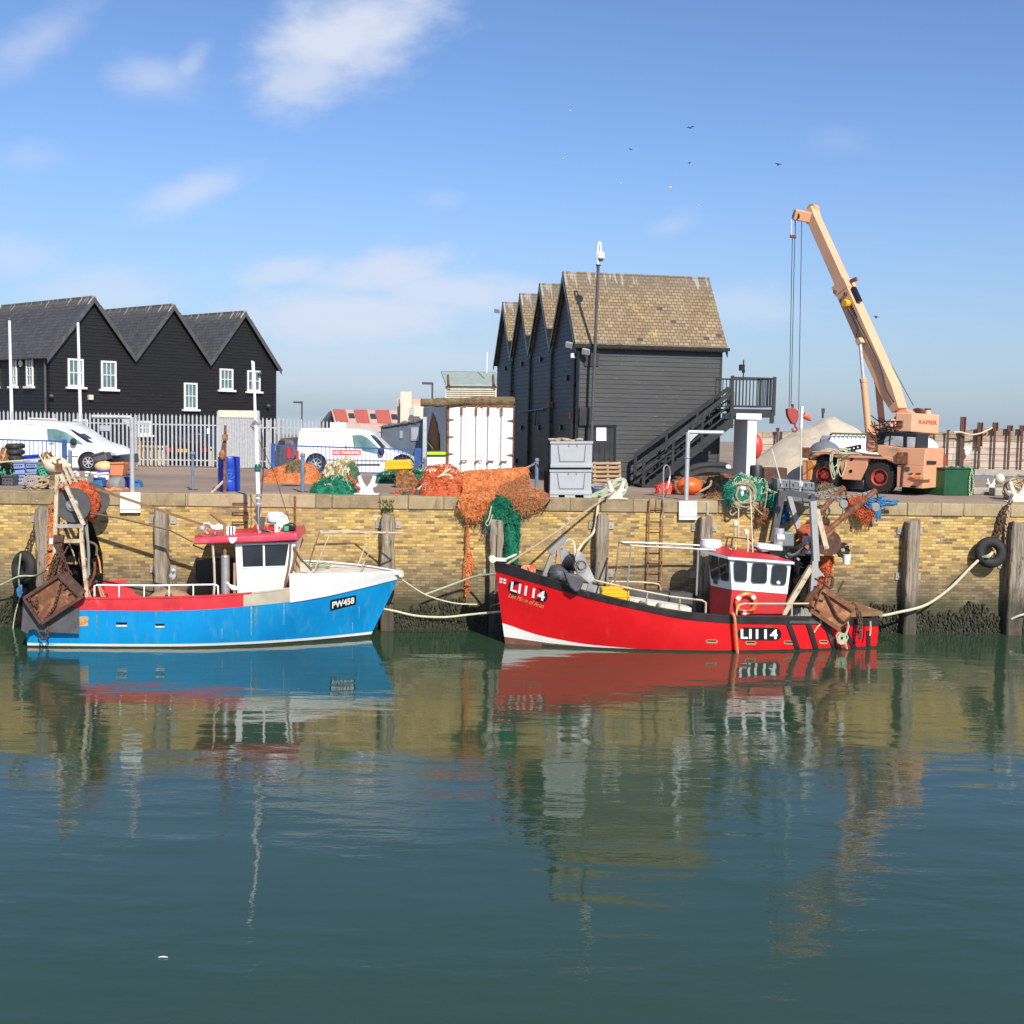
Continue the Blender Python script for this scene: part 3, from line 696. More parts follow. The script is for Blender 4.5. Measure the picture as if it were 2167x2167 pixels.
# big black hut, right of centre
HA = R(11.2); HD = 38.5
hc_ = at(1219,1030, HD); ze = at(1219,724, HD).z; zr = at(1182,583, HD + 1.85).z; HSP = 3.65; HW = 4.86
mat_roof('slate_brown', (math.cos(HA), math.sin(HA),0), math.atan((zr - ze) / (HSP / 2)),0.185,0.14,[(0.2,(0.14,0.098,0.052)),(0.45,(0.24,0.168,0.088)),(0.7,(0.30,0.225,0.135)),(0.9,(0.39,0.295,0.18))],(0.10,0.075,0.05),(0.48,0.30,0.06), zr)
hut, HC0, hu, hv, zz = gabled('black_hut', 'tall black weatherboarded hut with four mossy slate gables and side steps', hc_, HA, HW, HSP, 4, ze, zr, 'hut_board', 'slate_brown', 0,0.16,0.15,0.16)
hf = Pl(HC0,-hv); hs = Pl(HC0,-hu)       # front wall plane, left side plane
b = MB(); e = HC0 - hv * 0.17 + zz * (ze - HQ - 0.16); b.obox(e - hu * 0.2, hu * (HW + 0.4),-hv * 0.10, zz * 0.10); b.obox(HC0 - hv * 0.03 - hu * 0.05 + zz * (ze - HQ - 0.2), hu * (HW + 0.1), hv * -0.10, zz * 0.16); b.build('gutter', 'gutter_black', hut, smooth=0)
for i in range(0,4):
    b = MB(); q = HC0 + hv * (HSP * i + (0.25 if i == 0 else 0)) - hu * 0.07; b.tube([q + zz * 0.05, q + zz * (ze - HQ - 0.25), q + zz * (ze - HQ) + hu * 0.06],0.05,7)
    for z in (0.8,2.0,3.2): b.lathe(q + zz * z, zz, [(0.05,0),(0.075,0),(0.075,0.06),(0.05,0.06)],8)
    b.build('drainpipe', 'gutter_black', hut)
for x in (1224,):
    b = MB(); q = hf(x, 740,0.07); b.tube([V((q.x, q.y, HQ + 0.05)), V((q.x, q.y, ze - 0.3)), V((q.x, q.y, ze - 0.2)) + hv * 0.05],0.045,7); b.build('drainpipe', 'gutter_black', hut)
b = MB(); slab(b, hf, [(1244,903),(1301,903),(1299,1008),(1243,1008)],0.06,0.055); dr = b.build('door', 'black_paint', hut, smooth=0)
b = MB()
for pts in ([(1241,899),(1305,899),(1305,904),(1241,904)],): slab(b, hf, pts, 0.05,0.09)
for x in (1240,1300): slab(b, hf, [(x, 904),(x + 4,904),(x + 3,1008),(x - 1,1008)],0.06,0.085)
for x in (1256,1268,1280,1290): slab(b, hf, [(x, 906),(x + 1,906),(x, 1006),(x - 1,1006)],0.01,0.062)
b.build('door_frame', 'gutter_black', hut, smooth=0)
b = MB(); slab(b, hf, [(1262,905),(1283,905),(1283,933),(1262,933)],0.02,0.10); b.build('notice_board', 'sign_white', hut, smooth=0)
b = MB(); slab(b, hf, [(1227,862),(1250,862),(1249,900),(1226,900)],0.12,0.12); b.build('meter_box', 'black_paint', hut, smooth=0); b = MB(); slab(b, hf, [(1238,737),(1268,737),(1267,775),(1237,775)],0.03,0.05); b.build('meter_box', 'black_paint', hut, smooth=0)
rnd = random.Random(2)
for px, py, pl in ((1205,730, hs),(1240,744, hf),(1052,658, hs)):   # floodlights and sensor
    q = pl(px, py, 0.28 if px != 1052 else 0.2); b = MB(); rot = Matrix.Rotation(R(25),3, 'X') @ Matrix.Rotation(R(-30),3, 'Z')
    b.box(q, (0.24,0.10,0.17), rot=rot); b.bar(q, pl(px, py - 2,0.0),0.03); b.build('floodlight', 'galv', hut, smooth=0)
b = MB(); q = hf(1211,757,0.2); b.cyl(q, q + zz * 0.14,0.06,10); b.bar(q + zz * .1, hf(1216,757,0),0.03); b.build('security_camera', 'clean_white', hut)
for i, (px, py) in enumerate(((1069,780),(1104,770),(1144,760),(1200,800),(1103,905),(1140,905),(1187,905),(1092,975))):
    q = hs(px, py, 0.05); b = MB(); b.box(q, (0.08,0.12,0.18), HA); b.build('wall_bracket', 'gutter_black', hut, smooth=0)
b = MB(); q = hs(1164,856,0.1); b.box(q, (0.14,0.22,0.2), HA); b.build('lamp_box', 'rust_bright', hut, smooth=0)
b = MB(); b.box(hs(1209,880,0.1),(0.1,0.1,0.2), HA); b.build('alarm_box', 'sign_red', hut, smooth=0)
b = MB(); b.tube([hs(1164,860,0.08), hs(1135,868,0.08), hs(1132,900,0.08), hs(1140,906,0.06)],0.022,5); b.tube([hs(1095,872,0.1), hs(1150,866,0.1)],0.02,5); b.build('conduit', 'gutter_black', hut)
# steps with two railings and landing, on a white pier
o = T('outside_stairs', 'black open timber steps with handrails rising along the black hut to a railed landing', 'stairs', hf(1340,1036,0.9))
s1 = Pl(HC0 - hv * 1.45,-hv); s0 = Pl(HC0 - hv * 0.45,-hv)
for pl_, nm in ((s1,0),(s0,1)):
    dx_ = 0 if nm == 0 else -18; dy_ = 0 if nm == 0 else -14
    a, bt = pl_(1361 + dx_, 1040 + dy_), pl_(1548 + dx_ * .4,893 + dy_ * .6)
    b = MB(); b.bar(a, bt, 0.05,0.26, up=(0,0,1)); b.build('stringer', 'black_paint', o, smooth=0)
    up = V((0,0,0.98)); b = MB(); b.bar(a + up, bt + up, 0.06,0.12)
    for k in (0.62,0.36): b.bar(a + up * k, bt + up * k, 0.035,0.05)
    b.build('handrail', 'black_paint', o, smooth=0)
    for k in (0.0,0.33,0.66,1.0):
        p = a.lerp(bt, k); b = MB(); b.bar(V((p.x, p.y, p.z - 0.2 if k else HQ)), p + up, 0.10 if k in (0,1) else 0.08); b.build('newel_post', 'black_paint', o, smooth=0)
a, bt = s1(1361,1040), s1(1548,893); n = 13
for i in range(n):
    p = a.lerp(bt, (i + .5) / n); b = MB(); b.obox(p - hu * 0.13 + hv * 0.03 + zz * 0.08, hu * 0.26, hv * 0.94, zz * 0.04); b.build('tread', 'black_paint', o, smooth=0)
# landing
lz = s1(1600,866).z; L0 = s1(1548,866); L1 = s1(1637,868); Lw = (L1 - L0).dot(hu)
b = MB(); b.obox(V((L0.x, L0.y, lz - 0.08)), hu * Lw, hv * 1.45, zz * 0.08); b.obox(V((L0.x, L0.y, lz - 0.24)) - hv * 0.02, hu * Lw, hv * 0.06, zz * 0.16); b.obox(V((L0.x, L0.y, lz - 0.26)) + hu * (Lw - 0.08) - hv * 0.02, hu * 0.08, hv * 1.45, zz * 0.2)
b.bar(V((L0.x, L0.y, lz - 0.45)) + hu * (Lw - 0.05), V((L0.x, L0.y, lz - 0.1)) + hu * (Lw - 0.05),0.12); b.build('landing', 'black_paint', o, smooth=0)
rt = 1.02
def balu(p, d, L, name='railing'):
    b = MB(); n = int(L / 0.115)
    b.obox(p + zz * (rt - 0.05) - hv * 0.03, d * L, hv * 0.06, zz * 0.05); b.obox(p + zz * 0.07 - hv * 0.02, d * L, hv * 0.04, zz * 0.045)
    for i in range(n + 1): b.bar(p + d * (L * i / n) + zz * 0.07, p + d * (L * i / n) + zz * (rt - 0.03),0.028)
    b.build(name, 'black_paint', o, smooth=0)
Lb = V((L0.x, L0.y, lz)); balu(Lb, hu, Lw)
balu(Lb + hv * 1.43, hu, Lw)
b = MB(); n = 12; p = Lb + hu * Lw
b.obox(p + zz * (rt - 0.05) - hu * 0.03, hu * 0.06, hv * 1.45, zz * 0.05); b.obox(p + zz * 0.07 - hu * 0.03, hu * 0.05, hv * 1.45, zz * 0.05)
for i in range(n + 1): b.bar(p + hv * (1.43 * i / n) + zz * 0.07, p + hv * (1.43 * i / n) + zz * (rt - 0.03),0.028)
b.build('railing', 'black_paint', o, smooth=0)
for k in (0, Lw):
    b = MB(); b.bar(Lb + hu * k - zz * 0.2, Lb + hu * k + zz * (rt + 0.03),0.10); b.build('newel_post', 'black_paint', o, smooth=0)
# little lamp on the landing rail
q = Lb + hu * (Lw * 0.62) + hv * 1.3 + zz * rt; b = MB(); lp = T('landing_lamp', 'small black lamp on a short pole above the landing railing', 'lamp', q)
b.cyl(q, q + zz * 0.62,0.022,6); b.build('pole', 'gutter_black', lp); b = MB(); b.box(q + zz * 0.36 - hu * 0.06,(0.16,0.12,0.2), HA); b.box(q + zz * 0.24 - hu * 0.0,(0.08,0.08,0.1), HA); b.build('lamp_head', 'gutter_black', lp, smooth=0)
# pier
pp = T('white_pier', 'white rendered concrete pier with a capping slab under the landing', 'pillar', s1(1575,1030))
P0 = s1(1579,1000,-0.02); P0 = V((P0.x, P0.y, HQ)); px1 = s1(1598,1000,-0.02); wd = (px1 - P0).dot(hu)
b = MB(); b.obox(P0, hu * wd, hv * 1.15, zz * (lz - HQ - 0.33)); b.build('pier', 'sign_white', pp, smooth=0)
b = MB(); b.obox(P0 - hu * 0.42 - hv * 0.06 + zz * (lz - HQ - 0.33), hu * (wd + 0.55), hv * 1.25, zz * 0.19); b.build('cap', 'sign_white', pp, smooth=0)
# CCTV pole in front of the hut
q0 = hf(1253,893,0.45); q1 = hf(1266,562,0.45); o = T('camera_pole', 'slim dark pole before the black hut with a white dome camera on top', 'camera pole', V((q0.x, q0.y, HQ)))
b = MB(); b.tube([V((q0.x - .03, q0.y, HQ)), q0, q1],0.05,8); b.lathe(q1, zz, [(0.05,-0.02),(0.085,0),(0.085,0.03),(0,0.03)],10); b.build('pole', 'dark_grey', o)
t0 = hf(1271,553,0.45); t1 = hf(1271,521,0.45)
b = MB(); b.lathe(t0, zz, [(0.0,0.0),(0.06,0.01),(0.10,0.07),(0.125,0.09),(0.125,0.26),(0.06,0.31),(0.04,0.33)],14); cm_ = b.build('camera', 'clean_white', o)
b = MB(); b.lathe(t0 - zz * 0.005, zz, [(0.0,0.0),(0.075,0.01),(0.102,0.07),(0.10,0.085)],12); b.build('lens_dome', 'gutter_black', cm_) if False else b.build('lens_dome', 'dark_grey', o)
b = MB(); b.tube(smooth_pts([t0 + zz * 0.32, t0 + zz * 0.52, t0 + zz * 0.58 - hu * 0.03, t0 + zz * 0.55 - hu * 0.08, t0 + zz * 0.2 - hu * 0.12, q1]),0.032,7); b.build('bracket', 'clean_white', o)
# ================================================================== buildings, fences and vehicles on the quay
zz = V((0,0,1))
# ------------------------------------------------------------------ left house of three gables
HA2 = math.atan2(0.0585,0.05); d1 = 58.0
ug = V((math.cos(HA2), math.sin(HA2),0)); ul = V((-ug.y, ug.x, 0))      # along the gables, away to the left
P1 = at(196,749, d1); sp2 = 0.077 * d1; zr2 = at(196,632, d1).z; ze2 = at(95,748, d1 * 0.971).z
# corner of the gable face: half a spacing before the first ridge; gabled() runs gables along v, end wall along u
Cg = V((P1.x, P1.y, HQ)) - ug * sp2 / 2
mat_roof('slate_black', tuple(ul), math.atan((zr2 - ze2) / (sp2 / 2)),0.30,0.22,[(0.2,(0.042,0.042,0.047)),(0.6,(0.066,0.066,0.073)),(0.9,(0.085,0.085,0.092))],(0.03,0.03,0.034), None, zr2 + 0.25)
def house3():
    W = 0.152 * d1; u = ul; v = ug; C = Cg; sp = sp2; ng = 3; D = sp * ng; ze, zr = ze2, zr2
    o = T('black_house', 'long black boarded house with three slate gables and white sash windows', 'building', C + u * W / 2 + v * D / 2)
    poly = [C, C + v * D]; top = []
    for i in range(ng): top += [C + v * sp * i + zz * (ze - HQ), C + v * sp * (i + .5) + zz * (zr - HQ - 0.03)]
    top.append(C + v * D + zz * (ze - HQ)); b = MB(); b.prism([p + u * 0.01 for p in poly + top[::-1]], u * (W - 0.02))
    def gs(z):
        if z <= ze: return [(0, D)]
        k = (zr - z) / (zr - ze) * sp / 2; return [(sp * (i + .5) - k, sp * (i + .5) + k) for i in range(ng)]
    clad(b, C, v, -u, HQ, zr - 0.1,0.17, gs); clad(b, C, u, -v, HQ, ze, 0.17, lambda z: [(0, W)]); clad(b, C + v * D, u, v, HQ, ze, 0.17, lambda z: [(0, W)])
    b.build('wall', 'house_board', o, smooth=0)
    sl = (zr - ze) / (sp / 2)
    for i in range(ng):
        b = MB(); c = C + v * sp * (i + .5)
        for sd_ in (-1,1):
            ex = 0.22 if (sd_ < 0 and i == 0) or (sd_ > 0 and i == ng - 1) else 0.0
            e = c + v * sd_ * (sp / 2 + ex) + zz * (ze - HQ - sl * ex); r = c + zz * (zr - HQ); nv = (zz * (sp / 2) + v * sd_ * (zr - ze)).normalized()
            b.prism([p + nv * 0.02 for p in (e - u * .22, e + u * (W + .2), r + u * (W + .2), r - u * .22)], nv * 0.07)
        b.bar(c + zz * (zr - HQ + .08) - u * .22, c + zz * (zr - HQ + .08) + u * (W + .2),0.2,0.09); b.build('roof', 'slate_black', o, smooth=0)
        b = MB()
        for sd_ in (-1,1):
            ex = 0.22 if (sd_ < 0 and i == 0) or (sd_ > 0 and i == ng - 1) else 0.0
            e = c + v * sd_ * (sp / 2 + ex) + zz * (ze - HQ - sl * ex) - u * .235; r = c + zz * (zr - HQ) - u * .235
            b.prism([e + zz * .09, r + zz * .09, r - zz * .2, e - zz * .2], u * 0.035)
        b.build('bargeboard', 'dark_grey', o, smooth=0)
        if i:
            b = MB(); q = C + v * sp * i + zz * (ze - HQ); b.obox(q + u * 0.9 - v * 0.55 + zz * 0.42, u * 0.05, v * 1.1, zz * 0.1); b.build('valley_flashing', 'galv', o, smooth=0)
    return o, Pl(C, -u), Pl(C, -v)
house, hg, hl = house3()
def sash(pl, x0, y0, x1, y1, cols=3, rows=2, sill=True):
    b = MB(); A_, B_, C_ = pl(x0, y1), pl(x1, y1), pl(x0, y0); ax = (V((B_.x - A_.x, B_.y - A_.y, 0))); W = ax.length; ax.normalize(); z0, z1 = A_.z, C_.z; n = pl.n; H = z1 - z0; fr = 0.09
    A_ = A_ + n * 0.025
    for q, X, Z in ((A_, W, fr),(A_ + zz * (H - fr), W, fr)): b.obox(q, ax * X, n * 0.06, zz * Z)
    for k in (0, W - fr): b.obox(A_ + ax * k + zz * fr, ax * fr, n * 0.06, zz * (H - 2 * fr))
    for i in range(1, cols): b.obox(A_ + ax * (fr + (W - 2 * fr) * i / cols - .015) + zz * fr, ax * .03, n * 0.04, zz * (H - 2 * fr))
    for i in range(1, rows): b.obox(A_ + ax * fr + zz * (fr + (H - 2 * fr) * i / rows - .02), ax * (W - 2 * fr), n * 0.045, zz * .04)
    w_ = b.build('window', 'window_frame', house, smooth=0)
    b = MB(); b.obox(A_ + ax * fr + zz * fr - n * 0.0, ax * (W - 2 * fr), n * 0.012, zz * (H - 2 * fr)); b.build('pane', 'glass_blue', w_, smooth=0)
    if sill: b = MB(); b.obox(A_ - ax * 0.12 - zz * 0.1, ax * (W + .24), n * 0.16, zz * 0.1); b.build('sill', 'window_frame', w_, smooth=0)
S = 0.32091
for x0, y0, x1, y1 in ((445,493,548,680),(664,508,764,695),(1210,653,1297,828),(1445,560,1533,700),(1627,572,1712,710),(476,895,575,985),(900,905,990,998)):
    sash(hg, x0 * S, 600 + y0 * S, x1 * S, 600 + y1 * S)
for x0, y0, x1, y1 in ((182,485,226,678),(78,492,118,678),(-45,500,-2,680)): sash(hl, x0 * S, 600 + y0 * S, x1 * S, 600 + y1 * S, 2,3)
b = MB(); q = hl(95,760,0.09); b.tube([V((q.x, q.y, HQ)), V((q.x, q.y, ze2 - .2))],0.055,7); b.build('drainpipe', 'dark_grey', house)
for px, py, pl in ((340 * S, 600 + 742 * S, hg),(1770 * S, 600 + 808 * S, hg),(1715 * S, 600 + 595 * S, hg)):
    q = pl(px, py, 0.2); b = MB(); b.ball(q, (0.12,0.12,0.10),8,6); b.tube([q, pl(px, py, 0.0)],0.03,5); b.build('wall_lamp', 'dark_grey', house)
b = MB(); b.box(hg(595 * S, 600 + 750 * S, 0.06),(0.22,0.22,0.24), HA2); b.build('alarm_box', 'cream', house, smooth=0)
b = MB(); q = hl(45,769,0.03); b.lathe(q, hl.n, [(0.17,0),(0.17,0.06),(0,0.06)],14); b.build('round_sign', 'cream', house)
# ------------------------------------------------------------------ flagpoles
for x0, y0, x1, y1, lb in ((20,678,26,900, 'leftmost white flagpole, standing before the slate roof of the black house'),(165,682,172,905, 'white flagpole rising in front of the first gable window of the black house')):
    t0 = at(x0, y0,47.5); b0 = V((at(x1, y1,47.5).x, 47.5, HQ)); o = T('flagpole', lb, 'flagpole', b0, 'white flagpoles behind the fence')
    b = MB(); b.tube([b0, b0.lerp(t0,.5), t0],[0.075,0.065,0.05],8); b.build('pole', 'clean_white', o)
    b = MB(); b.ball(t0 + zz * 0.04,0.07,8,6); b.build('finial', 'dark_grey', o)
# ------------------------------------------------------------------ palisade fence
def palisade(name, label, xs, dA, dB, ytop, pitch_px, y0base=None):
    xa, xb = xs; n = int((xb - xa) / pitch_px); A_ = at(xa, 950, dA); B_ = at(xb, 950, dB); A_.z = B_.z = HQ
    o = T(name, label, 'fence', (A_ + B_) / 2); ax = (B_ - A_).normalized(); nr = V((ax.y, -ax.x, 0)); L = (B_ - A_).length; H0 = at(xa, ytop[0], dA).z - HQ; H1 = at(xb, ytop[1], dB).z - HQ
    b = MB(); rr = random.Random(int(xa))
    for i in range(n + 1):
        k = i / n; p = A_.lerp(B_, k) + zz * 0.05; h = H0 + (H1 - H0) * k - 0.05 + rr.uniform(-.01,.01); w2 = 0.034
        b.prism([p - ax * w2, p + ax * w2, p + ax * w2 + zz * (h - .09), p + zz * h, p - ax * w2 + zz * (h - .09)], nr * 0.012)
    b.build('pales', 'galv', o, smooth=0)
    for z in (0.28,0.80 * H0):
        b = MB(); b.bar(A_ + zz * z - nr * 0.03, B_ + zz * (z if z < 1 else z + (H1 - H0) * .8) - nr * 0.03,0.045,0.05); b.build('rail', 'galv', o, smooth=0)
    m = max(2, int(L / 2.75))
    for i in range(m + 1):
        p = A_.lerp(B_, i / m) - nr * 0.1; b = MB(); b.bar(p, p + zz * (H0 * .95),0.1,0.1); b.build('post', 'galv', o, smooth=0)
    return o
palisade('palisade_fence', 'long grey steel palisade fence in front of the black house', (-60,460),46,46,(867,878),8.6)
palisade('palisade_fence', 'short stretch of palisade between the sheeted gate and the right end of the black house', (548,590),46,46,(883,884),8.4)
palisade('palisade_fence', 'far grey palisade fence behind the van with the roof box', (592,838),50,50,(884,899),7.6)
pf = Pl((0,46.0,0),(0,-1,0))
o = T('sheeted_gate', 'tall pale corrugated sheet gate in the palisade fence', 'gate', V((pf(504,990).x, 46, HQ)))
b = MB(); rows = [[],[]]; xl, xr = 463,546
for i in range(61):
    x = xl + (xr - xl) * i / 60; off = 0.02 if i % 4 in (0,1) else -0.015
    rows[0].append(pf(x, 990, off)); rows[1].append(pf(x, 880, off))
b.grid(rows); b.build('sheet', 'galv', o, smooth=0)
b = MB(); slab(b, pf, [(462,868),(547,869),(547,884),(462,883)],0.08,0.03); b.build('top_panel', 'cream', o, smooth=0)
for x in (461,547): b = MB(); slab(b, pf, [(x - 2,870),(x + 2,870),(x + 2,991),(x - 2,991)],0.1,0.05); b.build('post', 'galv', o, smooth=0)
# notice on fence and white sign
b = MB(); slab(b, pf, [(211,900),(232,900),(232,912),(211,912)],0.01,0.04); solo(b, 'notice_plate', 'galv', 'small grey notice plate fixed to the palisade fence left of the gantry arm', 'sign')
b = MB(); slab(b, pf, [(438,906),(443,906),(443,918),(438,918)],0.01,0.04); solo(b, 'safety_notice', 'sign_white', 'narrow white safety notice on the fence left of the sheeted gate', 'sign')
o = T('warning_sign', 'red and white sign above the roof of the left van', 'sign', pf(90,895))
b = MB(); slab(b, pf, [(60,884),(120,886),(120,898),(60,896)],0.02,0.06); b.build('panel', 'sign_white', o, smooth=0)
b = MB(); slab(b, pf, [(62,886),(118,888),(118,890.5),(62,888.5)],0.006,0.07); b.build('red_band', 'letter_red', o, smooth=0)
# low beige concrete blocks behind the fence
for i, (xa, xb) in enumerate(((268,305),(307,349),(441,461),(548,562),(564,577))):
    b = MB(); p = at(xa, 960,47.2); q = at(xb, 960,47.2); b.obox(V((p.x, 47.2, HQ)), V((q.x - p.x, 0,0)), V((0,0.5,0)), zz * 0.78)
    solo(b, 'concrete_block', 'beige_block', ['beige concrete block behind the fence, right of the gantry pole', 'beige concrete block behind the fence beside the dark parked car', 'short beige concrete block behind the fence at the left edge of the sheeted gate', 'beige concrete block between the sheeted gate and the blue railing', 'beige concrete block just left of the blue railing'][i], 'concrete block', 'beige blocks behind the fence', smooth=0, bevel=0.03)
b = MB()
for z in (0.25,0.6,0.95): b.bar(at(299,980,46.6) * 1 + zz * 0 if False else V((at(299,960,46.8).x, 46.8, HQ + z)), V((at(328,960,46.8).x, 46.8, HQ + z)),0.04)
for x in (299,313,328): b.bar(V((at(x, 960,46.8).x, 46.8, HQ)), V((at(x, 960,46.8).x, 46.8, HQ + 0.98)),0.05)
solo(b, 'yellow_barrier', 'yellow', 'low yellow frame barrier seen through the palisade fence', 'barrier')
# dark car parked behind the fence, rear view
cp_ = Pl((0,47.5,0),(0,-1,0)); o = T('dark_car', 'dark car seen from behind through the palisade fence, red lamps and yellow plate', 'car', V((cp_(398,990).x, 49.5, HQ)))
b = MB(); soft_slab(b, cp_, [(350,984),(349,955),(354,938),(364,915),(380,909),(416,909),(432,915),(442,938),(447,955),(446,984)],3.9,0.25); b.build('body', 'gutter_black', o)
b = MB(); slab(b, cp_, [(367,920),(429,920),(436,938),(360,938)],0.02,0.01); b.build('rear_window', 'glass_dark', o, smooth=0)
for x in (352,428): b = MB(); slab(b, cp_, [(x, 948),(x + 15,948),(x + 15,956),(x, 956)],0.03,0.02); b.build('tail_lamp', 'lamp_red', o, smooth=0)
b = MB(); slab(b, cp_, [(376,950),(400,950),(400,957),(376,957)],0.015,0.02); b.build('number_plate', 'yellow', o, smooth=0)
for x in (362,434): b = MB(); b.lathe(cp_(x, 981,-0.6) * 1,(1,0,0),[(0.3,-.1),(0.3,.1),(0,.1)],14); b.build('wheel', 'black_rubber', o)
# red tailed car at the right of the gate
cq = Pl((0,45.2,0),(0,-1,0)); o = T('estate_car', 'rear of a dark car with a red tail lamp beside the blue railing', 'car', V((cq(600,990).x, 47, HQ)))
b = MB(); soft_slab(b, cq, [(580,992),(579,960),(584,942),(592,928),(622,928),(628,942),(633,960),(632,992)],3.6,0.2); b.build('body', 'dark_grey', o)
b = MB(); slab(b, cq, [(606,945),(616,945),(617,970),(607,970)],0.04,0.03); b.build('tail_lamp', 'lamp_red', o, smooth=0)
b = MB(); slab(b, cq, [(590,932),(603,932),(603,943),(587,943)],0.02,0.01); b.build('rear_window', 'glass_dark', o, smooth=0)
# ------------------------------------------------------------------ vans
def wheel(parent, c, n, R_, w_, hub='galv', spokes=0, rim=0.62):
    b = MB(); b.lathe(c - n * w_, n, [(R_ * .55,0),(R_ * .9,0),(R_, w_ * .2),(R_, w_ * .8),(R_ * .93, w_),(R_ * rim, w_),(R_ * rim, w_ * .85)],28); wh = b.build('wheel', 'black_rubber', parent)
    b = MB(); b.lathe(c - n * w_, n, [(R_ * rim, w_ * .97),(R_ * (rim - .06), w_ * .97),(R_ * (rim - .1), w_ * .75),(R_ * .22, w_ * .86),(R_ * .2, w_ * .96),(0, w_ * .96)],24)
    if spokes:
        a = n.orthogonal().normalized(); bb = n.cross(a)
        for i in range(spokes):
            th = 2 * math.pi * i / spokes; d = a * math.cos(th) + bb * math.sin(th); b.bar(c + d * R_ * .15 - n * w_ * .06, c + d * R_ * (rim - .02) - n * w_ * .06, R_ * .12, R_ * .06, up=n)
    b.build('rim', hub, wh)
    return wh
def van(name, label, pl, outline, windows, wheels, extra, R_, seams):
    xs = [p[0] for p in outline]; g0 = pl((min(xs) + max(xs)) / 2,990,-0.9); o = T(name, label, 'van', V((g0.x, g0.y, HQ)))
    b = MB(); soft_slab(b, pl, outline, 1.75,0.09); b.build('body', 'van_white', o, smooth=0.7)
    for nm, pts, mt, off, th in windows:
        b = MB(); slab(b, pl, pts, th, off); b.build(nm, mt, o, smooth=0)
    for x, y in wheels:
        c = pl(x, y, 0.0); c.z = HQ + R_; b = MB(); b.lathe(c - pl.n * 0.3, pl.n, [(R_ * 1.22,0),(R_ * 1.22,0.303),(0.01,0.303)],24); b.build('wheel_arch', 'gutter_black', o)
        wheel(o, c + pl.n * 0.03, pl.n, R_, 0.2, 'galv', 7)
    for nm, mb, mt in extra: mb.build(nm, mt, o)
    for x0, y0, x1, y1 in seams: b = MB(); b.bar(pl(x0, y0,.003), pl(x1, y1,.003),.014,.012, up=pl.n); b.build('door_seam', 'mid_grey', o, smooth=0)
    b = MB(); b.bar(pl(seams[0][0] + 6,(seams[0][1] + seams[0][3]) / 2 - 8,.02), pl(seams[0][0] + 16,(seams[0][1] + seams[0][3]) / 2 - 8,.02),.035,.03, up=pl.n); b.build('door_handle', 'mid_grey', o, smooth=0)
    return o
vp = Pl((0,41.0,0),(math.sin(R(-3)),-math.cos(R(3)),0)); X = lambda x: x * 0.15528
Y = lambda y: 900 + y * 0.15528
mir = MB(); mir.ball(vp(X(1000), Y(225),0.12),(0.12,0.08,0.13),10,8)
s_ = 0.32091
ol = [(-12,985),(-14,925),(-8,893),(2,889),(60,889),(105,892),(135,898),(148,905),(170,920),(195,936),(225,945),(243,955),(253,968),(255,984),(250,990),(235,992),(40,992)]
W_ = [('side_window', [(X(640), Y(45)),(X(760), Y(48)),(X(900), Y(95)),(X(1010), Y(165)),(X(1140), Y(262)),(X(940), Y(245)),(X(650), Y(222))], 'glass_van', 0.012,0.02),
      ('windscreen', [(X(940), Y(45)),(X(985), Y(60)),(X(1130), Y(150)),(X(1260), Y(238)),(X(1190), Y(232)),(X(1040), Y(130))], 'glass_dark', 0.006,0.5),
      ('headlamp', [(X(1470), Y(355)),(X(1560), Y(372)),(X(1590), Y(412)),(X(1490), Y(418))], 'glass_cab', 0.01,0.2),
      ('bumper', [(X(1500), Y(425)),(X(1640), Y(400)),(X(1655), Y(520)),(X(1530), Y(540)),(X(1440), Y(480))], 'dark_grey', 0.03,1.7),
      ('side_moulding', [(X(900), Y(415)),(X(1060), Y(422)),(X(1060), Y(434)),(X(900), Y(427))], 'dark_grey', 0.012,0.02),
      ('sill_trim', [(40,988),(168,991),(168,995),(40,993)], 'dark_grey', 0.0,0.05)]
van('delivery_van', 'white panel van parked on the left with a side window and spoked wheel showing', vp, ol, W_, [(X(1205), Y(560)),(22,985)],[('mirror', mir, 'black_rubber')],0.315,[(98,906,98,986),(165,942,163,986),(98,900,20,896),(20,896,20,960)])
vq = Pl((0,43.2,0),(math.sin(R(-2)),-math.cos(R(2)),0))
C4x = lambda x: 560 + x * 0.32091
C4y = lambda y: 760 + y * 0.32091
def q4(pts): return [(C4x(a), C4y(c)) for a, c in pts]
mir = MB(); mir.ball(vq(C4x(770), C4y(608),0.12),(0.12,0.08,0.15),10,8)
W_ = [('side_window', q4([(578,502),(640,500),(680,520),(765,598),(745,625),(590,592)]), 'glass_van', 0.012,0.02),
      ('windscreen', q4([(690,495),(715,505),(790,585),(775,590),(735,545)]), 'glass_dark', 0.01,0.5),
      ('side_moulding', q4([(400,660),(860,668),(860,676),(400,668)]), 'mid_grey', 0.012,0.02),('lower_moulding', q4([(420,690),(760,690),(760,703),(420,703)]), 'dark_grey', 0.012,0.02),
      ('tail_lamp', q4([(205,603),(226,603),(226,668),(205,668)]), 'lamp_red', 0.012,0.2),('bumper', q4([(940,690),(985,700),(985,760),(930,770)]), 'dark_grey', 0.02,1.7),
      ('headlamp', q4([(935,655),(965,662),(978,690),(950,690)]), 'glass_cab', 0.01,0.2)]
ov = van('box_van', 'white high van behind the blue railing, a white box on its roof', vq,
    q4([(205,740),(208,600),(222,480),(240,456),(420,456),(600,462),(670,475),(700,495),(795,590),(880,620),(950,650),(980,700),(978,745),(940,760),(240,760)]),
    W_, [(C4x(340), C4y(705)),(C4x(905), C4y(715))],[('mirror', mir, 'black_rubber')],0.33,[(740,922,738,996),(800,958,800,996),(640,912,640,975),(640,912,738,914)])
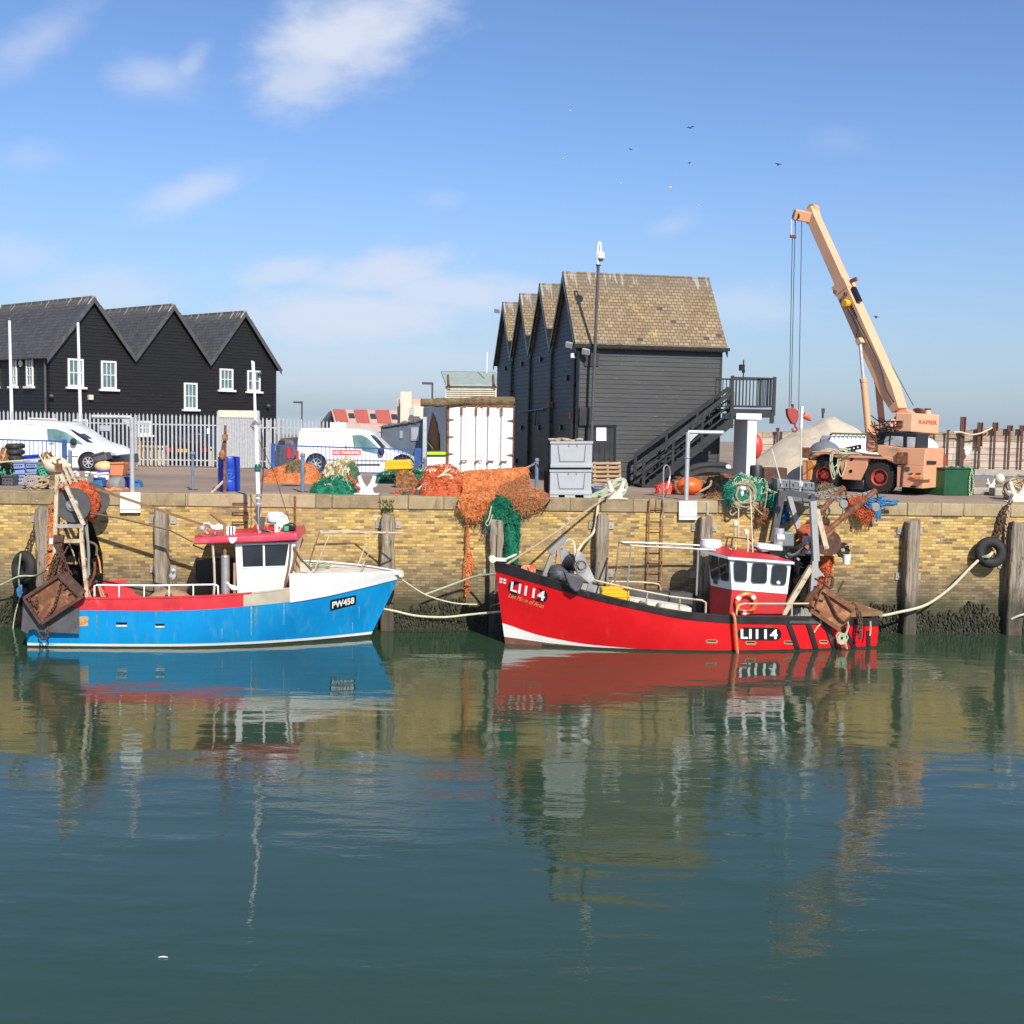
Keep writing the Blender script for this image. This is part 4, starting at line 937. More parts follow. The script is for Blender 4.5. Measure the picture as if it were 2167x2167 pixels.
b = MB(); slab(b, vq, q4([(432,418),(530,418),(530,458),(432,458)]),0.6,-0.5); b.build('roof_box', 'clean_white', ov, smooth=0, bevel=0.03)
# ------------------------------------------------------------------ blue railings
def railing(name, label, pl, xl, xr, yt, pitch, posts, zlow=0.16):
    A_, B_ = pl(xl, yt[0]), pl(xr, yt[1]); o = T(name, label, 'railing', V(((A_.x + B_.x) / 2,(A_.y + B_.y) / 2, HQ)))
    b = MB(); b.bar(A_, B_, 0.045); b.build('rail', 'blue_rail', o, smooth=0)
    A2 = V((A_.x, A_.y, HQ + zlow)); B2 = V((B_.x, B_.y, HQ + zlow)); b = MB(); b.bar(A2, B2,0.04); b.build('rail', 'blue_rail', o, smooth=0)
    n = int(abs(xr - xl) / pitch)
    for i in range(1, n): b = MB(); b.bar(A2.lerp(B2, i / n), A_.lerp(B_, i / n),0.018); b.build('bar', 'blue_rail', o, smooth=0)
    for x, w_ in posts:
        p = pl(x, yt[1]); b = MB(); t_ = A_.lerp(B_, (x - xl) / (xr - xl)); b.bar(V((t_.x, t_.y, HQ)), t_ + zz * 0.06, w_); b.build('post', 'blue_rail', o, smooth=0)
    return o
railing('blue_railing', 'blue bar railing in front of the left van', Pl((0,39.5,0),(0,-1,0)),-40,136,(929,934),9,((136,.13),))
rl = Pl((0,40.8,0),(0,-1,0)); railing('blue_railing', 'long blue bar railing in front of the van, carrying a no parking sign', rl, 577,886,(942,952),8.4,((578,.13),(732,.05),(882,.16),(888,.12)))
o = T('no_parking_sign', 'red NO PARKING sign with white letters on the blue railing', 'sign', rl(733,966))
b = MB(); slab(b, rl, q4([(440,592),(640,592),(640,640),(440,640)]),0.015,0.06); b.build('border', 'sign_white', o, smooth=0)
b = MB(); slab(b, rl, q4([(447,598),(634,598),(634,634),(447,634)]),0.006,0.066); b.build('panel', 'sign_red', o, smooth=0)
flat_text('NO PARKING', rl(C4x(456), C4y(627),0.068), rl(C4x(626), C4y(627),0.068), rl(C4x(456), C4y(604),0.068),0.003, offset=0.02).build('lettering', 'letter_white', o, smooth=0)
o = T('height_gauge', 'short blue post and gate leaf beside the left van', 'post', V((at(148,985,39).x, 39, HQ))); b = MB(); p = at(148,955,39); b.bar(V((p.x, 39, HQ)), p, 0.13,0.1); b.build('post', 'blue_post', o, smooth=0, bevel=0.02)
b = MB(); b.ball(p, (0.075,0.06,0.05),8,6); b.build('cap', 'blue_post', o)
# ------------------------------------------------------------------ shipping container
kp = Pl(at(945,1000,41.5),(math.sin(R(-2)),-math.cos(R(2)),0)); 
cn = T('shipping_container', 'rust streaked white shipping container, its doors facing and a torn hole in its side', 'container', V((kp(1018,1000,-2).x, 43.5, HQ)))
Ptl, Ptr = kp(948,856), kp(1089,853); z1 = Ptl.z; ax = V((Ptr.x - Ptl.x, Ptr.y - Ptl.y, 0)); Wc = ax.length; ax.normalize(); dn = -kp.n
dl = (at(897,870,47.0) - Ptl); dl.z = 0; dl = dl.normalized()                     # the long side runs back and to the left
PB = V((Ptl.x, Ptl.y, HQ)); Lc = 5.6; Hc_ = z1 - HQ
b = MB(); b.prism([PB, PB + ax * Wc, PB + ax * Wc + dl * Lc, PB + dl * Lc], zz * Hc_); b.build('body', 'white_paint', cn, smooth=0)
sn = V((-dl.y, dl.x, 0)); sn = sn if sn.x < 0 else -sn
kl = Pl(PB, sn)
def ctop(i, h): return PB + ax * (Wc * i) + zz * h
b = MB()
for k in range(4):
    x0 = Wc * k / 4
    b.obox(PB + ax * (x0 + 0.05) - dn * 0.045 + zz * 0.06, ax * (Wc / 4 - 0.1), dn * 0.04, zz * (Hc_ - 0.14))
b.build('door_panel', 'white_paint', cn, smooth=0, bevel=0.015)
for i, x in enumerate((0.21,0.43,0.61,0.81)):
    b = MB(); q = PB + ax * (Wc * x) - dn * 0.085; b.cyl(q + zz * 0.05, q + zz * (Hc_ - 0.05),0.02,7); lb_ = b.build('locking_bar', 'galv', cn)
    for z in (0.12,0.55, Hc_ - 0.22):
        b = MB(); b.box(q + zz * z, (0.075,0.06,0.28 if z != 0.55 else 0.08)); b.build('bar_clamp', 'rust', cn, smooth=0)
    b = MB(); b.bar(q + zz * 0.62, q + zz * 0.62 + ax * 0.22 - dn * 0.03,0.035); b.build('handle', 'rust', cn, smooth=0)
for sx in (0.0,1.0):
    for z in (0.25,0.85,1.45,2.05):
        b = MB(); q = PB + ax * (Wc * sx) - dn * 0.075 + zz * z; s2 = 1 if sx == 0 else -1
        b.prism([q + zz * .03, q + ax * .08 * s2 + zz * .03, q + ax * .26 * s2, q + ax * .08 * s2 - zz * .03, q - zz * .03],-dn * 0.02); b.build('hinge', 'rust', cn, smooth=0)
b = MB(); b.obox(PB - ax * 0.02 - dn * 0.06, ax * 0.065, dn * 0.1, zz * Hc_); b.obox(PB + ax * (Wc - 0.03) - dn * 0.06, ax * 0.035, dn * 0.1, zz * Hc_); b.obox(PB - ax * 0.02 - dn * 0.065 + zz * (Hc_ - 0.06), ax * (Wc + .04), dn * 0.1, zz * 0.07); b.build('corner_frame', 'rust', cn, smooth=0)
b = MB(); n = 40; rows = [[],[]]
for i in range(n + 1):
    o_ = 0.02 if i % 4 in (0,1) else 0.0
    for k, z in ((0,0.05),(1, Hc_ - 0.08)): rows[k].append(PB + dl * (0.1 + (Lc - 0.1) * i / n) + sn * (0.012 + o_) + zz * z)
b.grid(rows); b.build('side_panel', 'plastic_grey', cn, smooth=0)
t6 = lambda x, y: (680 + x * 0.21739,780 + y * 0.21739)
b = MB(); slab(b, kl, [t6(*p) for p in ((1078,425),(1115,520),(1140,640),(1146,800),(1035,800),(1035,640))],0.012,0.06); b.build('torn_hole', 'net_brown', cn, smooth=0)
b = MB(); slab(b, kl, [t6(*p) for p in ((1032,640),(1062,560),(1062,800),(1032,800))],0.012,0.066); b.build('dark_gap', 'black_paint', cn, smooth=0)
b = MB(); b.tube([kl(*t6(1028,705),.12), kl(*t6(1092,780),.12)],0.03,6); b.build('yellow_strap', 'lime', cn)
b = MB(); rr = random.Random(4); P_ = [at(*t6(970,330),41.2), at(*t6(1100,332),41.3), at(*t6(1250,325),41.4), at(*t6(1500,318),41.5), at(*t6(1700,316),41.6), at(*t6(1880,318),41.7)]
P_ = smooth_pts(P_, 5); b.tube(P_, [0.155 + rr.uniform(-.02,.02) for _ in P_],10); b.lathe(P_[0] + V((-.004,0,0)),(-1,0,0),[(0.10,0),(0.10,-0.02),(0,-0.02)],10)
solo(b, 'rolled_tarpaulin', 'rope_mass_dark', 'long dark roll of old tarpaulin lying along the top of the container', 'tarpaulin', smooth=1)
# white fish box trailer with lime and red bands in front of the container side
fp = Pl((0,40.9,0),(0,-1,0)); o = T('striped_kiosk', 'low white box with a lime band and a red band beside the container', 'trailer', V((fp(922,1000).x, 41.3, HQ)))
b = MB(); slab(b, fp, [t6(*p) for p in ((1030,860),(1205,860),(1205,1060),(1030,1060))],0.9); b.build('body', 'clean_white', o, smooth=0)
b = MB(); slab(b, fp, [t6(*p) for p in ((1028,815),(1206,815),(1206,838),(1028,838))],0.92,0.02); b.build('lime_band', 'lime', o, smooth=0)
b = MB(); slab(b, fp, [t6(*p) for p in ((1028,838),(1206,838),(1206,858),(1028,858))],0.9,0.015); b.build('green_band', 'tank_green', o, smooth=0)
b = MB(); slab(b, fp, [t6(*p) for p in ((1028,944),(1206,944),(1206,966),(1028,966))],0.92,0.015); b.build('red_band', 'sign_red', o, smooth=0)
b = MB(); p = at(*t6(1010,470),41); b.bar(V((p.x, 41, HQ)), p, 0.13,0.13); solo(b, 'metal_upright', 'galv', 'pale grey steel upright at the back corner of the container', 'post')
# grey shed
gp = Pl(at(808,990,47.5),(-0.35,-0.94,0)); o = T('grey_shed', 'grey flat roofed shed with overgrown roof edge left of the container', 'shed', V((gp(850,990,-1).x, 48, HQ)))
b = MB(); slab(b, gp, [t6(*p) for p in ((596,575),(1000,505),(1000,1020),(596,1020))],2.6); b.build('wall', 'shed_grey', o, smooth=0)
b = MB(); slab(b, gp, [t6(*p) for p in ((872,572),(948,572),(948,702),(872,702))],0.03,0.04); wn = b.build('window', 'galv', o, smooth=0)
b = MB(); slab(b, gp, [t6(*p) for p in ((882,590),(938,586),(938,690),(882,690))],0.01,0.05); b.build('notice', 'plastic_grey', o, smooth=0)
b = MB(); slab(b, gp, [t6(*p) for p in ((762,605),(790,605),(790,680),(762,680))],0.03,0.04); b.build('panel', 'galv', o, smooth=0)
b = MB(); rr = random.Random(8)
for i in range(500):
    k = rr.random(); q = gp(*t6(590 + 412 * k, 572 - 70 * k), rr.uniform(-.6,.1)); d = V((rr.uniform(-1,1), rr.uniform(-1,1), rr.uniform(-.4,1))).normalized(); w3 = d.orthogonal() * 0.02
    b.add([q - w3, q + w3, q + d * rr.uniform(.08,.2)],[(0,1,2)])
b.build('roof_moss', 'rope_mass_dark', o, smooth=0)
b = MB(); b.prism([gp(*t6(585,575),.08), gp(*t6(1005,503),.08), gp(*t6(1005,503),-2.7), gp(*t6(585,575),-2.7)], zz * 0.06); b.build('roof', 'shed_grey', o, smooth=0)
# ------------------------------------------------------------------ buildings beyond
def ray_box(name, label, cat): pass
dp = Pl((0,62,0),(0,-1,0)); o = T('louvred_tower', 'cream louvred building with a green gabled roof behind the container', 'building', V((dp(990,950).x, 64, HQ)))
sx_, sy_ = (lambda p: t6(*p)), None
b = MB(); slab(b, dp, [t6(*p) for p in ((1208,165),(1705,168),(1705,900),(1208,900))],3.4); b.build('wall', 'cream', o, smooth=0)
for y in (195,215,235,255,275,295):
    b = MB(); slab(b, dp, [t6(*p) for p in ((1222, y),(1695, y + 3),(1695, y + 13),(1222, y + 10))],0.03,0.06); b.build('louvre', 'cream', o, smooth=0)
E0, E1 = dp(*t6(1212,168),.15), dp(*t6(1712,172),.15); K0, K1 = dp(*t6(1165,38),-1.8), dp(*t6(1700,48),-1.8)
b = MB(); b.prism([E0, E1, K1, K0], V((0,0.05,0.08))); E2, E3 = V((E0.x, E0.y + 3.8, E0.z)), V((E1.x, E1.y + 3.8, E1.z)); b.prism([E2, K0, K1, E3], V((0,-0.05,0.08))); b.build('roof', 'lead_green', o, smooth=0)
b = MB(); b.prism([E0 + V((.05,.1,0)), E2 + V((0.05,0,0)), K0 + V((.05,0,-.05))], V((0.1,0,0))); b.obox(V((E0.x, E0.y + 0.2, HQ)), V((0.05,0,0)), V((0,3.4,0)), zz * (E0.z - HQ)); b.build('gable', 'shed_grey', o, smooth=0)
for x in (1240,1680): b = MB(); b.tube([dp(*t6(x - 5,60),.3 - 1.5), dp(*t6(x, 150),.3), dp(*t6(x + 20,185),.2)],0.05,5); b.build('rust_brace', 'rust', o)
b = MB(); q = at(1030,790,62.5); b.tube([q, at(1031,745,62.5)],0.03,5); solo(b, 'radio_mast', 'clean_white', 'thin white radio mast rising between the cream tower and the black hut', 'mast')
ep = Pl((0,74,0),(0,-1,0)); o = T('cream_building', 'cream building with a stubby white chimney behind the grey shed', 'building', V((ep(880,930).x, 77, HQ)))
b = MB(); slab(b, ep, [t6(*p) for p in ((762,285),(980,300),(1010,600),(762,600))],6); slab(b, ep, [t6(*p) for p in ((740,295),(762,285),(762,600),(740,600))],5,-0.2); b.build('wall', 'pink_tile', o, smooth=0)
b = MB(); slab(b, ep, [t6(*p) for p in ((800,440),(835,360),(850,390),(900,350),(1010,380),(1010,600),(800,600))],2,1.5); b.build('front_wing', 'cream', o, smooth=0)
b = MB(); p = ep(*t6(832,225),1.2); b.bar(V((p.x, p.y, HQ + 1)), p, 0.7,0.7); b.build('chimney', 'cream', o, smooth=0)
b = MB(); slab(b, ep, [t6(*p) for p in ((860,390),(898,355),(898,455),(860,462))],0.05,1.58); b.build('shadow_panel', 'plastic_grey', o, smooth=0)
rp = Pl((0,86,0),(0,-1,0)); o = T('red_roof_building', 'distant building with a red and cream roof and skylights above the far fence', 'building', V((rp(770,920).x, 89, HQ)))
b = MB(); A_, B_, C_, D_ = rp(*t6(130,520)), rp(*t6(760,540)), rp(*t6(740,408),-4), rp(*t6(95,398),-4); 
def rq(u_, v_): return A_.lerp(B_, u_).lerp(D_.lerp(C_, u_), v_)
nr = (B_ - A_).cross(D_ - A_).normalized(); nr = nr if nr.z > 0 else -nr
b.prism([A_, B_, C_, D_],-nr * 0.2); b.build('roof', 'pink_tile', o, smooth=0)
for a_, c_ in ((0.03,0.215),(0.345,0.545),(0.67,0.88)): b = MB(); b.prism([rq(a_, 0) + nr * .02, rq(c_, 0) + nr * .02, rq(c_ - .005,.96) + nr * .02, rq(a_ - .005,.96) + nr * .02], nr * 0.05); b.build('red_sheet', 'red_tile', o, smooth=0)
for a_ in (0.245,0.575,0.90): b = MB(); b.prism([rq(a_, .3) + nr * .02, rq(a_ + .085,.3) + nr * .02, rq(a_ + .08,.62) + nr * .02, rq(a_ - .005,.62) + nr * .02], nr * 0.08); b.build('skylight', 'glass_dark', o, smooth=0)
b = MB(); b.prism([A_ - nr * .1, B_ - nr * .1, V((B_.x, B_.y, HQ)), V((A_.x, A_.y, HQ))], V((0,6,0))); b.build('wall', 'pink_tile', o, smooth=0)
b = MB(); b.prism([A_ + V((-1.2,.3,-.2)), D_ + V((-.1,0,-.1)), V((D_.x, D_.y + 4, A_.z)), V((A_.x - 1.2, A_.y + 8, HQ)), V((A_.x - 1.2, A_.y, HQ))], V((0.3,0,0))); b.build('gable', 'dark_grey', o, smooth=0)
def lamp(px, ytop, ybot, d, lb, arm=-1):
    p0, p1 = V((at(px, ybot, d).x, d, HQ)), at(px, ytop, d); o = T('street_lamp', lb, 'street lamp', p0, 'street lamps beyond the fence')
    b = MB(); b.tube([p0, p1],0.06,6); b.build('post', 'dark_grey', o); b = MB(); b.box(p1 + V((arm * .28,0,0.02)),(0.65,0.25,0.14)); b.build('head', 'dark_grey', o, smooth=0, bevel=0.03)
lamp(639,852,900,84, 'far street lamp above the fence right of the black house'); lamp(915,812,900,70, 'street lamp above the cream chimney building')
# ------------------------------------------------------------------ sea wall, sand, right background
K5 = lambda x, y: (1880 + x * 0.14855,850 + y * 0.14855)
sw = Pl((0,51,0),(0.03,-1,0))
o = T('sea_wall', 'pale weathered timber sea wall behind the crane', 'sea wall', V((sw(1950,1000).x, 51, HQ)))
b = MB(); slab(b, sw, [(1560,914),(1640,914),(1700,912),(1790,912),(1960,914),(2010,914),(2036,916),(2080,906),(2240,911),(2240,1004),(1560,1004)],0.5); b.build('planking', 'sea_wall_timber', o, smooth=0)
b = MB(); slab(b, sw, [(1560,984),(2240,996),(2240,1010),(1560,1003)],0.9,0.35); b.build('footing', 'concrete', o, smooth=0)
RH = random.Random(6)
for i, (x, yt, yb, lb) in enumerate(((1646,905,930, 'rusty steel pile left of the sand heap, under the crane hook'),(1700,908,920, 'short rusty pile just right of the windsock pole'),(1809,905,935, 'short rusty pile beside the left edge of the crane boom base'),(1947,917,975, 'short rusty pile behind the crane counterweight'),(1977,918,975, 'rusty pile at the right edge of the crane counterweight'),(2007,912,985, 'slim rusty pile just left of the tallest pile'),(2039,882,990, 'tallest rusty steel pile, rising high over the sea wall behind the green tank'),(2075,894,985, 'second tall rusty pile, right of the tallest one'),(2107,894,992, 'rusty pile with the white rope end tied at its top'),(2138,900,996, 'rusty pile near the right edge of the sea wall'),(2164,900,998, 'rightmost rusty pile at the photo edge'))):
    t_, q = sw(x, yt, .22), sw(x, yb, .22); wd = .11 if yt > 903 else .19; bq = V((t_.x, t_.y, HQ)); L = t_.z - HQ; pz = T('steel_pile', lb, 'steel pile', bq, 'rusty piles along the sea wall')
    lw = wd if x == 2039 else min(wd, .085); zl = sw(x, 945 if x == 2075 else 912,.22).z - HQ
    b = MB(); b.obox(bq - V((lw / 2,0,0)), V((lw, 0,0)), V((0,0.06,0)), zz * L); b.build('web', 'rust_dark', pz, smooth=0)
    for s2 in (-1,1): b = MB(); b.obox(bq + V((s2 * wd / 2 - 0.016,-wd * .3, zl)), V((0.032,0,0)), V((0, wd * .6,0)), zz * max(.05, L - zl)); b.build('flange', 'rust', pz, smooth=0)
    b = MB(); b.obox(bq + V((-wd / 2,.01, zl)), V((wd, 0,0)), V((0,.03,0)), zz * max(.05, L - zl)); b.build('pile_head', 'rust_dark', pz, smooth=0)
b = MB(); pts = smooth_pts([sw(*K5(930,438),.35), sw(*K5(1040,436),.35), sw(*K5(1120,462),.4), sw(*K5(1220,468),.4), sw(*K5(1340,440),.4), sw(*K5(1480,372),.3)],6); b.tube(pts, 0.035,5); solo(b, 'white_rope', 'rope_pale', 'white rope slung along the top of the sea wall between rusty piles', 'rope')
b = MB(); b.ball(sw(*K5(1118,725),.2),(0.13,.1,.16),8,6); b.ball(sw(*K5(1125,675),.2),(0.2,.1,.12),8,6); solo(b, 'hanging_float', 'clean_white', 'small white float hung on the sea wall right of the tallest pile', 'float')
# sand heap
rnd = random.Random(12); c = V((at(1700,950,47).x, 47.6, HQ)); b = MB(); rows = []; prof = [(1590,985),(1600,970),(1640,938),(1680,914),(1728,891),(1745,883),(1765,881),(1790,892),(1815,907),(1850,930),(1890,962),(1910,985)]
pz = [at(x, y, 47.5) for x, y in prof]; nx = 60; ny = 14
for j in range(ny + 1):
    row = []; vv = j / ny * 2 - 1
    for i in range(nx + 1):
        k = i / nx * (len(pz) - 1); a = int(min(k, len(pz) - 2)); p = pz[a].lerp(pz[a + 1], k - a); h = max(0, p.z - HQ); z = h * (1 - abs(vv) ** 1.3) + 0.16 * fbm((p.x * 1.3, vv * 3,0)) * (1 if h > .3 else .2)
        row.append(V((p.x, 47.5 + vv * (1.0 + h * 1.1), HQ - 0.03 + max(0, z))))
    rows.append(row)
b.grid(rows); solo(b, 'sand_heap', 'sand', 'large heap of pale sand behind the crane hook', 'sand heap', smooth=2)
# windsock
p0 = at(1695,913,50); p1 = at(1697,860,50); o = T('windsock', 'small orange windsock hanging beside a white pole by the sand heap', 'windsock', V((p0.x, 50, HQ)))
b = MB(); b.tube([V((p0.x, 50, HQ)), p1],0.07,8); b.build('pole', 'clean_white', o)
b = MB(); b.tube([at(1701,878,50), at(1707,881,50), at(1714,887,50), at(1717,890,50)],[0.14,.15,.1,.04],10); b.build('sock', 'sock_red', o)
b = MB(); p = at(1742,865,50); b.tube([at(1741,885,50), p],0.05,6); b.lathe(at(1742,874,50), zz, [(.07,0),(.07,.2),(0,.2)],6); solo(b, 'beacon_post', 'dark_grey', 'small banded beacon post at the top of the sand heap', 'post')
# tanker cab, dome, white dome
o = T('white_tanker', 'white tanker vehicle with a dark top rail, half hidden behind the crane', 'vehicle', V((at(1800,985,46).x, 46, HQ))); tp_ = Pl((0,45,0),(0,-1,0))
b = MB(); soft_slab(b, tp_, [(1756,985),(1754,930),(1760,922),(1836,922),(1838,985)],1.8,0.12); b.build('body', 'clean_white', o)
b = MB(); b.tube([tp_(1756,921,.1), tp_(1761,917,.1), tp_(1800,918,.1), tp_(1838,919,.1)],0.04,6); b.build('top_rail', 'tank_green', o)
for i in range(9): b = MB(); b.bar(tp_(1760 + i * 9,926,.06), tp_(1760 + i * 9,919,.06),0.03); b.build('rail_post', 'galv', o, smooth=0)
for x in (1775,1822): wheel(o, V((tp_(x, 985,0.02).x, 44.9, HQ + .35)), V((0,-1,0)),.35,.22, 'galv')
b = MB(); q = at(1745,958,44); b.ball(V((q.x, 44, q.z - 0.1)),(0.62,0.6,0.55),20,12); solo(b, 'grey_dome', 'plastic_grey_dark', 'rounded grey cover in front of the sand heap, left of the crane', 'cover', smooth=2)
b = MB(); q = at(1958,965,45.5); b.ball(V((q.x, 45.5, q.z)),(0.55,0.5,0.72),20,12); solo(b, 'white_dome', 'clean_white', 'white domed tank behind the crane cab', 'tank', smooth=2)
# grey trough, blocks, pair of white bitts, bag
b = MB(); q = sw(2070,1005,1.2); b.prism([at(2060,1008,48), at(2115,1008,48), at(2120,1023,48), at(2060,1023,48)], V((0,1.0,0))); b.build; solo(b, 'steel_trough', 'plastic_grey_dark', 'dark grey steel trough behind the pair of white bitts', 'trough', smooth=0)
b = MB(); b.prism([at(2132,1010,47), at(2230,1011,47), at(2230,1030,47), at(2117,1030,47), at(2117,1021,47)], V((0,1.2,0))); b.prism([at(2117,1021,46.9), at(2230,1022.5,46.9), at(2230,1024.5,46.9), at(2117,1023.5,46.9)], V((0,0.1,0))); solo(b, 'steel_skip', 'plastic_grey_dark', 'long grey steel skip at the right edge behind the rope covered bitt', 'skip', smooth=0)
b = MB(); b.ball(at(2115,1013,44),(0.2,.2,.2),9,7); solo(b, 'plastic_sack', 'cream', 'pale plastic sack beside the white bitts', 'sack', smooth=2)
for i, (xa, xb, y0, y1, lb) in enumerate(((2046,2104,1032,1047, 'left concrete kerb block right of the green tank'),(2105,2155,1033,1050, 'right concrete kerb block beside the rope covered bitt'))):
    a_ = gnd(xa, y1); bb_ = gnd(xb, y1); h = at(xa, y0, a_.y).z - HQ; b = MB(); b.obox(a_, bb_ - a_, V((0,0.5,0)), zz * h); solo(b, 'kerb_block', 'concrete', lb, 'concrete block', 'concrete kerb blocks on the quay', smooth=0, bevel=0.04)
def bitt(label, cx, yb, w_px, h_px, mt='white_paint', d=None):
    p = gnd(cx, yb); s2 = p.y / F; w_ = w_px * s2; h = h_px * s2; o = T('mooring_bitt', label, 'mooring bitt', p, 'white mooring bitts on the quay edge')
    b = MB(); b.prism([p + V((-w_ * .5,-.16,0)), p + V((w_ * .5,-.16,0)), p + V((w_ * .5,.16,0)), p + V((-w_ * .5,.16,0))], zz * h * .06)
    b.prism([p + V((-w_ * .30,-.12, h * .06)), p + V((w_ * .30,-.12, h * .06)), p + V((w_ * .22,-.12, h * .35)), p + V((w_ * .28,-.12, h * .42)), p + V((-w_ * .28,-.12, h * .42)), p + V((-w_ * .22,-.12, h * .35))], V((0,.24,0))); b.build('base', mt, o, smooth=0, bevel=0.02)
    for sd_ in (-1,1):
        b = MB(); q = p + V((sd_ * w_ * .14,0, h * .36)); b.tube([q, p + V((sd_ * w_ * .24,0, h * .62)), p + V((sd_ * w_ * .31,0, h * .97)), p + V((sd_ * w_ * .32,0, h))],[w_ * .13, w_ * .105, w_ * .085, w_ * .06],12)
        b.tube([p + V((sd_ * w_ * .16,0, h * .42)), p + V((sd_ * w_ * .36,0, h * .50)), p + V((sd_ * w_ * .42,0, h * .52))],[w_ * .09, w_ * .065, w_ * .03],10); b.build('horn', mt, o)
    return o
bitt('white twin horned mooring bitt beside the green net heap on the quay edge', 776,1046,52,39)
bitt('cream mooring bitt wound with green rope, right of the grey bins', 1303,1056,50,38, 'old_white')
bitt('small pair of pale bitt horns in front of the grey trough', 2096,1033,24,20, 'old_white')
bitt('pale mooring bitt buried in thick tan rope at the right edge', 2152,1062,52,42, 'old_white')
# ================================================================== fishing boats
class Boat:
    """hull frame: origin at the stern on the waterline, u towards the bow, n towards the camera"""
    def __init__(s, o, u, Lw, Lo, zbow, bw, bd, tuck, sheer=None):
        s.o = V(o); s.u = V(u).normalized(); s.n = V((s.u.y, -s.u.x, 0))
        if s.n.y > 0: s.n = -s.n
        s.Lw, s.Lo, s.zb, s.bw, s.bd, s.tuck = Lw, Lo, zbow, bw, bd, tuck
    def L(s, z): return s.Lw + (s.Lo - s.Lw) * max(-0.4, z / s.zb)
    def half(s, q, z):                    # half breadth at fraction q of the length and height z
        k = min(1.0, max(0.0, z / 1.0)); B = s.bw + (s.bd - s.bw) * k ** 0.7; p = 1.75 + 1.0 * min(1.3, max(0, z) / 1.3); qm = 0.42
        if q > qm: return B * max(0.0,1 - ((q - qm) / (1 - qm)) ** p)
        return B * (1 - s.tuck * ((qm - q) / qm) ** 2)
    def P(s, x, z, side=1, off=0.0):
        q = min(1, max(0, x / s.L(z))); return s.o + s.u * x + s.n * side * (s.half(q, z) + off) + V((0,0, z))
    def hit(s, px, py):
        r = ray(px, py); lo, hi = 24.0,34.0
        def f(d):
            p = CAM + r * (d / r.y); x = (p - s.o).dot(s.u); t = (p - s.o).dot(s.n); q = min(1, max(0, x / s.L(p.z))); return t - s.half(q, p.z)
        if f(hi) > 0: hi = 40
        for _ in range(50):
            m = (lo + hi) / 2
            if f(m) > 0: lo = m
            else: hi = m
        p = CAM + r * (lo / r.y); return (p - s.o).dot(s.u), p.z
    def pl(s, t): return Pl(s.o + s.n * t, s.n)
    def curve(s, pts):                    # photo points along the near side -> z(x)
        h = sorted(s.hit(*p) for p in pts)
        def z(x):
            if x <= h[0][0]: return h[0][1]
            for (xa, za),(xb, zb) in zip(h, h[1:]):
                if x <= xb: return za + (zb - za) * (x - xa) / max(1e-6, xb - xa)
            return h[-1][1]
        # light smoothing
        return lambda x: (z(x - .25) + 2 * z(x) + z(x + .25)) / 4
    def W(s, x, t, z): return s.o + s.u * x + s.n * t + V((0,0, z))
    def strip(s, mb, zlo, zhi, x0=0.0, x1=None, off=0.0, nx=70, nz=4, sides=(1,-1)):
        for sd_ in sides:
            rows = []
            for i in range(nx + 1):
                k = i / nx; row = []
                for j in range(nz + 1):
                    xe = x1 if x1 is not None else None
                    zz_ = None
                    x = x0 + ((xe if xe is not None else s.Lo) - x0) * k
                    z = zlo(x) + (zhi(x) - zlo(x)) * j / nz
                    if xe is None: x = x0 + (s.L(z) - x0) * k; z = zlo(x) + (zhi(x) - zlo(x)) * j / nz
                    row.append(s.P(x, z, sd_, off))
                rows.append(row if sd_ < 0 else row[::-1])
            mb.grid(rows)
    def cap(s, mb, zc, x0, x1, w_, h, off=0.0, nx=60, sides=(1,-1)):      # rail along the edge
        for sd_ in sides:
            rows = []
            for i in range(nx + 1):
                x = x0 + (x1 - x0) * i / nx; z = zc(x); p = s.P(x, z, sd_, off); q = p - s.n * sd_ * min(w_, s.half(min(1, x / s.L(z)), z) + off)
                rows.append([p, p + V((0,0, h)), q + V((0,0, h)), q, p] if sd_ > 0 else [p, q, q + V((0,0, h)), p + V((0,0, h)), p])
            mb.grid(rows)
    def deck(s, mb, zf, x0, x1, ins=0.02, nx=40):
        rows = []
        for i in range(nx + 1):
            x = x0 + (x1 - x0) * i / nx; z = zf(x); h = max(0, s.half(min(1, x / s.L(z)), z) - ins); rows.append([s.W(x, -h, z), s.W(x, 0, z + .02), s.W(x, h, z)])
        mb.grid(rows)
    def transom(s, mb, z0, z1, x=0.0, n=8):
        rows = []
        for j in range(n + 1):
            z = z0 + (z1 - z0) * j / n; h = s.half(0, z); rows.append([s.W(x, -h, z), s.W(x, h, z)])
        mb.grid(rows)
    def decal(s, mb, quad_px, pts, fs, off=0.012):   # flat outline (unit square) wrapped onto the near side
        c = [s.hit(*p) for p in quad_px]             # bl br tr tl
        out = []
        for a, b in pts:
            x = (c[0][0] * (1 - a) + c[1][0] * a) * (1 - b) + (c[3][0] * (1 - a) + c[2][0] * a) * b
            z = (c[0][1] * (1 - a) + c[1][1] * a) * (1 - b) + (c[3][1] * (1 - a) + c[2][1] * a) * b
            out.append(s.P(x, z, 1, off))
        return mb.add(out, fs)
def roundrect(r=0.5, n=6, asp=3.0):
    pts = []
    for cx, cy, a0 in ((1 - r / asp, 1 - r, 0),(r / asp, 1 - r, 90),(r / asp, r, 180),(1 - r / asp, r, 270)):
        for i in range(n + 1): a = R(a0 + 90 * i / n); pts.append((cx + r / asp * math.cos(a), cy + r * math.sin(a)))
    return pts
def tubes(mb, pl, lst, r, n=6):
    for pts in lst: mb.tube([pl(*p) for p in pts], r, n)
    return mb
zz = V((0,0,1))
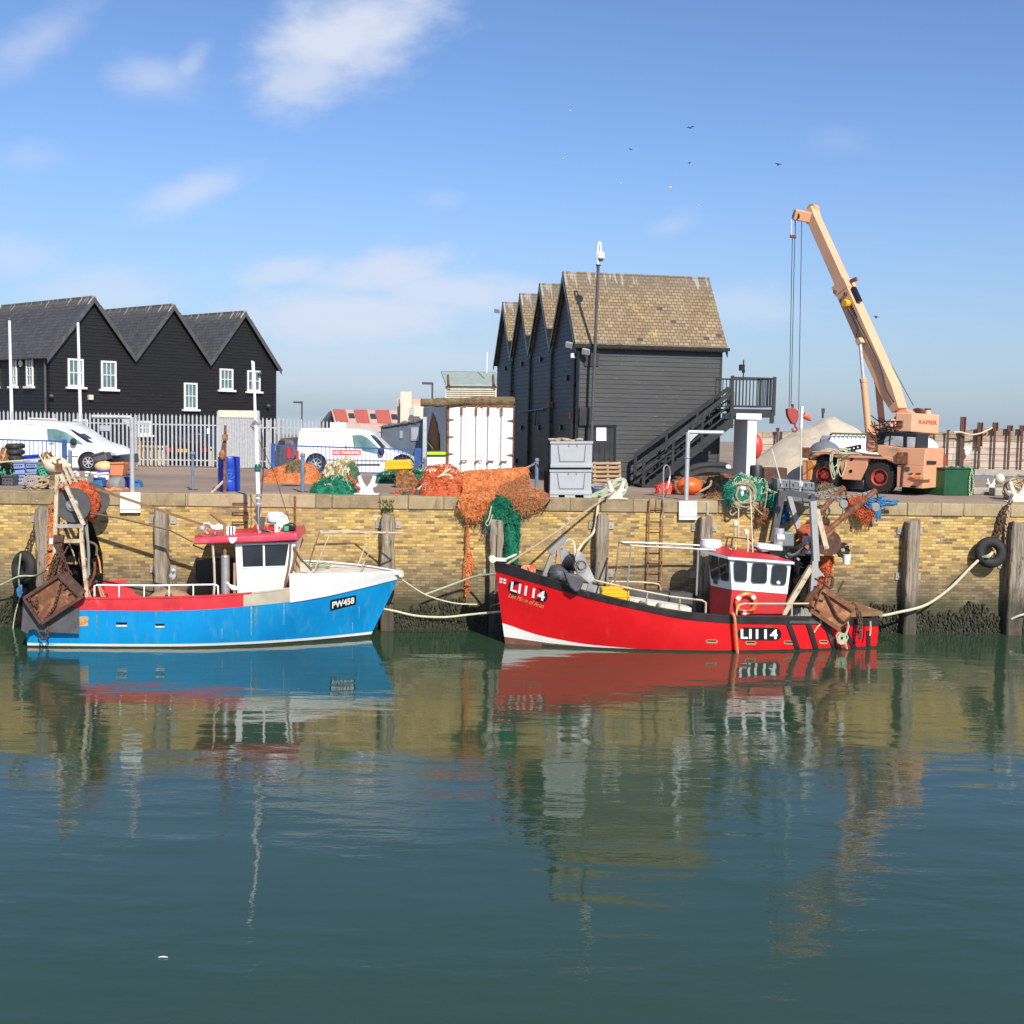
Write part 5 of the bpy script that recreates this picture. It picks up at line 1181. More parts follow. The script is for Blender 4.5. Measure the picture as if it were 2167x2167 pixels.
# ------------------------------------------------------------------ blue boat
ang = R(5.0); ub = V((math.cos(ang), math.sin(ang),0))
sB = at(58,1375,28.1); sB.z = 0; nb = V((ub.y, -ub.x, 0))
BL = Boat(sB - nb * 1.28, ub, 8.15,8.95,1.7,1.38,1.62,0.10)
xw, _ = BL.hit(786,1351); xt, zt = BL.hit(838,1225)
bb = T('fishing_boat', 'blue hulled fishing boat with a white wheelhouse and red canopy, lettered PW458', 'fishing boat', BL.o)
z_bluetop = BL.curve([(60,1300),(166,1291),(350,1293),(440,1290),(521,1283),(620,1273),(690,1261),(750,1247),(800,1235),(836,1225)])
z_bul = BL.curve([(60,1276),(166,1268),(300,1267),(450,1263),(500,1259),(560,1254),(612,1246)])
z_bowtop = BL.curve([(612,1217),(700,1216),(780,1213),(845,1211)])
xm = BL.hit(613,1246)[0]
z_boot = lambda x: 0.10 + 0.05 * (x / 8.0) ** 3
def zlow(x): return -0.55
b = MB(); BL.strip(b, lambda x: z_boot(x) - 0.005, z_bluetop, nz=7); BL.transom(b, 0.0, z_bluetop(0)); b.build('hull', 'boat_blue', bb, smooth=0.9)
b = MB(); BL.strip(b, lambda x: 0.035 + 0.05 * (x / 8.0) ** 3, z_boot, nz=1, off=0.006); b.build('boot_stripe', 'boot_white', bb, smooth=0.9)
b = MB(); BL.strip(b, zlow, lambda x: 0.04 + 0.05 * (x / 8.0) ** 3, nz=3, off=0.0); b.build('antifouled_bottom', 'antifoul', bb, smooth=0.9)
x1 = BL.hit(515,1262)[0]
b = MB(); BL.strip(b, z_bluetop, z_bul, x0=0.9, x1=x1, nz=2, sides=(1,-1)); BL.strip(b, lambda x: 0.55, z_bul, x0=0.3, x1=xm, nz=2, off=-0.08, sides=(1,-1)); b.build('bulwark', 'bulwark_red', bb, smooth=0.9)
b = MB(); BL.strip(b, z_bluetop, z_bul, x0=x1, x1=xm + .25, nz=2); BL.strip(b, z_bluetop, z_bul, x0=0.0, x1=0.9, nz=2); BL.transom(b, z_bluetop(0) - .02, z_bul(0)); b.build('bare_bulwark', 'patch_buff', bb, smooth=0.9)
b = MB(); BL.cap(b, z_bul, 0.0, x1 + .2,0.10,0.035,0.015); b.build('cap_rail', 'bulwark_red', bb, smooth=0.5)
b = MB(); BL.cap(b, z_bul, x1 + .2, xm, 0.10,0.03,0.012); b.build('bare_cap_rail', 'patch_buff', bb, smooth=0.5)
# white foredeck and bow
b = MB(); BL.strip(b, lambda x: z_bluetop(x) + 0.0, z_bowtop, x0=xm, nz=5, off=0.02); BL.cap(b, z_bowtop, xm, BL.L(1.7) - .02,0.10,0.03,0.02)
rows = []
for j in range(5):
    z = z_bul(xm) + (z_bowtop(xm) - z_bul(xm)) * j / 4; h = BL.half(xm / BL.L(z), z); rows.append([BL.W(xm, -h, z), BL.W(xm, h, z)])
b.grid(rows); b.build('bow_bulwark', 'white_paint', bb, smooth=0.7)
b = MB(); BL.strip(b, lambda x: z_bluetop(x) - 0.015, lambda x: z_bluetop(x) + 0.03, x0=xm, nz=1, off=0.035); b.build('rubbing_strake', 'white_paint', bb)
b = MB(); BL.deck(b, lambda x: z_bowtop(x) - 0.04, xm, BL.L(1.7) - .05); b.build('foredeck', 'old_white', bb, smooth=0)
b = MB(); BL.deck(b, lambda x: 0.62,0.05, xm + .1,0.05); b.build('deck', 'deck_grey', bb, smooth=0)
b = MB(); p = BL.P(BL.L(1.7),1.66,1); b.cyl(p + nb * -.18, p + nb * .18,0.07,10); b.box(p - ub * .2 + zz * .02,(.5,.34,.05), ang); b.build('bow_roller', 'old_white', bb)
# deck hatch cover under the rail and a long pipe
b = MB(); c = BL.W(3.15,.2,0.98); b.ball(c, (.55,.55,.27),18,8); b.build('winch_cover', 'wood_pale', bb)
for i in range(6): b = MB(); a = BL.W(2.6 + i * .25,.75,.75); b.tube([a, a + zz * .35 + ub * .1, a + ub * .35 + zz * .3],.035,6); b.build('winch_pipe', 'rust_dark', bb)
# scuppers, rust plate, name plate
for q in (((246,1317),(269,1317),(269,1325),(246,1325)),((329,1320),(348,1320),(348,1327),(329,1327))):
    b = MB(); BL.decal(b, [q[3], q[2], q[1], q[0]],[(0,0),(1,0),(1,1),(0,1)],[(0,1,2,3)],0.006); b.build('scupper', 'gutter_black', bb, smooth=0)
    b = MB(); BL.decal(b, [q[3], q[2], q[1], q[0]],[(0,-.1),(1,-.1),(1,.35),(0,.35)],[(0,1,2,3)],0.012); b.build('scupper_lip', 'boot_white', bb, smooth=0)
b = MB(); BL.decal(b, [(168,1326),(187,1325),(187,1304),(168,1304)],[(0.05,0),(.95,.04),(1,.95),(.6,1),(0,.97)],[(0,1,2,3,4)],0.01); b.build('buff_patch', 'patch_rust', bb, smooth=0)
for (xa, ya, yb, w_, mt) in ((532,1284,1346,1.6, 'streak_pale'),(541,1283,1325,5, 'streak_rust'),(601,1277,1323,1.2, 'streak_pale'),(760,1283,1310,.8, 'streak_pale'),(746,1318,1345,.8, 'streak_pale'),(205,1293,1372,2.2, 'streak_rust'),(205,1300,1330,6, 'streak_pale') if False else (330,1294,1316,2, 'streak_rust'),(470,1330,1352,1.0, 'streak_pale'),(108,1362,1364,16, 'streak_pale')):
    b = MB(); BL.decal(b, [(xa - w_ * .4, yb),(xa + w_ * .3, yb),(xa + w_, ya),(xa - w_, ya)],[(0,0),(1,.04),(.85,.3),(1,.55),(1,1),(0,1),(.1,.5)],[(0,1,2,3,4,5,6)],.007); b.build('paint_streak', mt, bb, smooth=0)
plate = [(699,1293),(754,1279),(754,1259),(699,1270)]
b = MB(); rr = roundrect(.18,4,2.6); BL.decal(b, plate, rr, [tuple(range(len(rr)))],0.012); b.build('number_plate', 'gutter_black', bb, smooth=0)
def decal_text(boat, txt, quad, mat, parent, name, **kw):
    off = kw.pop('off', 0.018); vs, fs = textmesh(txt, **kw); b = MB(); boat.decal(b, quad, vs, fs, off); return b.build(name, mat, parent, smooth=0)
decal_text(BL, 'PW458', [(703,1288),(750,1276.5),(750,1263),(703,1273.5)], 'letter_white', bb, 'lettering', offset=0.035)
# stern rubber sheet
pS = BL.pl(1.50)
b = MB(); slab(b, pS, [(45,1334),(49,1277),(62,1272),(167,1288),(167,1341),(80,1337),(72,1331),(62,1334),(58,1341)],0.03,0.08); b.build('stern_sheet', 'dark_grey', bb, smooth=0)
# rail along the side
pR = BL.pl(1.45)
b = MB(); b.tube([pR(200,1262), pR(200,1240), pR(205,1238), pR(330,1239), pR(455,1237), pR(461,1240), pR(462,1260)],0.022,7)
for x in (252,305,358,409): b.tube([pR(x, 1239), pR(x, 1264)],0.018,6)
b.build('side_rail', 'clean_white', bb)
# wheelhouse
wl, wr = BL.pl(0.92), None
cw = lambda x, y: (400 + x * 0.13458,1070 + y * 0.13458)
pw = [cw(*p) for p in ((720,590),(1690,570),(1640,760),(1545,1400),(755,1420),(735,900))]
b = MB(); slab(b, BL.pl(0.95), pw, 1.85); wh = b.build('wheelhouse', 'clean_white', bb, smooth=0, bevel=0.03)
b = MB(); slab(b, BL.pl(0.95),[cw(*p) for p in ((830,628),(1160,612),(1165,962),(848,966))],0.012,0.006); b.build('window', 'glass_dark', wh, smooth=0)
b = MB(); slab(b, BL.pl(0.95),[cw(*p) for p in ((1188,610),(1568,595),(1512,945),(1198,960))],0.012,0.006); b.build('window', 'glass_dark', wh, smooth=0)
b = MB()
for q in (((815,612),(1580,590),(1580,603),(815,626)),((822,626),(832,626),(848,975),(836,975)),((1160,612),(1188,612),(1198,960),(1166,962)),((840,966),(1515,946),(1512,962),(840,985)),((1568,600),(1584,600),(1525,950),(1512,950))): slab(b, BL.pl(0.95),[cw(*p) for p in q],0.03,0.02)
b.build('window_frame', 'clean_white', wh, smooth=0)
# canopy roof
b = MB(); soft_slab(b, BL.pl(1.12),[cw(*p) for p in ((55,615),(95,520),(600,490),(1100,465),(1640,440),(1690,420),(1720,545),(1200,580),(500,600))],2.2,0.05); can = b.build('canopy', 'canopy_red', bb)
b = MB()
for q in (((95,470),(440,460),(440,500),(95,515)),((740,415),(960,415),(1000,468),(740,480))): slab(b, BL.pl(0.3),[cw(*p) for p in q],0.8)
b.build('canopy_hatch', 'house_red', can, smooth=0)
pm = BL.pl(0.3)
def P3(x, y, t=0.3): return BL.pl(t)(*cw(x, y))
b = MB(); b.prism([P3(620,500,1.13), P3(760,498,1.13), P3(740,550,1.15), P3(700,590,1.15), P3(660,590,1.15), P3(632,550,1.15)], nb * 0.01); b.build('white_badge', 'clean_white', can, smooth=0)
# canopy stays, exhaust, brown pipe
b = MB(); b.tube([P3(370,600,1.0), P3(395,900,1.0), P3(405,1200,1.0), P3(385,1440,1.0)],0.03,6); b.build('canopy_stay', 'frame_cream', bb)
b = MB(); b.tube(smooth_pts([P3(60,620,1.0), P3(150,655,1.0), P3(240,685,1.0), P3(270,640,1.0), P3(350,645,1.0), P3(380,610,1.0)]),0.018,5); b.build('cable_loop', 'gutter_black', bb)
b = MB(); b.tube([P3(575,1440,.85), P3(570,800,.85)],0.105,14); b.lathe(P3(570,800,.85), zz, [(.105,0),(.09,.03),(.0,.03)],14); b.build('exhaust_jacket', 'steel', bb)
b = MB(); b.tube([P3(565,800,.85), P3(562,300,.85), P3(540,285,.85), P3(340,115,.85)],0.043,9); b.build('exhaust_pipe', 'wood_deck', bb)
b = MB(); b.tube([P3(715,1420,.97), P3(715,900,.97)],0.032,6); b.build('door_post', 'wood_pale', bb)
# cables down the front corner of the wheelhouse and brown post
b = MB(); b.tube([P3(1710,1060,.7), P3(1712,650,.7)],0.055,8); b.build('corner_post', 'wood_pale', bb)
for k, pts in enumerate((((1595,590),(1590,760),(1560,1000),(1515,1200),(1500,1350)),((1650,640),(1670,800),(1600,1050),(1550,1200),(1560,1350)),((1690,760),(1640,950),(1590,1150),(1600,1330)),((1660,680),(1750,830),(1840,920),(1930,1020)))):
    b = MB(); b.tube(smooth_pts([P3(x, y, 1.0) for x, y in pts]),0.028,5); b.build('hose', ('rope_brown', 'wood_deck', 'rust', 'dark_grey')[k], bb)
# roof gear
b = MB(); b.lathe(P3(1362,260,.1), zz, [(.20,0),(.225,.05),(.225,.17),(.19,.25),(0,.265)],18); b.build('radar_dome', 'clean_white', bb)
b = MB(); b.lathe(P3(1362,258,.1), zz, [(.21,-.02),(.21,.04)],18); b.build('radar_base', 'teal_blue', bb)
b = MB(); d = V((0.5,-1,.05)).normalized(); b.lathe(P3(1470,240,.35), d, [(.04,-.14),(.12,-.09),(.165,0),(.15,.0),(.06,-.08),(0,-.08)],18); b.tube([P3(1470,240,.35), P3(1440,330,.35), P3(1400,430,.35)],.03,6); b.build('searchlight', 'clean_white', bb)
b = MB(); soft_slab(b, BL.pl(.5),[cw(*p) for p in ((1480,405),(1475,310),(1560,280),(1640,285),(1670,330),(1665,395))],.3,.04); bx = b.build('screen_box', 'gutter_black', bb)
b = MB(); slab(b, BL.pl(.5),[cw(*p) for p in ((1492,320),(1568,318),(1566,395),(1494,398))],.01,.012); b.build('screen', 'crate_green', bx, smooth=0)
b = MB()
for q in (((950,468),(1050,300)),((1085,420),(1040,310)),((1190,310),(1240,380)),((1420,330),(1385,430))): b.tube([P3(*q[0],.4), P3(*q[1],.4)],.03,6)
b.build('mast_stays', 'house_red', bb)
b = MB(); slab(b, BL.pl(.2),[cw(*p) for p in ((1240,315),(1320,310),(1330,385),(1245,390))],.3); b.build('red_locker', 'house_red', bb, smooth=0)
b = MB(); b.tube([P3(1370,290,.5), P3(1375,430,.5)],.06,8); b.build('horn', 'old_white', bb)
b = MB(); b.prism([P3(*p, .35) for p in ((1010,90),(1080,-10),(1125,0),(1120,180),(1200,180),(1170,340),(1150,400),(1100,400),(1090,300),(1020,200),(1050,130))], nb * -.12); b.build('folded_cover', 'dark_grey', bb, smooth=0)
b = MB(); b.tube(smooth_pts([P3(1150,385,.5), P3(1230,395,.5), P3(1320,425,.5)]),.035,6); b.build('cable', 'gutter_black', bb)
for c0, c1, t_ in (((430,330),(540,335),.1),((590,370),(730,370),.5),((590,440),(720,440),.6)):
    b = MB(); b.tube([P3(*c0, t_), P3(*c1, t_)],.075,10); b.build('life_raft', 'clean_white', bb)
b = MB(); b.tube([P3(640,330,.6), P3(640,470,.7)],.02,5); b.tube([P3(690,330,.6), P3(690,470,.7)],.02,5); b.build('raft_strap', 'dark_grey', bb)
# mast
mp = BL.pl(0.3)
b = MB(); b.tube([mp(549,1128), mp(545,1010), mp(542,900), mp(540,880), mp(537,765)],[.05,.055,.05,.04,.022],8); ms = b.build('mast', 'clean_white', bb)
b = MB(); b.tube([mp(541,880), mp(533,763)],.02,5); b.build('aerial', 'clean_white', bb)
b = MB()
for (y, w_) in ((1051,.07),(1062,.075),(1073,.06)): b.lathe(mp(548, y), zz, [(w_, 0),(w_, .07),(.04,.09)],10)
b.build('mast_band', 'mid_grey', ms)
b = MB(); q = mp(545,998); b.lathe(q, zz, [(.06,0),(.075,.02),(.075,.15),(.05,.2),(0,.2)],10); b.build('green_lantern', 'green_lamp', bb)
b = MB(); q = mp(541,903); 
for k in range(2): b.prism([q + V((-.15,0,.02)), q + V((0.02 * k, -.12,.17)), q + V((.15,0,.02)), q + V((0,.1,-.2))], V((0,0.02,0)))
b.prism([q + V((-.17,-.02,.05)), q + V((.16,-.02,.06)), q + V((.08,-.02,-.18)), q + V((-.02,-.02,-.02))], V((0,.02,0))); b.build('radar_reflector', 'galv', bb, smooth=0)
b = MB(); b.tube([mp(553,910), mp(556,930), mp(557,1000), mp(552,1060)],.012,4); b.tube([mp(547,930), mp(580,1000), mp(612,1102)],.008,4); b.build('mast_wires', 'wire', bb)
for gx, gy in (((540,1040),0),((543,1118),0)): pass
# bow rail
b = MB(); pn_, pf_ = BL.pl(.85), BL.pl(-.85)
b.tube([pn_(678,1127), pn_(760,1126.5), BL.pl(.1)(853,1128)],.022,6); b.tube([pf_(676,1124), pf_(760,1124), BL.pl(.1)(853,1128)],.022,6); b.tube([pn_(678,1127), pf_(676,1124)],.02,6)
for pl_, a_, c_ in ((pn_, (697,1132),(664,1210)),(pn_, (800,1130),(762,1208)),(pf_, (676,1126),(652,1203)),(pf_, (783,1128),(755,1202))): b.tube([pl_(*a_), pl_(*c_)],.018,6)
b.build('bow_rail', 'frame_cream', bb)
b = MB()
for i in range(5): b.tube(loop(BL.W(6.9,-.1, z_bowtop(6.9) + .03 + i * .02),.18 + .03 * (i % 3), n=12, jit=.08),.015,5)
b.build('coiled_line', 'rope_green', bb)
# stern gantry
c2 = lambda x, y: (x * 0.24324,930 + y * 0.24324)
pg = BL.pl(1.30); pg2 = BL.pl(-1.1)
for pl_, nm in ((pg, 0),(pg2,1)):
    lg = [((500,250),(482,860)),((482,860),(470,1300)),((520,280),(730,745)),((712,885),(760,1370)),((490,752),(720,752)),((710,745),(710,885)),((445,885),(722,882))]
    for i, (a_, c_) in enumerate(lg):
        if nm and i in (4,5): continue
        b = MB(); b.bar(pl_(*c2(*a_)), pl_(*c2(*c_)),.085,.08, up=nb); b.build('gantry_leg' if i < 4 else 'gantry_beam', 'frame_cream' if i != 4 else 'steel', bb, smooth=0)
b = MB(); b.bar(pg(*c2(500,262)), pg2(*c2(500,262)),.1); b.bar(pg(*c2(712,885)), pg2(*c2(712,885)),.1); b.build('gantry_crossbeam', 'frame_cream', bb, smooth=0)
b = MB(); q = pg(*c2(508,245),.05); b.box(q, (.16,.14,.2),.2); b.tube([q, q + V((-.03,0,.18)), q + V((.05,0,.2))],.03,5); b.tube([q, q + V((-.15,0,.12))],.025,5); b.build('gantry_head', 'rust', bb, smooth=0)
for a_, c_ in (((560,240),(655,480)),((600,240),(690,420))): b = MB(); b.bar(BL.pl(.4)(*c2(*a_)), BL.pl(.4)(*c2(*c_)),.06); b.build('gantry_stay', 'frame_cream', bb, smooth=0)
b = MB(); q0 = BL.pl(1.05)(*c2(632,572)); q1 = q0 - nb * 1.86; R0 = .42
b.lathe(q1, nb, [(0,0),(R0,0),(R0,.05),(.2,.05),(.2,1.8),(R0,1.8),(R0,1.86),(0,1.86)],26); nd = b.build('net_drum', 'dark_grey', bb)
b = MB(); b.lathe(q0 + nb * .0, nb, [(.15,0),(.15,.05),(.12,.07),(.06,.07),(.06,.12),(0,.12)],14); b.build('drum_motor', 'steel', nd)
def netmass(mb, c, r, seed, n=26, m=16, amp=.22, fine=.06, flat=0.0):
    c = V(c); rows = []
    for i in range(m + 1):
        row = []
        for j in range(n):
            th = math.pi * i / m; ph = 2 * math.pi * j / n; d = V((math.sin(th) * math.cos(ph), math.sin(th) * math.sin(ph), math.cos(th)))
            k = 1 + amp * fbm(d * 2.0 + V((seed, 0,0)),3) + fine * abs(fbm(d * 7 + V((0, seed, 0)),3)) * 2
            row.append(c + V((d.x * r[0] * k, d.y * r[1] * k, d.z * r[2] * k)))
        rows.append(row)
    return mb.grid(rows[::-1], True)
b = MB(); netmass(b, q0 - nb * .52 + V((-.02,0,.03)),(.47,.42,.45),3,48,30,.3,.3); tag(b.build('net_roll', 'net_red', smooth=2), 'orange red trawl net wound on the stern drum of the blue boat', 'fishing net')
# hanging nets at the stern
def drape(name, mat, label, pl, outline_l, outline_r, off=0.1, seed=1, nx=14, cat='fishing net', thick=0.10, amp=.07):
    """hanging net between two photo edge polylines (top to bottom), folded in depth"""
    L_ = smooth_pts([pl(x, y, off) for x, y in outline_l],5); R_ = smooth_pts([pl(x, y, off) for x, y in outline_r],5); n = min(len(L_), len(R_)); rows = []; back = []
    for i in range(n):
        row = []
        a, c = L_[int(i * (len(L_) - 1) / (n - 1))], R_[int(i * (len(R_) - 1) / (n - 1))]; w_ = (c - a).length
        for j in range(nx + 1):
            k = j / nx; p = a.lerp(c, k); f = fbm((k * w_ * 4.5 + seed, p.z * 0.9, seed),3)
            row.append(p + pl.n * (thick * math.sin(math.pi * k) + amp * 2 * f) + V((0.03 * fbm((p.z * 5, seed, k * 3)),0,0.05 * fbm((k * 8, seed, i * .3)))))
        rows.append(row)
    b = MB(); b.grid(rows[::-1]); fuzz(b, rows, 160,.12, seed); bk = [[r[0].lerp(r[-1], j / nx) - pl.n * .03 for j in range(nx + 1)] for r in rows]; b.grid(bk)
    rr = random.Random(seed)
    for _ in range(30):
        r_ = rr.choice(rows); p = rr.choice((r_[0], r_[-1], rows[-1][rr.randrange(nx + 1)])); q = p + V((rr.uniform(-.06,.06), rr.uniform(-.05,.02), rr.uniform(-.16,.02))); b.tube([p, q, q + V((rr.uniform(-.03,.03),0,-.05))],.005,3, False)
    return tag(b.build(name, mat, smooth=2), label, cat)
drape('hanging_net', 'net_orange', 'orange net hanging beside the leftmost pile behind the blue boat gantry', BL.pl(-.3),[c2(x, y) for x, y in ((450,530),(425,700),(410,950),(395,1250))],[c2(x, y) for x, y in ((530,530),(520,700),(500,950),(470,1250))],0.0,4)
drape('hanging_net', 'net_black', 'black net hanging in the blue boat gantry below the orange roll', BL.pl(-.2),[c2(x, y) for x, y in ((560,900),(545,1020),(520,1150),(560,1280))],[c2(x, y) for x, y in ((720,930),(720,1050),(720,1150),(740,1290))],0.0,6)
drape('hanging_net', 'net_black', 'black net bundle hanging right of the blue boat gantry against the wall', BL.pl(-1.0),[c2(x, y) for x, y in ((730,690),(750,850),(770,1050),(850,1250))],[c2(x, y) for x, y in ((800,720),(850,880),(890,1020),(895,1250))],0.0,8)
b = MB(); tubes(b, BL.pl(.7),[[c2(735,680), c2(765,900), c2(775,1180)],[c2(750,690), c2(775,1000), c2(765,1200)]],.03); b.build('gantry_rods', 'mid_grey', bb)
# trawl door with chain
pT = BL.pl(1.72); c11 = lambda x, y: (x * 0.18116,1050 + y * 0.18116)
td = T('trawl_door', 'rusty steel trawl door hanging at the stern of the blue boat', 'trawl door', pT(*c11(640,1180)))
b = MB(); soft_slab(b, pT, [c11(*p) for p in ((285,1190),(715,905),(960,1130),(600,1465),(475,1485))],.10,.02); b.build('plate', 'rust', td, smooth=0)
for nm, (a_, c_), w_, mt in (('edge_bar', ((285,1190),(720,905)),.07, 'rust_dark'),('edge_bar', ((730,915),(965,1150)),.20, 'rust_dark'),('edge_bar', ((490,1480),(975,1160)),.08, 'rust_dark'),('edge_bar', ((285,1195),(480,1480)),.05, 'rust_dark')):
    b = MB(); b.bar(pT(*c11(*a_),.03), pT(*c11(*c_),.03), w_, .14, up=nb); b.build(nm, mt, td, smooth=0)
b = MB()
for q in (((730,960),(640,1290),(500,1470)),((330,1180),(430,1290),(430,1180))): chain(b, [pT(*c11(*p),.09) for p in q],.014,.07)
b.build('chain', 'rust_dark', td)
b = MB()
for q in (((745,1085),(840,1035)),((800,1145),(880,1105)),((420,1380),(450,1335))): b.bar(pT(*c11(*q[0]),.05), pT(*c11(*q[1]),.05),.03)
b.build('rib', 'rust_dark', td, smooth=0)
b = MB()
for q in (((690,590),(720,740),(700,870),(725,905)),((720,640),(770,800),(830,920)),((690,600),(620,760),(560,960)),((700,640),(640,850),(600,980)),((570,1480),(545,1570),(560,1640),(500,1680),(450,1600))): chain(b, smooth_pts([BL.pl(1.6)(*c11(*p)) for p in q],3),.016,.08)
solo(b, 'hanging_chain', 'rust_dark', 'rusty chains hanging from the blue boat gantry down to the trawl door', 'chain')
drape('chafing_net', 'net_brown', 'brown tangle of net hanging among the chains above the rusty trawl door', BL.pl(1.3),[c11(x, y) for x, y in ((640,700),(600,850),(540,1000))],[c11(x, y) for x, y in ((720,700),(740,850),(700,960))],0.0,12)
b = MB(); q = BL.pl(1.4)(*c11(690,495)); b.box(q, (.22,.2,.16),.2); b.lathe(q - zz * .12, nb, [(.09,-.06),(.09,.06),(0,.06)],10); solo(b, 'gantry_block', 'rust_dark', 'rusty block hung on the lower beam of the blue boat gantry', 'pulley block', smooth=.5)
b = MB(); slab(b, BL.pl(1.42),[c2(x, y) for x, y in ((428,860),(458,860),(458,910),(428,910))],.1); b.build('beam_end', 'clean_white', bb, smooth=0)
# booms running forward
b = MB(); b.bar(BL.pl(.2)(168,1022), BL.pl(.2)(460,1121),.06); b.build('long_boom', 'wood_deck', bb, smooth=0)
b = MB(); b.tube([BL.pl(.9)(176,1083), BL.pl(.9)(260,1098), BL.pl(.9)(360,1122), BL.pl(.9)(408,1147)],.022,5); b.build('warp_line', 'rope_brown', bb)
b = MB(); b.tube([BL.pl(.2)(434,1112), BL.pl(.3)(440,1130)],.03,5); b.build('boom_rest', 'frame_cream', bb)
b = MB(); tubes(b, BL.pl(.6),[[(212,1240),(222,1268)],[(207,1236),(216,1266)]],.025); b.build('oar', 'wood_pale', bb)
b = MB()
for i in range(12):
    rr = random.Random(i + 40); p = BL.W(rr.uniform(.4,1.5), rr.uniform(-.8,1.0), rr.uniform(.65,1.25)); b.tube(smooth_pts([p, p + V((rr.uniform(-.3,.3), rr.uniform(-.2,.2), rr.uniform(-.1,.3))), p + V((rr.uniform(-.4,.4), rr.uniform(-.2,.2), rr.uniform(-.2,.3)))]), rr.uniform(.015,.05),5)
b.build('stern_clutter', 'rust_dark', bb)
rr = random.Random(77)
for i in range(22):
    p = BL.pl(rr.uniform(-.9,.9))(rr.uniform(118,205), rr.uniform(1120,1250)); q = p + V((rr.uniform(-.35,.35), rr.uniform(-.2,.2),-rr.uniform(.2,.8))); b = MB(); b.tube(smooth_pts([p, p.lerp(q, .5) + V((rr.uniform(-.15,.15),0, rr.uniform(-.1,.1))), q]), rr.uniform(.015,.035),5); b.build('stern_line', rr.choice(('rust', 'rust_dark', 'rope_brown', 'rope_orange', 'gutter_black', 'rope_tan')), bb)
# plain black slab behind the canopy
b = MB(); soft_slab(b, BL.pl(-1.15),[cw(*p) for p in ((110,1180),(95,900),(115,855),(680,830),(690,1250),(180,1245))],.3,.04); b.build('black_slab', 'gutter_black', bb)
# ------------------------------------------------------------------ red boat
sR = at(1842,1375,29.95); sR.z = 0
bwp = gnd(1069,1361.5,0)
cR = sR + V((0,1.02,0)); ur = (bwp - cR); RD = Boat(cR, ur, ur.length, ur.length + .3,2.0,1.40,1.53,0.26)
stt = at(1045,1189, bwp.y); RD.Lo = (stt - RD.o).dot(RD.u); RD.zb = stt.z
rn = RD.n; ur = RD.u
rb = T('fishing_boat', 'red hulled fishing boat with a red and white wheelhouse, lettered LI114', 'fishing boat', RD.o)
z_rt = RD.curve([(1046,1189),(1093,1201),(1117,1211),(1163,1226),(1233,1252),(1303,1268),(1373,1285),(1450,1298),(1548,1306),(1659,1307),(1731,1309),(1800,1311),(1846,1313)])
z_rr = RD.curve([(1048,1207),(1095,1222),(1140,1235),(1233,1263),(1326,1285),(1450,1311),(1548,1319),(1667,1321),(1731,1321),(1800,1323),(1846,1325)])
z_rw = RD.curve([(1064,1317),(1100,1332),(1140,1345),(1233,1363),(1349,1373.5),(1450,1377)])
z_rl = RD.curve([(1066,1347),(1163,1361),(1303,1373),(1450,1378)])
mx = lambda f, m_: (lambda x: max(f(x), m_))
zw_ = lambda x: max(z_rw(x),.035) if x > 3.5 else .035
zl_ = lambda x: max(min(z_rl(x), zw_(x) - .004),.03) if x > 3.5 else .03
b = MB(); RD.strip(b, zw_, z_rr, nz=8); RD.transom(b, 0.03, z_rr(0)); b.build('hull', 'boat_red', rb, smooth=0.9)
b = MB(); RD.strip(b, zl_, lambda x: zw_(x) + .002, nz=2, off=.004); b.build('boot_stripe', 'boot_white', rb, smooth=.9)
b = MB(); RD.strip(b, lambda x: -.5, lambda x: zl_(x) + .002, nz=3); b.build('antifouled_bottom', 'antifoul_red', rb, smooth=.9)
b = MB(); RD.strip(b, lambda x: -.1, lambda x: .045, nz=1, off=.008, x1=8.6); b.build('weed_line', 'antifoul', rb, smooth=.9)
b = MB(); RD.strip(b, z_rr, z_rt, nz=2, off=.02); RD.transom(b, z_rr(0), z_rt(0),-.01); b.build('gunwale', 'gunwale_black', rb, smooth=.9)
b = MB(); RD.cap(b, z_rt, 0, RD.L(2) - .02,.14,.035,.03); b.build('cap_rail', 'gunwale_black', rb, smooth=.5)
b = MB(); RD.strip(b, lambda x: .3, z_rt, x0=.1, x1=8.9, off=-.12, nz=2); b.build('inner_bulwark', 'mid_grey', rb, smooth=.9)
b = MB(); RD.deck(b, lambda x: .45 if x < 5.5 else .45 + (x - 5.5) * .22,.05,9.0,.06); b.build('deck', 'deck_grey', rb, smooth=0)
# registration pills
k7 = lambda x, y: (1000 + x * .23292,1000 + y * .23292)
k8 = lambda x, y: (1400 + x * .2588,980 + y * .2588)
pill = roundrect(.5,8,3.6)
b = MB(); RD.decal(b, [k7(*p) for p in ((318,1095),(672,1190),(688,1078),(330,965))], pill, [tuple(range(len(pill)))],.012); b.build('number_pill', 'gutter_black', rb, smooth=0)
decal_text(RD, 'LI114', [k7(*p) for p in ((340,1072),(650,1170),(662,1080),(352,985))], 'letter_white', rb, 'lettering', offset=.034, space=1.12)
b = MB(); RD.decal(b, [k8(*p) for p in ((622,1448),(978,1450),(978,1348),(622,1342))], pill, [tuple(range(len(pill)))],.012); b.build('number_pill', 'gutter_black', rb, smooth=0)
decal_text(RD, 'LI114', [k8(*p) for p in ((645,1436),(948,1438),(948,1358),(645,1354))], 'letter_white', rb, 'lettering', offset=.034, space=1.12)
decal_text(RD, 'Lisa Marie of Arun', [k7(*p) for p in ((325,1130),(640,1235),(652,1195),(332,1092))], 'patch_rust', rb, 'name_lettering', shear=.35, off=.012)
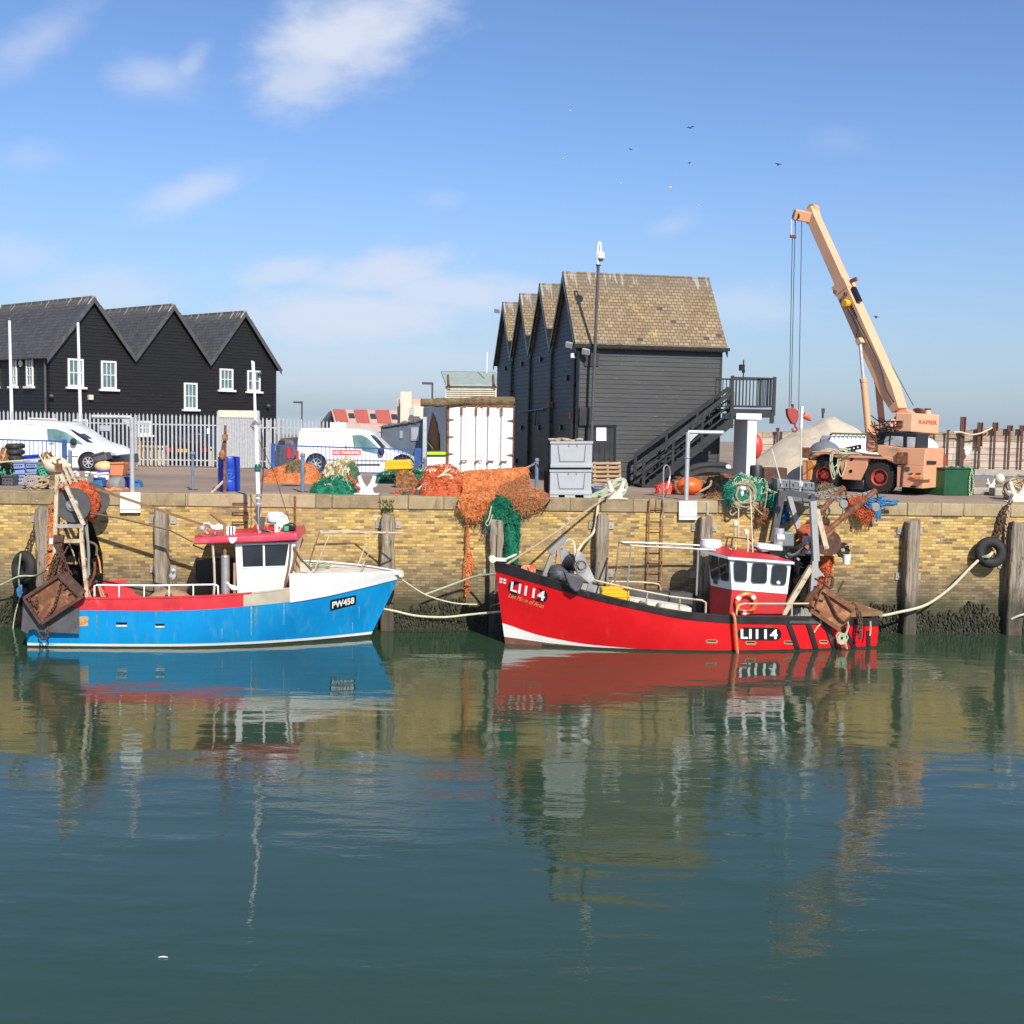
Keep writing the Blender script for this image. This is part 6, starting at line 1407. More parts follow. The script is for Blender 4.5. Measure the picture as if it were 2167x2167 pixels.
b = MB(); RD.decal(b, [k7(*p) for p in ((243,1000),(303,1012),(305,968),(247,955))],[(0,0),(1,0),(1,1),(0,1)],[(0,1,2,3)],.010); fl = b.build('flag_badge', 'letter_white', rb, smooth=0)
b = MB(); Q = [k7(*p) for p in ((243,1000),(303,1012),(305,968),(247,955))]; RD.decal(b, Q, [(0,.4),(1,.4),(1,.6),(0,.6),(.42,0),(.58,0),(.58,.39),(.42,.39),(.42,.61),(.58,.61),(.58,1),(.42,1)],[(0,1,2,3),(4,5,6,7),(8,9,10,11)],.013); b.build('flag_cross', 'sign_red', fl, smooth=0)
for (xa, xb, ya) in ((362,458,1444),(685,775,1456),(998,1085,1453),(1288,1362,1449)):
    b = MB(); Q = [k8(xa, ya + 28), k8(xb, ya + 30), k8(xb, ya), k8(xa, ya - 2)]; rr = roundrect(.5,4,3.2); RD.decal(b, Q, rr, [tuple(range(len(rr)))],.008); sc_ = b.build('scupper', 'wood_pale', rb, smooth=0)
    b = MB(); RD.decal(b, Q, [(.12,.45),(.88,.45),(.88,.8),(.12,.8)],[(0,1,2,3)],.012); b.build('scupper_slot', 'gutter_black', sc_, smooth=0)
for a_, c_, w_ in (((1040,1318),(1112,1520),40),((1200,1314),(1262,1520),40),((1345,1318),(1420,1520),44),((1475,1330),(1580,1520),40),((1690,1370),(1690,1500),30)):
    b = MB(); Q = [k8(c_[0] - w_ / 2, c_[1]), k8(c_[0] + w_ / 2, c_[1]), k8(a_[0] + w_ / 2, a_[1]), k8(a_[0] - w_ / 2, a_[1])]; G = [(i / 1, j / 8) for j in range(9) for i in range(2)]
    RD.decal(b, Q, G, [(2 * j, 2 * j + 1,2 * j + 3,2 * j + 2) for j in range(8)],.03); RD.decal(b, Q, G, [(2 * j, 2 * j + 2,2 * j + 3,2 * j + 1) for j in range(8)],.005); b.build('rubber_strap', 'gunwale_black', rb, smooth=0)
b = MB(); RD.decal(b, [k8(1035,1308), k8(1290,1312), k8(1290,1290), k8(1040,1285)],[(0,0),(1,0),(1,1),(.03,1)],[(0,1,2,3)],.045); b.build('rubber_sheet', 'dark_grey', rb, smooth=0)
# wheelhouse: side, slanted front and lower red house
pH = RD.pl(.86); pF0 = RD.pl(.86)
def hp_(x, y, t=.86): return RD.pl(t)(*k8(x, y))
side = [hp_(*p) for p in ((560,772),(1060,815),(1028,1072),(575,1036))]; tw = 1.72
front_t = -.05
fn = [hp_(378,735, front_t), hp_(402,1000, front_t)]       # forward edge of the slanted pane, nearer the centre line
far = -.86
b = MB()
def mir_t(p): return p - rn * ((p - RD.o).dot(rn) - far)
sf = [side[0], side[1], side[2], side[3]]; bk = [mir_t(p) for p in sf]; fb = [mir_t(fn[0]), mir_t(fn[1])]
nose = [fn[0], fn[1]]
# upper white house: quads
def q_(a, c, d, e): b.add([a, c, d, e],[(0,1,2,3)])
q_(side[3], side[2], side[1], side[0]); q_(nose[1], side[3], side[0], nose[0]); q_(bk[3], nose[1], nose[0], bk[0]); q_(side[2], bk[2], bk[1], side[1]); q_(bk[2], bk[3], bk[0], bk[1])
b.add([side[0], side[1], bk[1], bk[0], nose[0]],[(0,1,2,3,4)]); rw = b.build('wheelhouse', 'clean_white', rb, smooth=0)
low = [hp_(575,1034), hp_(1028,1070), hp_(985,1265), hp_(552,1265)]; lf = [hp_(402,1000, front_t), hp_(398,1235, front_t)]
b = MB(); lb = [mir_t(p) for p in low]; q_(low[3], low[2], low[1], low[0]); q_(lf[1], low[3], low[0], lf[0]); q_(lb[3], lf[1], lf[0], lb[0]); q_(low[2], lb[2], lb[1], low[1]); b.build('lower_house', 'house_red', rb, smooth=0)
b = MB(); rl_ = [hp_(320,712, front_t), hp_(545,770,.95), hp_(1085,812,.95)]; rf = [mir_t(rl_[1]), mir_t(rl_[2])]; top = [rl_[0], rl_[1], rl_[2], rf[1] , rf[0]]
b.prism([p - zz * .05 for p in top], zz * .06); b.build('roof_edge', 'clean_white', rw, smooth=0)
cen = RD.W((rl_[1] - RD.o).dot(ur) * .5 + (rl_[2] - RD.o).dot(ur) * .5,0, rl_[1].z + .10)
b = MB(); ins = [p.lerp(V((cen.x, cen.y, p.z)),.04) + zz * .012 for p in top]; b.add(ins + [p.lerp(V((cen.x, cen.y, p.z + .12)),.35) + zz * .07 for p in ins],[(0,1,6,5),(1,2,7,6),(2,3,8,7),(3,4,9,8),(4,0,5,9),(5,6,7,8,9)]); b.build('roof', 'house_red', rw, smooth=0)
def rwin(pts, n_=None, plane=None, name='window'):
    P = [plane(*k8(*p)) for p in pts]; rr = []
    for i in range(4):
        a, c, d = P[i - 1], P[i], P[(i + 1) % 4]; r_ = .22
        for k in range(5):
            s_ = k / 4; p0_ = c.lerp(a, r_ * (1 - s_) if s_ < 1 else 0); 
            q1 = c.lerp(a, r_); q2 = c.lerp(d, r_); rr.append(q1 * (1 - s_) ** 2 + c * 2 * s_ * (1 - s_) + q2 * s_ ** 2)
    n = plane.n; cc = sum(rr, V((0,0,0))) / len(rr)
    b = MB(); b.prism([p + n * .004 for p in rr], n * .008); w_ = b.build(name, 'glass_dark', rw, smooth=0)
    b = MB(); outer = [cc + (p - cc) * 1.07 + n * .002 for p in rr]; L_ = len(rr); b.add([p + n * .016 for p in rr] + [p + n * .016 for p in outer] + [p + n * .003 for p in rr] + outer, [(i, (i + 1) % L_, L_ + (i + 1) % L_, L_ + i) for i in range(L_)] + [(i, 2 * L_ + i, 2 * L_ + (i + 1) % L_, (i + 1) % L_) for i in range(L_)] + [(L_ + i, L_ + (i + 1) % L_, 3 * L_ + (i + 1) % L_, 3 * L_ + i) for i in range(L_)]); b.build('gasket', 'plastic_grey_dark', w_, smooth=0)
for pts in (((588,803),(700,812),(692,972),(594,966)),((742,818),(862,825),(856,984),(730,980)),((905,832),(1028,840),(1010,1000),(890,992))): rwin(pts, plane=pH)
fpl = Pl(side[0],((side[0] - nose[0]).cross(side[3] - side[0]))); fpl = fpl if fpl.n.y < 0 else Pl(side[0],-fpl.n)
for pts in (((384,755),(462,762),(474,950),(410,945)),((474,768),(553,782),(556,962),(486,955))): rwin(pts, plane=fpl)
b = MB(); q = hp_(955,978,.88); b.ball(q, (.05,.02,.05),8,6); b.build('window_sticker', 'clean_white', rw)
b = MB(); slab(b, fpl, [k8(*p) for p in ((420,950),(450,955),(452,990),(424,985))],.01,.02); b.build('vent', 'dark_grey', rw, smooth=0)
# life ring
b = MB(); c = hp_(690,1148,.93); rr = [c + (ur * math.cos(a) + zz * math.sin(a)) * .24 for a in [2 * math.pi * i / 24 for i in range(25)]]; b.tube(rr, .06,8, False); lr = tag(b.build('life_ring', 'buoy_orange'), 'orange life ring with white bands hung on the red wheelhouse', 'life ring')
for a in (.6,2.4,4.9): b = MB(); d = ur * math.cos(a) + zz * math.sin(a); tg = V((0,0,0)) + ur * -math.sin(a) + zz * math.cos(a); b.tube([c + d * .24 - tg * .05, c + d * .24 + tg * .05],.066,8); b.build('band', 'clean_white', lr)
# rails
pn_ = RD.pl(1.30)
b = MB(); b.tube(smooth_pts([pn_(*k8(612,1250)), pn_(*k8(620,1180)), pn_(*k8(660,1152)), pn_(*k8(760,1150)), pn_(*k8(1000,1150)), pn_(*k8(1215,1148))],4),.024,6); b.tube([pn_(*k8(1065,1150)), pn_(*k8(1065,1252))],.02,6); b.build('side_rail', 'frame_cream', rb)
b = MB(); pts = [RD.pl(1.0)(*k7(1105,978)), RD.pl(1.15)(*k7(1450,1058)), RD.pl(1.25)(*k7(1780,1122)), RD.pl(1.3)(*k8(60,1090)), RD.pl(1.32)(*k8(330,1122)), RD.pl(1.32)(*k8(362,1140)), RD.pl(1.32)(*k8(360,1230))]; b.tube(pts, .026,6)
for (x, y, y2, t_) in ((1590,1090,1190,1.2),(1885,1150,1250,1.27)): b.tube([RD.pl(t_)(*k7(x, y)), RD.pl(t_)(*k7(x - 15, y2))],.018,6)
b.tube([RD.pl(1.3)(*k8(150,1100)), RD.pl(1.3)(*k8(150,1215))],.014,5); b.build('side_rail', 'frame_cream', rb)
b = MB(); pf_ = RD.pl(-1.2); b.tube(smooth_pts([pf_(*k7(1260,990)), pf_(*k7(1500,995)), pf_(*k7(1670,1010)), pf_(*k7(1705,1040)), pf_(*k7(1710,1100))],4),.024,6); b.tube([pf_(*k7(1262,990)), pf_(*k7(1262,1060))],.02,6); b.build('far_rail', 'frame_cream', rb)
# awning frame ahead of the wheelhouse
b = MB(); pa, pb2 = RD.pl(.75), RD.pl(-.75)
b.tube([pa(*k7(1395,1140)), pa(*k7(1440,665)), pa(*k7(1932,690)), pa(*k8(440,712))],.028,6); b.tube([pb2(*k7(1292,1010)), pb2(*k7(1310,850)), pb2(*k7(1330,632)), pb2(*k7(1932,655)), pb2(*k8(400,680))],.028,6); b.tube([pa(*k7(1440,665)), pb2(*k7(1330,632))],.028,6); b.tube([pb2(*k7(1310,850)), pa(*k7(1425,890))],.022,6); b.tube([pa(*k8(300,710)), pa(*k8(285,1080))],.024,6); b.build('awning_frame', 'steel', rb)
# grey hauler winch
c4 = lambda x, y: (1180 + x * .12422,1130 + y * .12422)
b = MB(); slab(b, RD.pl(.35),[c4(*p) for p in ((40,290),(60,245),(130,240),(250,340),(290,600),(280,680),(110,640),(70,500))],.05); b.build('hauler_cheek', 'steel', rb, smooth=0)
b = MB(); slab(b, RD.pl(.8),[c4(*p) for p in ((300,400),(330,300),(370,290),(440,350),(640,780),(600,810),(520,820),(330,660),(300,560))],.06); b.build('hauler_cheek', 'steel', rb, smooth=0)
b = MB(); ha = RD.pl(.80)(*c4(400,540)); hb = RD.pl(.33)(*c4(190,470)); d = (hb - ha).normalized(); L_ = (hb - ha).length
b.lathe(ha, d, [(.15,0),(.15, L_ * .1),(.19, L_ * .15),(.17, L_ * .4),(.19, L_ * .5),(.17, L_ * .6),(.21, L_ * .9),(.15, L_)],20); b.build('hauler_drum', 'black_rubber', rb)
b = MB(); b.lathe(ha + rn * .0, rn, [(.17,0),(.17,.03),(.13,.03),(.13,.0),(.08,0),(.08,.06),(0,.06)],20); b.build('hauler_hub', 'mid_grey', rb)
b = MB(); slab(b, RD.pl(.3),[c4(*p) for p in ((110,590),(280,640),(285,690),(110,650))],.4,.1); b.build('hauler_guard', 'galv', rb, smooth=0)
b = MB(); soft_slab(b, RD.pl(1.25),[c4(*p) for p in ((110,650),(360,700),(470,790),(380,980),(300,1000),(200,900))],.2,.05); b.build('rubber_apron', 'dark_grey', rb)
b = MB(); q = RD.pl(.9); b.prism([q(*c4(*p)) for p in ((530,830),(660,790),(650,850),(610,990),(540,980))],-rn * .1); b.bar(q(*c4(545,830),.05), q(*c4(505,980),.05),.05); b.build('hauler_foot', 'mid_grey', rb, smooth=0)
b = MB(); b.tube(smooth_pts([RD.pl(.4)(*c4(90,240)), RD.pl(.5)(*c4(150,120)), RD.pl(.5)(*c4(210,95)), RD.pl(.6)(*c4(280,150)), RD.pl(.7)(*c4(300,400)), RD.pl(.8)(*c4(300,790))]),.02,5); b.build('hydraulic_hose', 'old_white', rb)
b = MB(); b.bar(RD.pl(.2)(*k7(640,960)), RD.pl(.2)(*k7(730,720)),.10); b.bar(RD.pl(.2)(*k7(700,725)), RD.pl(.2)(*k7(850,590)),.14); b.build('davit', 'mid_grey', rb, smooth=0)
b = MB(); b.bar(RD.pl(-.5)(*k7(770,850)), RD.pl(-.5)(*k7(780,690)),.10); b.build('davit_post', 'wood_pale', rb, smooth=0)
b = MB(); netmass(b, RD.pl(.2)(*k7(790,925)),(.30,.4,.24),21,20,12,.25,.2); b.build('rope_bin', 'dark_grey', rb)
b = MB(); b.tube(smooth_pts([RD.pl(-.3)(*k7(640,920)), RD.pl(-.3)(*k7(700,870)), RD.pl(-.3)(*k7(790,840))]),.05,6); b.build('pipe', 'rope_pale', rb)
b = MB(); q = RD.pl(.0)(*k7(180,785)); b.lathe(q - rn * .1, rn, [(0,0),(.09,0),(.05,.1),(.09,.2),(0,.2)],12); b.bar(q, q - ur * .35 - zz * .02,.12,.08); b.tube([q - ur * .35, RD.pl(-.2)(*k7(395,745))],.03,5); b.build('bow_roller', 'old_white', rb)
b = MB(); q = RD.pl(.1)(*k7(540,870)); b.ball(q, (.11,.11,.10),10,8); solo(b, 'pot_buoy', 'buoy_red', 'small red pot buoy on the foredeck of the red boat', 'buoy', smooth=2)
b = MB()
for i in range(4): b.tube(loop(RD.pl(.2)(*k7(480,885)) + V((i * .04,0,0)),.12,(rn.x, rn.y, .8),10,1,.1),.02,5)
solo(b, 'mooring_coil', 'rope_orange', 'peach coloured coil of line on the foredeck of the red boat', 'rope')
# fish boxes, bait bins
for i in range(3):
    c = RD.pl(.85)(*c4(965,960 + i * 62)) + zz * .0; b = MB(); W_, D_, H_ = .62,.40,.12
    for q, s_ in ((V((0,0,-.045)),(W_, D_, .03)),(V((0,-D_ / 2,0)),(W_, .03, H_)),(V((0, D_ / 2,0)),(W_, .03, H_)),(V((-W_ / 2,0,0)),(.03, D_, H_)),(V((W_ / 2,0,0)),(.03, D_, H_)),(V((0,-D_ / 2 - .01,.055)),(W_ + .06,.03,.025)),(V((0, D_ / 2 + .01,.055)),(W_ + .06,.03,.025))): b.box(c + q, s_, math.atan2(-ur.y, -ur.x))
    solo(b, 'fish_box', 'yellow', ['topmost yellow fish box in the stack on the red boat', 'middle yellow fish box in the stack on the red boat', 'lowest yellow fish box in the stack on the red boat'][i], 'fish box', 'yellow fish boxes on the red boat', smooth=0)
for i, (x, y) in enumerate(((1165,1115),(1470,1150),(1770,1190))):
    b = MB(); c = RD.pl(.7)(*c4(x, y + 50)); b.lathe(c - zz * .12, zz, [(.09,0),(.10,.2),(.105,.22),(0,.22)],12); b.build('bait_tub', 'old_white', rb)
b = MB(); slab(b, RD.pl(.6),[c4(*p) for p in ((1110,1080),(1590,1150),(2280,1260),(2280,1420),(1120,1200))],.5); b.build('sorting_table', 'old_white', rb, smooth=0)
b = MB(); slab(b, RD.pl(-.6),[c4(*p) for p in ((1220,960),(1620,990),(2300,1010),(2300,1200),(1220,1080))],.4); b.build('pound_board', 'dark_grey', rb, smooth=0)
# roof gear of the red wheelhouse
b = MB(); q = RD.pl(-.1)(*k8(402,690)); b.lathe(q, zz, [(.27,0),(.285,.04),(.275,.10),(.25,.20),(0,.225)],20); b.build('radar_dome', 'clean_white', rb)
b = MB(); pz_ = RD.pl(.2); b.tube(smooth_pts([pz_(*k8(525,720)), pz_(*k8(535,630)), pz_(*k8(560,607)), pz_(*k8(700,622)), pz_(*k8(745,655)), pz_(*k8(750,760))],4),.02,6); b.tube([pz_(*k8(565,720)), pz_(*k8(580,610))],.02,6); b.build('roof_hoop', 'rust_dark', rb)
for (x, y0, y1, t_, r_) in ((748,770,260,.3,.018),(630,620,370,0,.015),(606,720,500,.1,.016),(705,765,575,.3,.02)):
    b = MB(); b.tube([RD.pl(t_)(*k8(x, y0)), RD.pl(t_)(*k8(x - (22 if y1 == 260 else 0), y1))], r_, 5); b.build('aerial', 'old_white', rb)
b = MB()
for x, y in ((606,510),(692,580),(560,735)): b.lathe(RD.pl(.2)(*k8(x, y)), zz, [(.05,0),(.06,.03),(.06,.09),(.03,.12),(0,.12)],8)
b.build('mast_lamp', 'clean_white', rb)
b = MB(); soft_slab(b, RD.pl(.35),[k8(*p) for p in ((785,690),(800,662),(960,672),(995,690),(998,725),(830,728))],.55,.06); lr_ = b.build('life_raft', 'clean_white', rb)
b = MB(); slab(b, RD.pl(.37),[k8(*p) for p in ((885,712),(1000,716),(1000,776),(885,770))],.4); b.build('black_box', 'gutter_black', rb, smooth=0)
b = MB(); slab(b, RD.pl(.36),[k8(*p) for p in ((783,698),(885,708),(885,715),(783,706))],.5); b.build('raft_cradle', 'dark_grey', rb, smooth=0)
# after gallows
pg = RD.pl(.75); pgf = RD.pl(-.8)
for nm, pl_, pts, w_, mt in (('gallows_post', pg, ((1235,310),(1262,800)),.16, 'frame_grey'),('gallows_post', pg, ((1250,800),(1228,1150)),.16, 'frame_grey'),('gallows_post', pgf, ((985,225),(905,640)),.18, 'dark_grey'),('gallows_brace', pgf, ((1040,265),(1135,590)),.13, 'frame_grey'),
                            ('gallows_brace', pg, ((1265,380),(1345,700)),.13, 'frame_cream'),('gallows_brace', pg, ((1228,840),(1030,1170)),.13, 'frame_cream'),('gallows_beam', pgf, ((1000,235),(1240,275)),.16, 'dark_grey'),('gallows_brace', pg, ((1050,1150),(985,1255)),.12, 'frame_cream')):
    b = MB(); b.bar(pl_(*k8(*pts[0])), pl_(*k8(*pts[1])), w_, w_ * .8, up=rn); b.build(nm, mt, rb, smooth=0)
b = MB(); b.bar(pg(*k8(1238,300)), pgf(*k8(1245,270)),.12); b.build('gallows_beam', 'dark_grey', rb, smooth=0)
b = MB(); slab(b, pg, [k8(*p) for p in ((1240,810),(1330,918),(1240,935))],.05,.02); b.build('gusset', 'frame_grey', rb, smooth=0)
for t_, a_, c_ in ((-.5,(1040,660),(1492,195)),(.6,(1180,700),(1752,222))):
    b = MB(); b.tube([RD.pl(t_)(*k8(*a_)), RD.pl(t_)(*k8(*c_))],.075,8); b.build('derrick_boom', 'rust', rb)
    b = MB(); b.tube([RD.pl(t_)(*k8(a_[0] + 50, a_[1] + 20)), RD.pl(t_)(*k8(a_[0] + 230, a_[1] - 165))],.045,7); b.build('derrick_ram', 'rust_bright', rb)
    b = MB(); hx, hy = c_; q = RD.pl(t_)(*k8(hx - 5, hy + 140)); b.lathe(q - rn * .04, rn, [(0,0),(.10,0),(.12,.02),(.10,.04),(.10,.05),(.12,.07),(.10,.09),(0,.09)],16); b.build('derrick_sheave', 'mid_grey', rb)
    b = MB(); chain(b, [RD.pl(t_)(*k8(hx, hy)), RD.pl(t_)(*k8(hx + 20, hy + 60)), q + zz * .1],.014,.06); b.build('derrick_chain', 'rust_dark', rb); b = MB(); chain(b, [q - zz * .1, RD.pl(t_)(*k8(hx - 170 if t_ < 0 else hx - 200, hy + 320))] if False else [RD.pl(t_)(*k8(hx - 155 if t_ < 0 else hx - 200, hy + 160)), RD.pl(t_)(*k8(hx - 165 if t_ < 0 else hx - 202, hy + 330))],.018,.08); b.build('derrick_chain', 'rust_dark', rb)
b = MB(); chain(b, rope_pts(RD.pl(-.8)(*k8(1150,250)), RD.pl(-.5)(*k8(1480,195)),.06),.014,.07); chain(b, rope_pts(RD.pl(.5)(*k8(1260,262)), RD.pl(.6)(*k8(1735,225)),.10),.014,.07); b.build('topping_chain', 'mid_grey', rb)
q1 = RD.pl(.35)(*k8(1372,655)); q0 = q1 - rn * 1.1; b = MB(); L_ = 1.1
b.lathe(q0, rn, [(0,0),(.33,0),(.33,.05),(.14,.05),(.14, L_ - .05),(.33, L_ - .05),(.33, L_),(0, L_)],24); b.build('net_drum', 'rust_dark', rb)
b = MB(); netmass(b, RD.pl(-.2)(*k8(1250,590)),(.42,.5,.30),31,30,18,.25,.2); solo(b, 'net_roll', 'net_red', 'red net wound on the stern drum of the red boat', 'fishing net', smooth=2)
for x, y in ((960,610),(1192,670)):
    b = MB(); q = RD.pl(.2)(*k8(x, y)); b.tube([q - zz * .22, q + zz * .24],.13,12); b.lathe(q, ur, [(.16,-.1),(.16,.1)],10); b.build('winch_motor', 'galv', rb)
    b = MB(); b.box(q + V((.22,.05,-.03)),(.3,.3,.38),.1); b.build('winch_housing', 'plastic_grey_dark', rb, smooth=0, bevel=.04)
RH = random.Random(11)
for i in range(16):
    a = RD.pl(RH.uniform(-.6,.5))(*k8(RH.uniform(1000,1240), RH.uniform(690,860))); b = MB(); p2 = a + V((RH.uniform(-.7,.7), RH.uniform(-.3,.3), RH.uniform(-.7,.2))); b.tube(smooth_pts([a, a.lerp(p2,.5) + V((RH.uniform(-.2,.2),0, RH.uniform(-.2,.2))), p2]), RH.uniform(.02,.06),6); b.build('winch_hose', RH.choice(('gutter_black', 'rust_dark', 'dark_grey')), rb)
drape('hanging_net', 'net_black', 'black tangle of net behind the red wheelhouse', RD.pl(-.3),[k8(x, y) for x, y in ((1080,760),(1060,900),(1050,1050),(1020,1180))],[k8(x, y) for x, y in ((1230,760),(1230,900),(1225,1050),(1225,1180))],0,14)
drape('hanging_net', 'net_red', 'red net hanging below the stern drum of the red boat', RD.pl(-.1),[k8(x, y) for x, y in ((1265,760),(1290,860),(1300,930),(1250,1010))],[k8(x, y) for x, y in ((1410,760),(1400,850),(1370,930),(1350,1000))],0,15)
b = MB(); q = RD.pl(.3)(*k8(1510,825)); b.lathe(q, zz, [(0,0),(.09,0),(.105,.24),(.11,.24),(.11,.26),(.10,.26),(.085,.03),(0,.03)],18); bk_ = solo(b, 'white_bucket', 'clean_white', 'white bucket hanging beside the stern drum of the red boat', 'bucket')
b = MB(); b.tube([q + V((-.13,0,.31)), q + V((-.08,0,.46)), q + V((.02,0,.5)), q + V((.10,0,.45)), q + V((.13,0,.31))],.01,5); b.build('handle', 'steel', bk_)
for i in range(5):
    b = MB(); q = RD.pl(.25)(*k8(1450 + RH.uniform(-20,40),720 + RH.uniform(-30,20))); b.tube(loop(q, RH.uniform(.08,.15),(0,-1, RH.uniform(-.3,.3)),12,1,.1),.028,6); b.build('hose_coil', 'black_rubber', rb)
# dredge and stern platform
c14 = lambda x, y: (1680 + x * .11387,1180 + y * .11387)
pD = RD.pl(1.45); dg = T('scallop_dredge', 'rusty box dredge hung at the stern of the red boat', 'dredge', pD(*c14(700,1100)))
b = MB(); soft_slab(b, pD, [c14(*p) for p in ((290,930),(380,740),(560,575),(1110,960),(1040,1185),(850,1350),(480,1090))],.5,.06); b.build('body', 'rust_bright', dg)
for a_, c_, w_ in (((530,570),(1110,955),.14),((300,970),(850,1345),.10),((390,740),(560,780),.04),((320,880),(500,1000),.04),((500,610),(370,960),.035)):
    b = MB(); b.bar(pD(*c14(*a_),.03), pD(*c14(*c_),.03), w_, .10, up=rn); b.build('edge_bar', 'rust', dg, smooth=0)
b = MB(); b.tube(smooth_pts([pD(*c14(*p),.06) for p in ((600,690),(700,880),(800,1080),(930,1190),(1040,1110))]),.03,6); b.build('pull_bar', 'rust_dark', dg)
b = MB(); b.tube(smooth_pts([pD(*c14(*p),-.2) for p in ((560,500),(680,560),(720,420),(700,350),(580,350))]),.04,6); b.tube([pD(*c14(390,390),-.2), pD(*c14(600,500),-.2)],.03,6); b.tube([pD(*c14(820,640),-.2), pD(*c14(860,540),-.2), pD(*c14(930,430),-.2)],.025,5); b.build('tow_ring', 'rust_dark', dg)
b = MB(); P_ = [RD.pl(t_)(*c14(*p)) for p, t_ in (((1130,860),-.9),((1480,1050),-.3),((1480,1110),1.0),((1060,1110),1.3))]
zpl = (P_[1].z + P_[0].z) / 2
b.prism([c14_ for c14_ in [RD.W(.75,-1.0,.80), RD.W(-.2,-.8,.80), RD.W(-.2,.9,.80), RD.W(.75,1.1,.80)]], zz * .10); b.build('stern_platform', 'wood_deck', rb, smooth=0)
b = MB()
for q in (((1190,1000),(1210,1200),(1200,1400),(1240,1500)),((1230,1020),(1250,1250),(1210,1500)),((1100,850),(1170,950),(1190,1100))): chain(b, smooth_pts([RD.pl(1.4)(*c14(*p)) for p in q],3),.018,.09)
solo(b, 'stern_chain', 'rust_dark', 'rusty chain hanging over the stern of the red boat beside the dredge', 'chain')
b = MB()
for q in (((490,1130),(500,1220),(430,1300),(375,1390)),((1000,1180),(1010,1300),(950,1450),(960,1600),(990,1700)),((1020,1250),(980,1400),(930,1480)),((1420,1180),(1425,1330),(1410,1450))): b.tube(smooth_pts([RD.pl(1.4)(*c14(*p)) for p in q]),.022,5)
for k in range(5): b.tube(loop(RD.pl(1.4)(*c14(890,1500)),.06 + .02 * k, (0,-1,.2),10,1,.2),.018,5)
solo(b, 'frayed_rope', 'rope_green', 'frayed pale rope ends dangling at the stern of the red boat', 'rope')
b = MB(); b.tube(smooth_pts([RD.pl(1.35)(*k8(560,1240)), RD.pl(1.6)(*k8(580,1232)), RD.pl(1.66)(*k8(598,1270)), RD.pl(1.62)(*k8(608,1400)), RD.pl(1.55)(*k8(622,1560)), RD.pl(1.55)(*k8(623,1600))]),.035,6); solo(b, 'orange_rope', 'rope_orange', 'orange rope hanging over the side of the red boat beside its stern number', 'rope')
# ================================================================== mobile crane
kc = lambda x, y: (1640 + x * .22774,840 + y * .22774)
kb = lambda x, y: (1560 + x * .35188,400 + y * .35188)
kh = lambda x, y: (1650 + x * .15528,420 + y * .15528)
CA = R(-40); cuv = V((math.cos(CA), math.sin(CA),0)); cnv = V((math.sin(CA),-math.cos(CA),0))
C0 = gnd(1858,1045); CP = Pl(C0, cnv)
def cpt(x, y, off=0.0): return CP(*kc(x, y), off)
cr = T('mobile_crane', 'old orange mobile crane with raised telescopic boom, standing on the quay', 'crane', C0 - cnv * 1.1)
EC = CP(*kc(1385,640),.06); EP = Pl(EC, cuv)          # the end of the crane that faces right
def cpart(name, mt, pts, depth, off=0.0, bevel=.015, parent=None, pl=None):
    b = MB(); slab(b, pl or CP, [kc(*p) for p in pts], depth, off); return b.build(name, mt, parent or cr, smooth=0, bevel=bevel)
# chassis: belly panel between the wheels, deck, front arch block, engine end
cpart('side_panel', 'crane_orange', ((590,545),(870,560),(850,660),(790,775),(625,765)),1.9)
for x, y in ((713,577),(705,690)):
    b = MB(); b.lathe(cpt(x, y, .004), cnv, [(.055,0),(.055,.012),(.0,.012)],14); b.build('panel_hole', 'gutter_black', cr, smooth=0)
cpart('deck', 'crane_orange', ((320,565),(345,540),(430,490),(455,500),(520,520),(640,540),(900,555),(1080,560),(1130,600),(1125,612),(1030,580),(870,572),(560,562),(480,530),(420,535),(330,575)),2.2,.05)
cpart('fender', 'crane_orange', ((255,590),(380,590),(372,625),(345,665),(330,775),(255,768)),.5,.0)
cpart('fender_stripe', 'crane_bright', ((300,585),(345,590),(375,640),(338,680),(330,775),(300,772)),.03,.03)
cpart('jack_pad', 'rust', ((250,468),(325,470),(325,570),(250,565)),.06,.08)
cpart('jack_pad', 'rust', ((1128,514),(1232,514),(1230,628),(1125,625)),.06,.12)
cpart('rear_body', 'crane_orange', ((955,445),(1010,448),(1165,470),(1320,478),(1398,482),(1385,640),(1120,625),(1030,580),(950,520)),1.55,.03)
cpart('engine_block', 'crane_orange', ((1135,630),(1385,640),(1372,852),(1200,838),(1130,835)),1.6,.06)
cpart('wheel_well', 'gutter_black', ((830,600),(900,575),(1040,585),(1130,640),(1130,830),(820,860)),1.8,-.2,0)
cpart('wheel_well', 'gutter_black', ((350,600),(420,550),(560,565),(600,640),(600,860),(350,840)),1.8,-.2,0)
cpart('exhaust_strip', 'rust_dark', ((1172,640),(1198,640),(1185,835),(1158,835)),.03,.075)
cpart('grille', 'gutter_black', ((1420,592),(1504,595),(1500,626),(1416,624)),.02,.03, pl=EP)
cpart('head_lamp', 'dark_grey', ((1205,648),(1250,650),(1250,685),(1203,684)),.06,.10)
cpart('step', 'crane_bright', ((1250,735),(1372,740),(1372,772),(1310,770),(1250,745)),.2,.12)
cpart('step', 'crane_orange', ((1385,738),(1470,735),(1468,765),(1385,772)),.15,.12, pl=EP)
cpart('tail_lamp', 'dark_grey', ((1525,665),(1565,668),(1563,755),(1523,752)),.1,.03, pl=EP)
cpart('red_box', 'hook_red', ((1540,535),(1594,535),(1592,640),(1538,640)),.3,-.3, pl=EP)
RQ = random.Random(15)
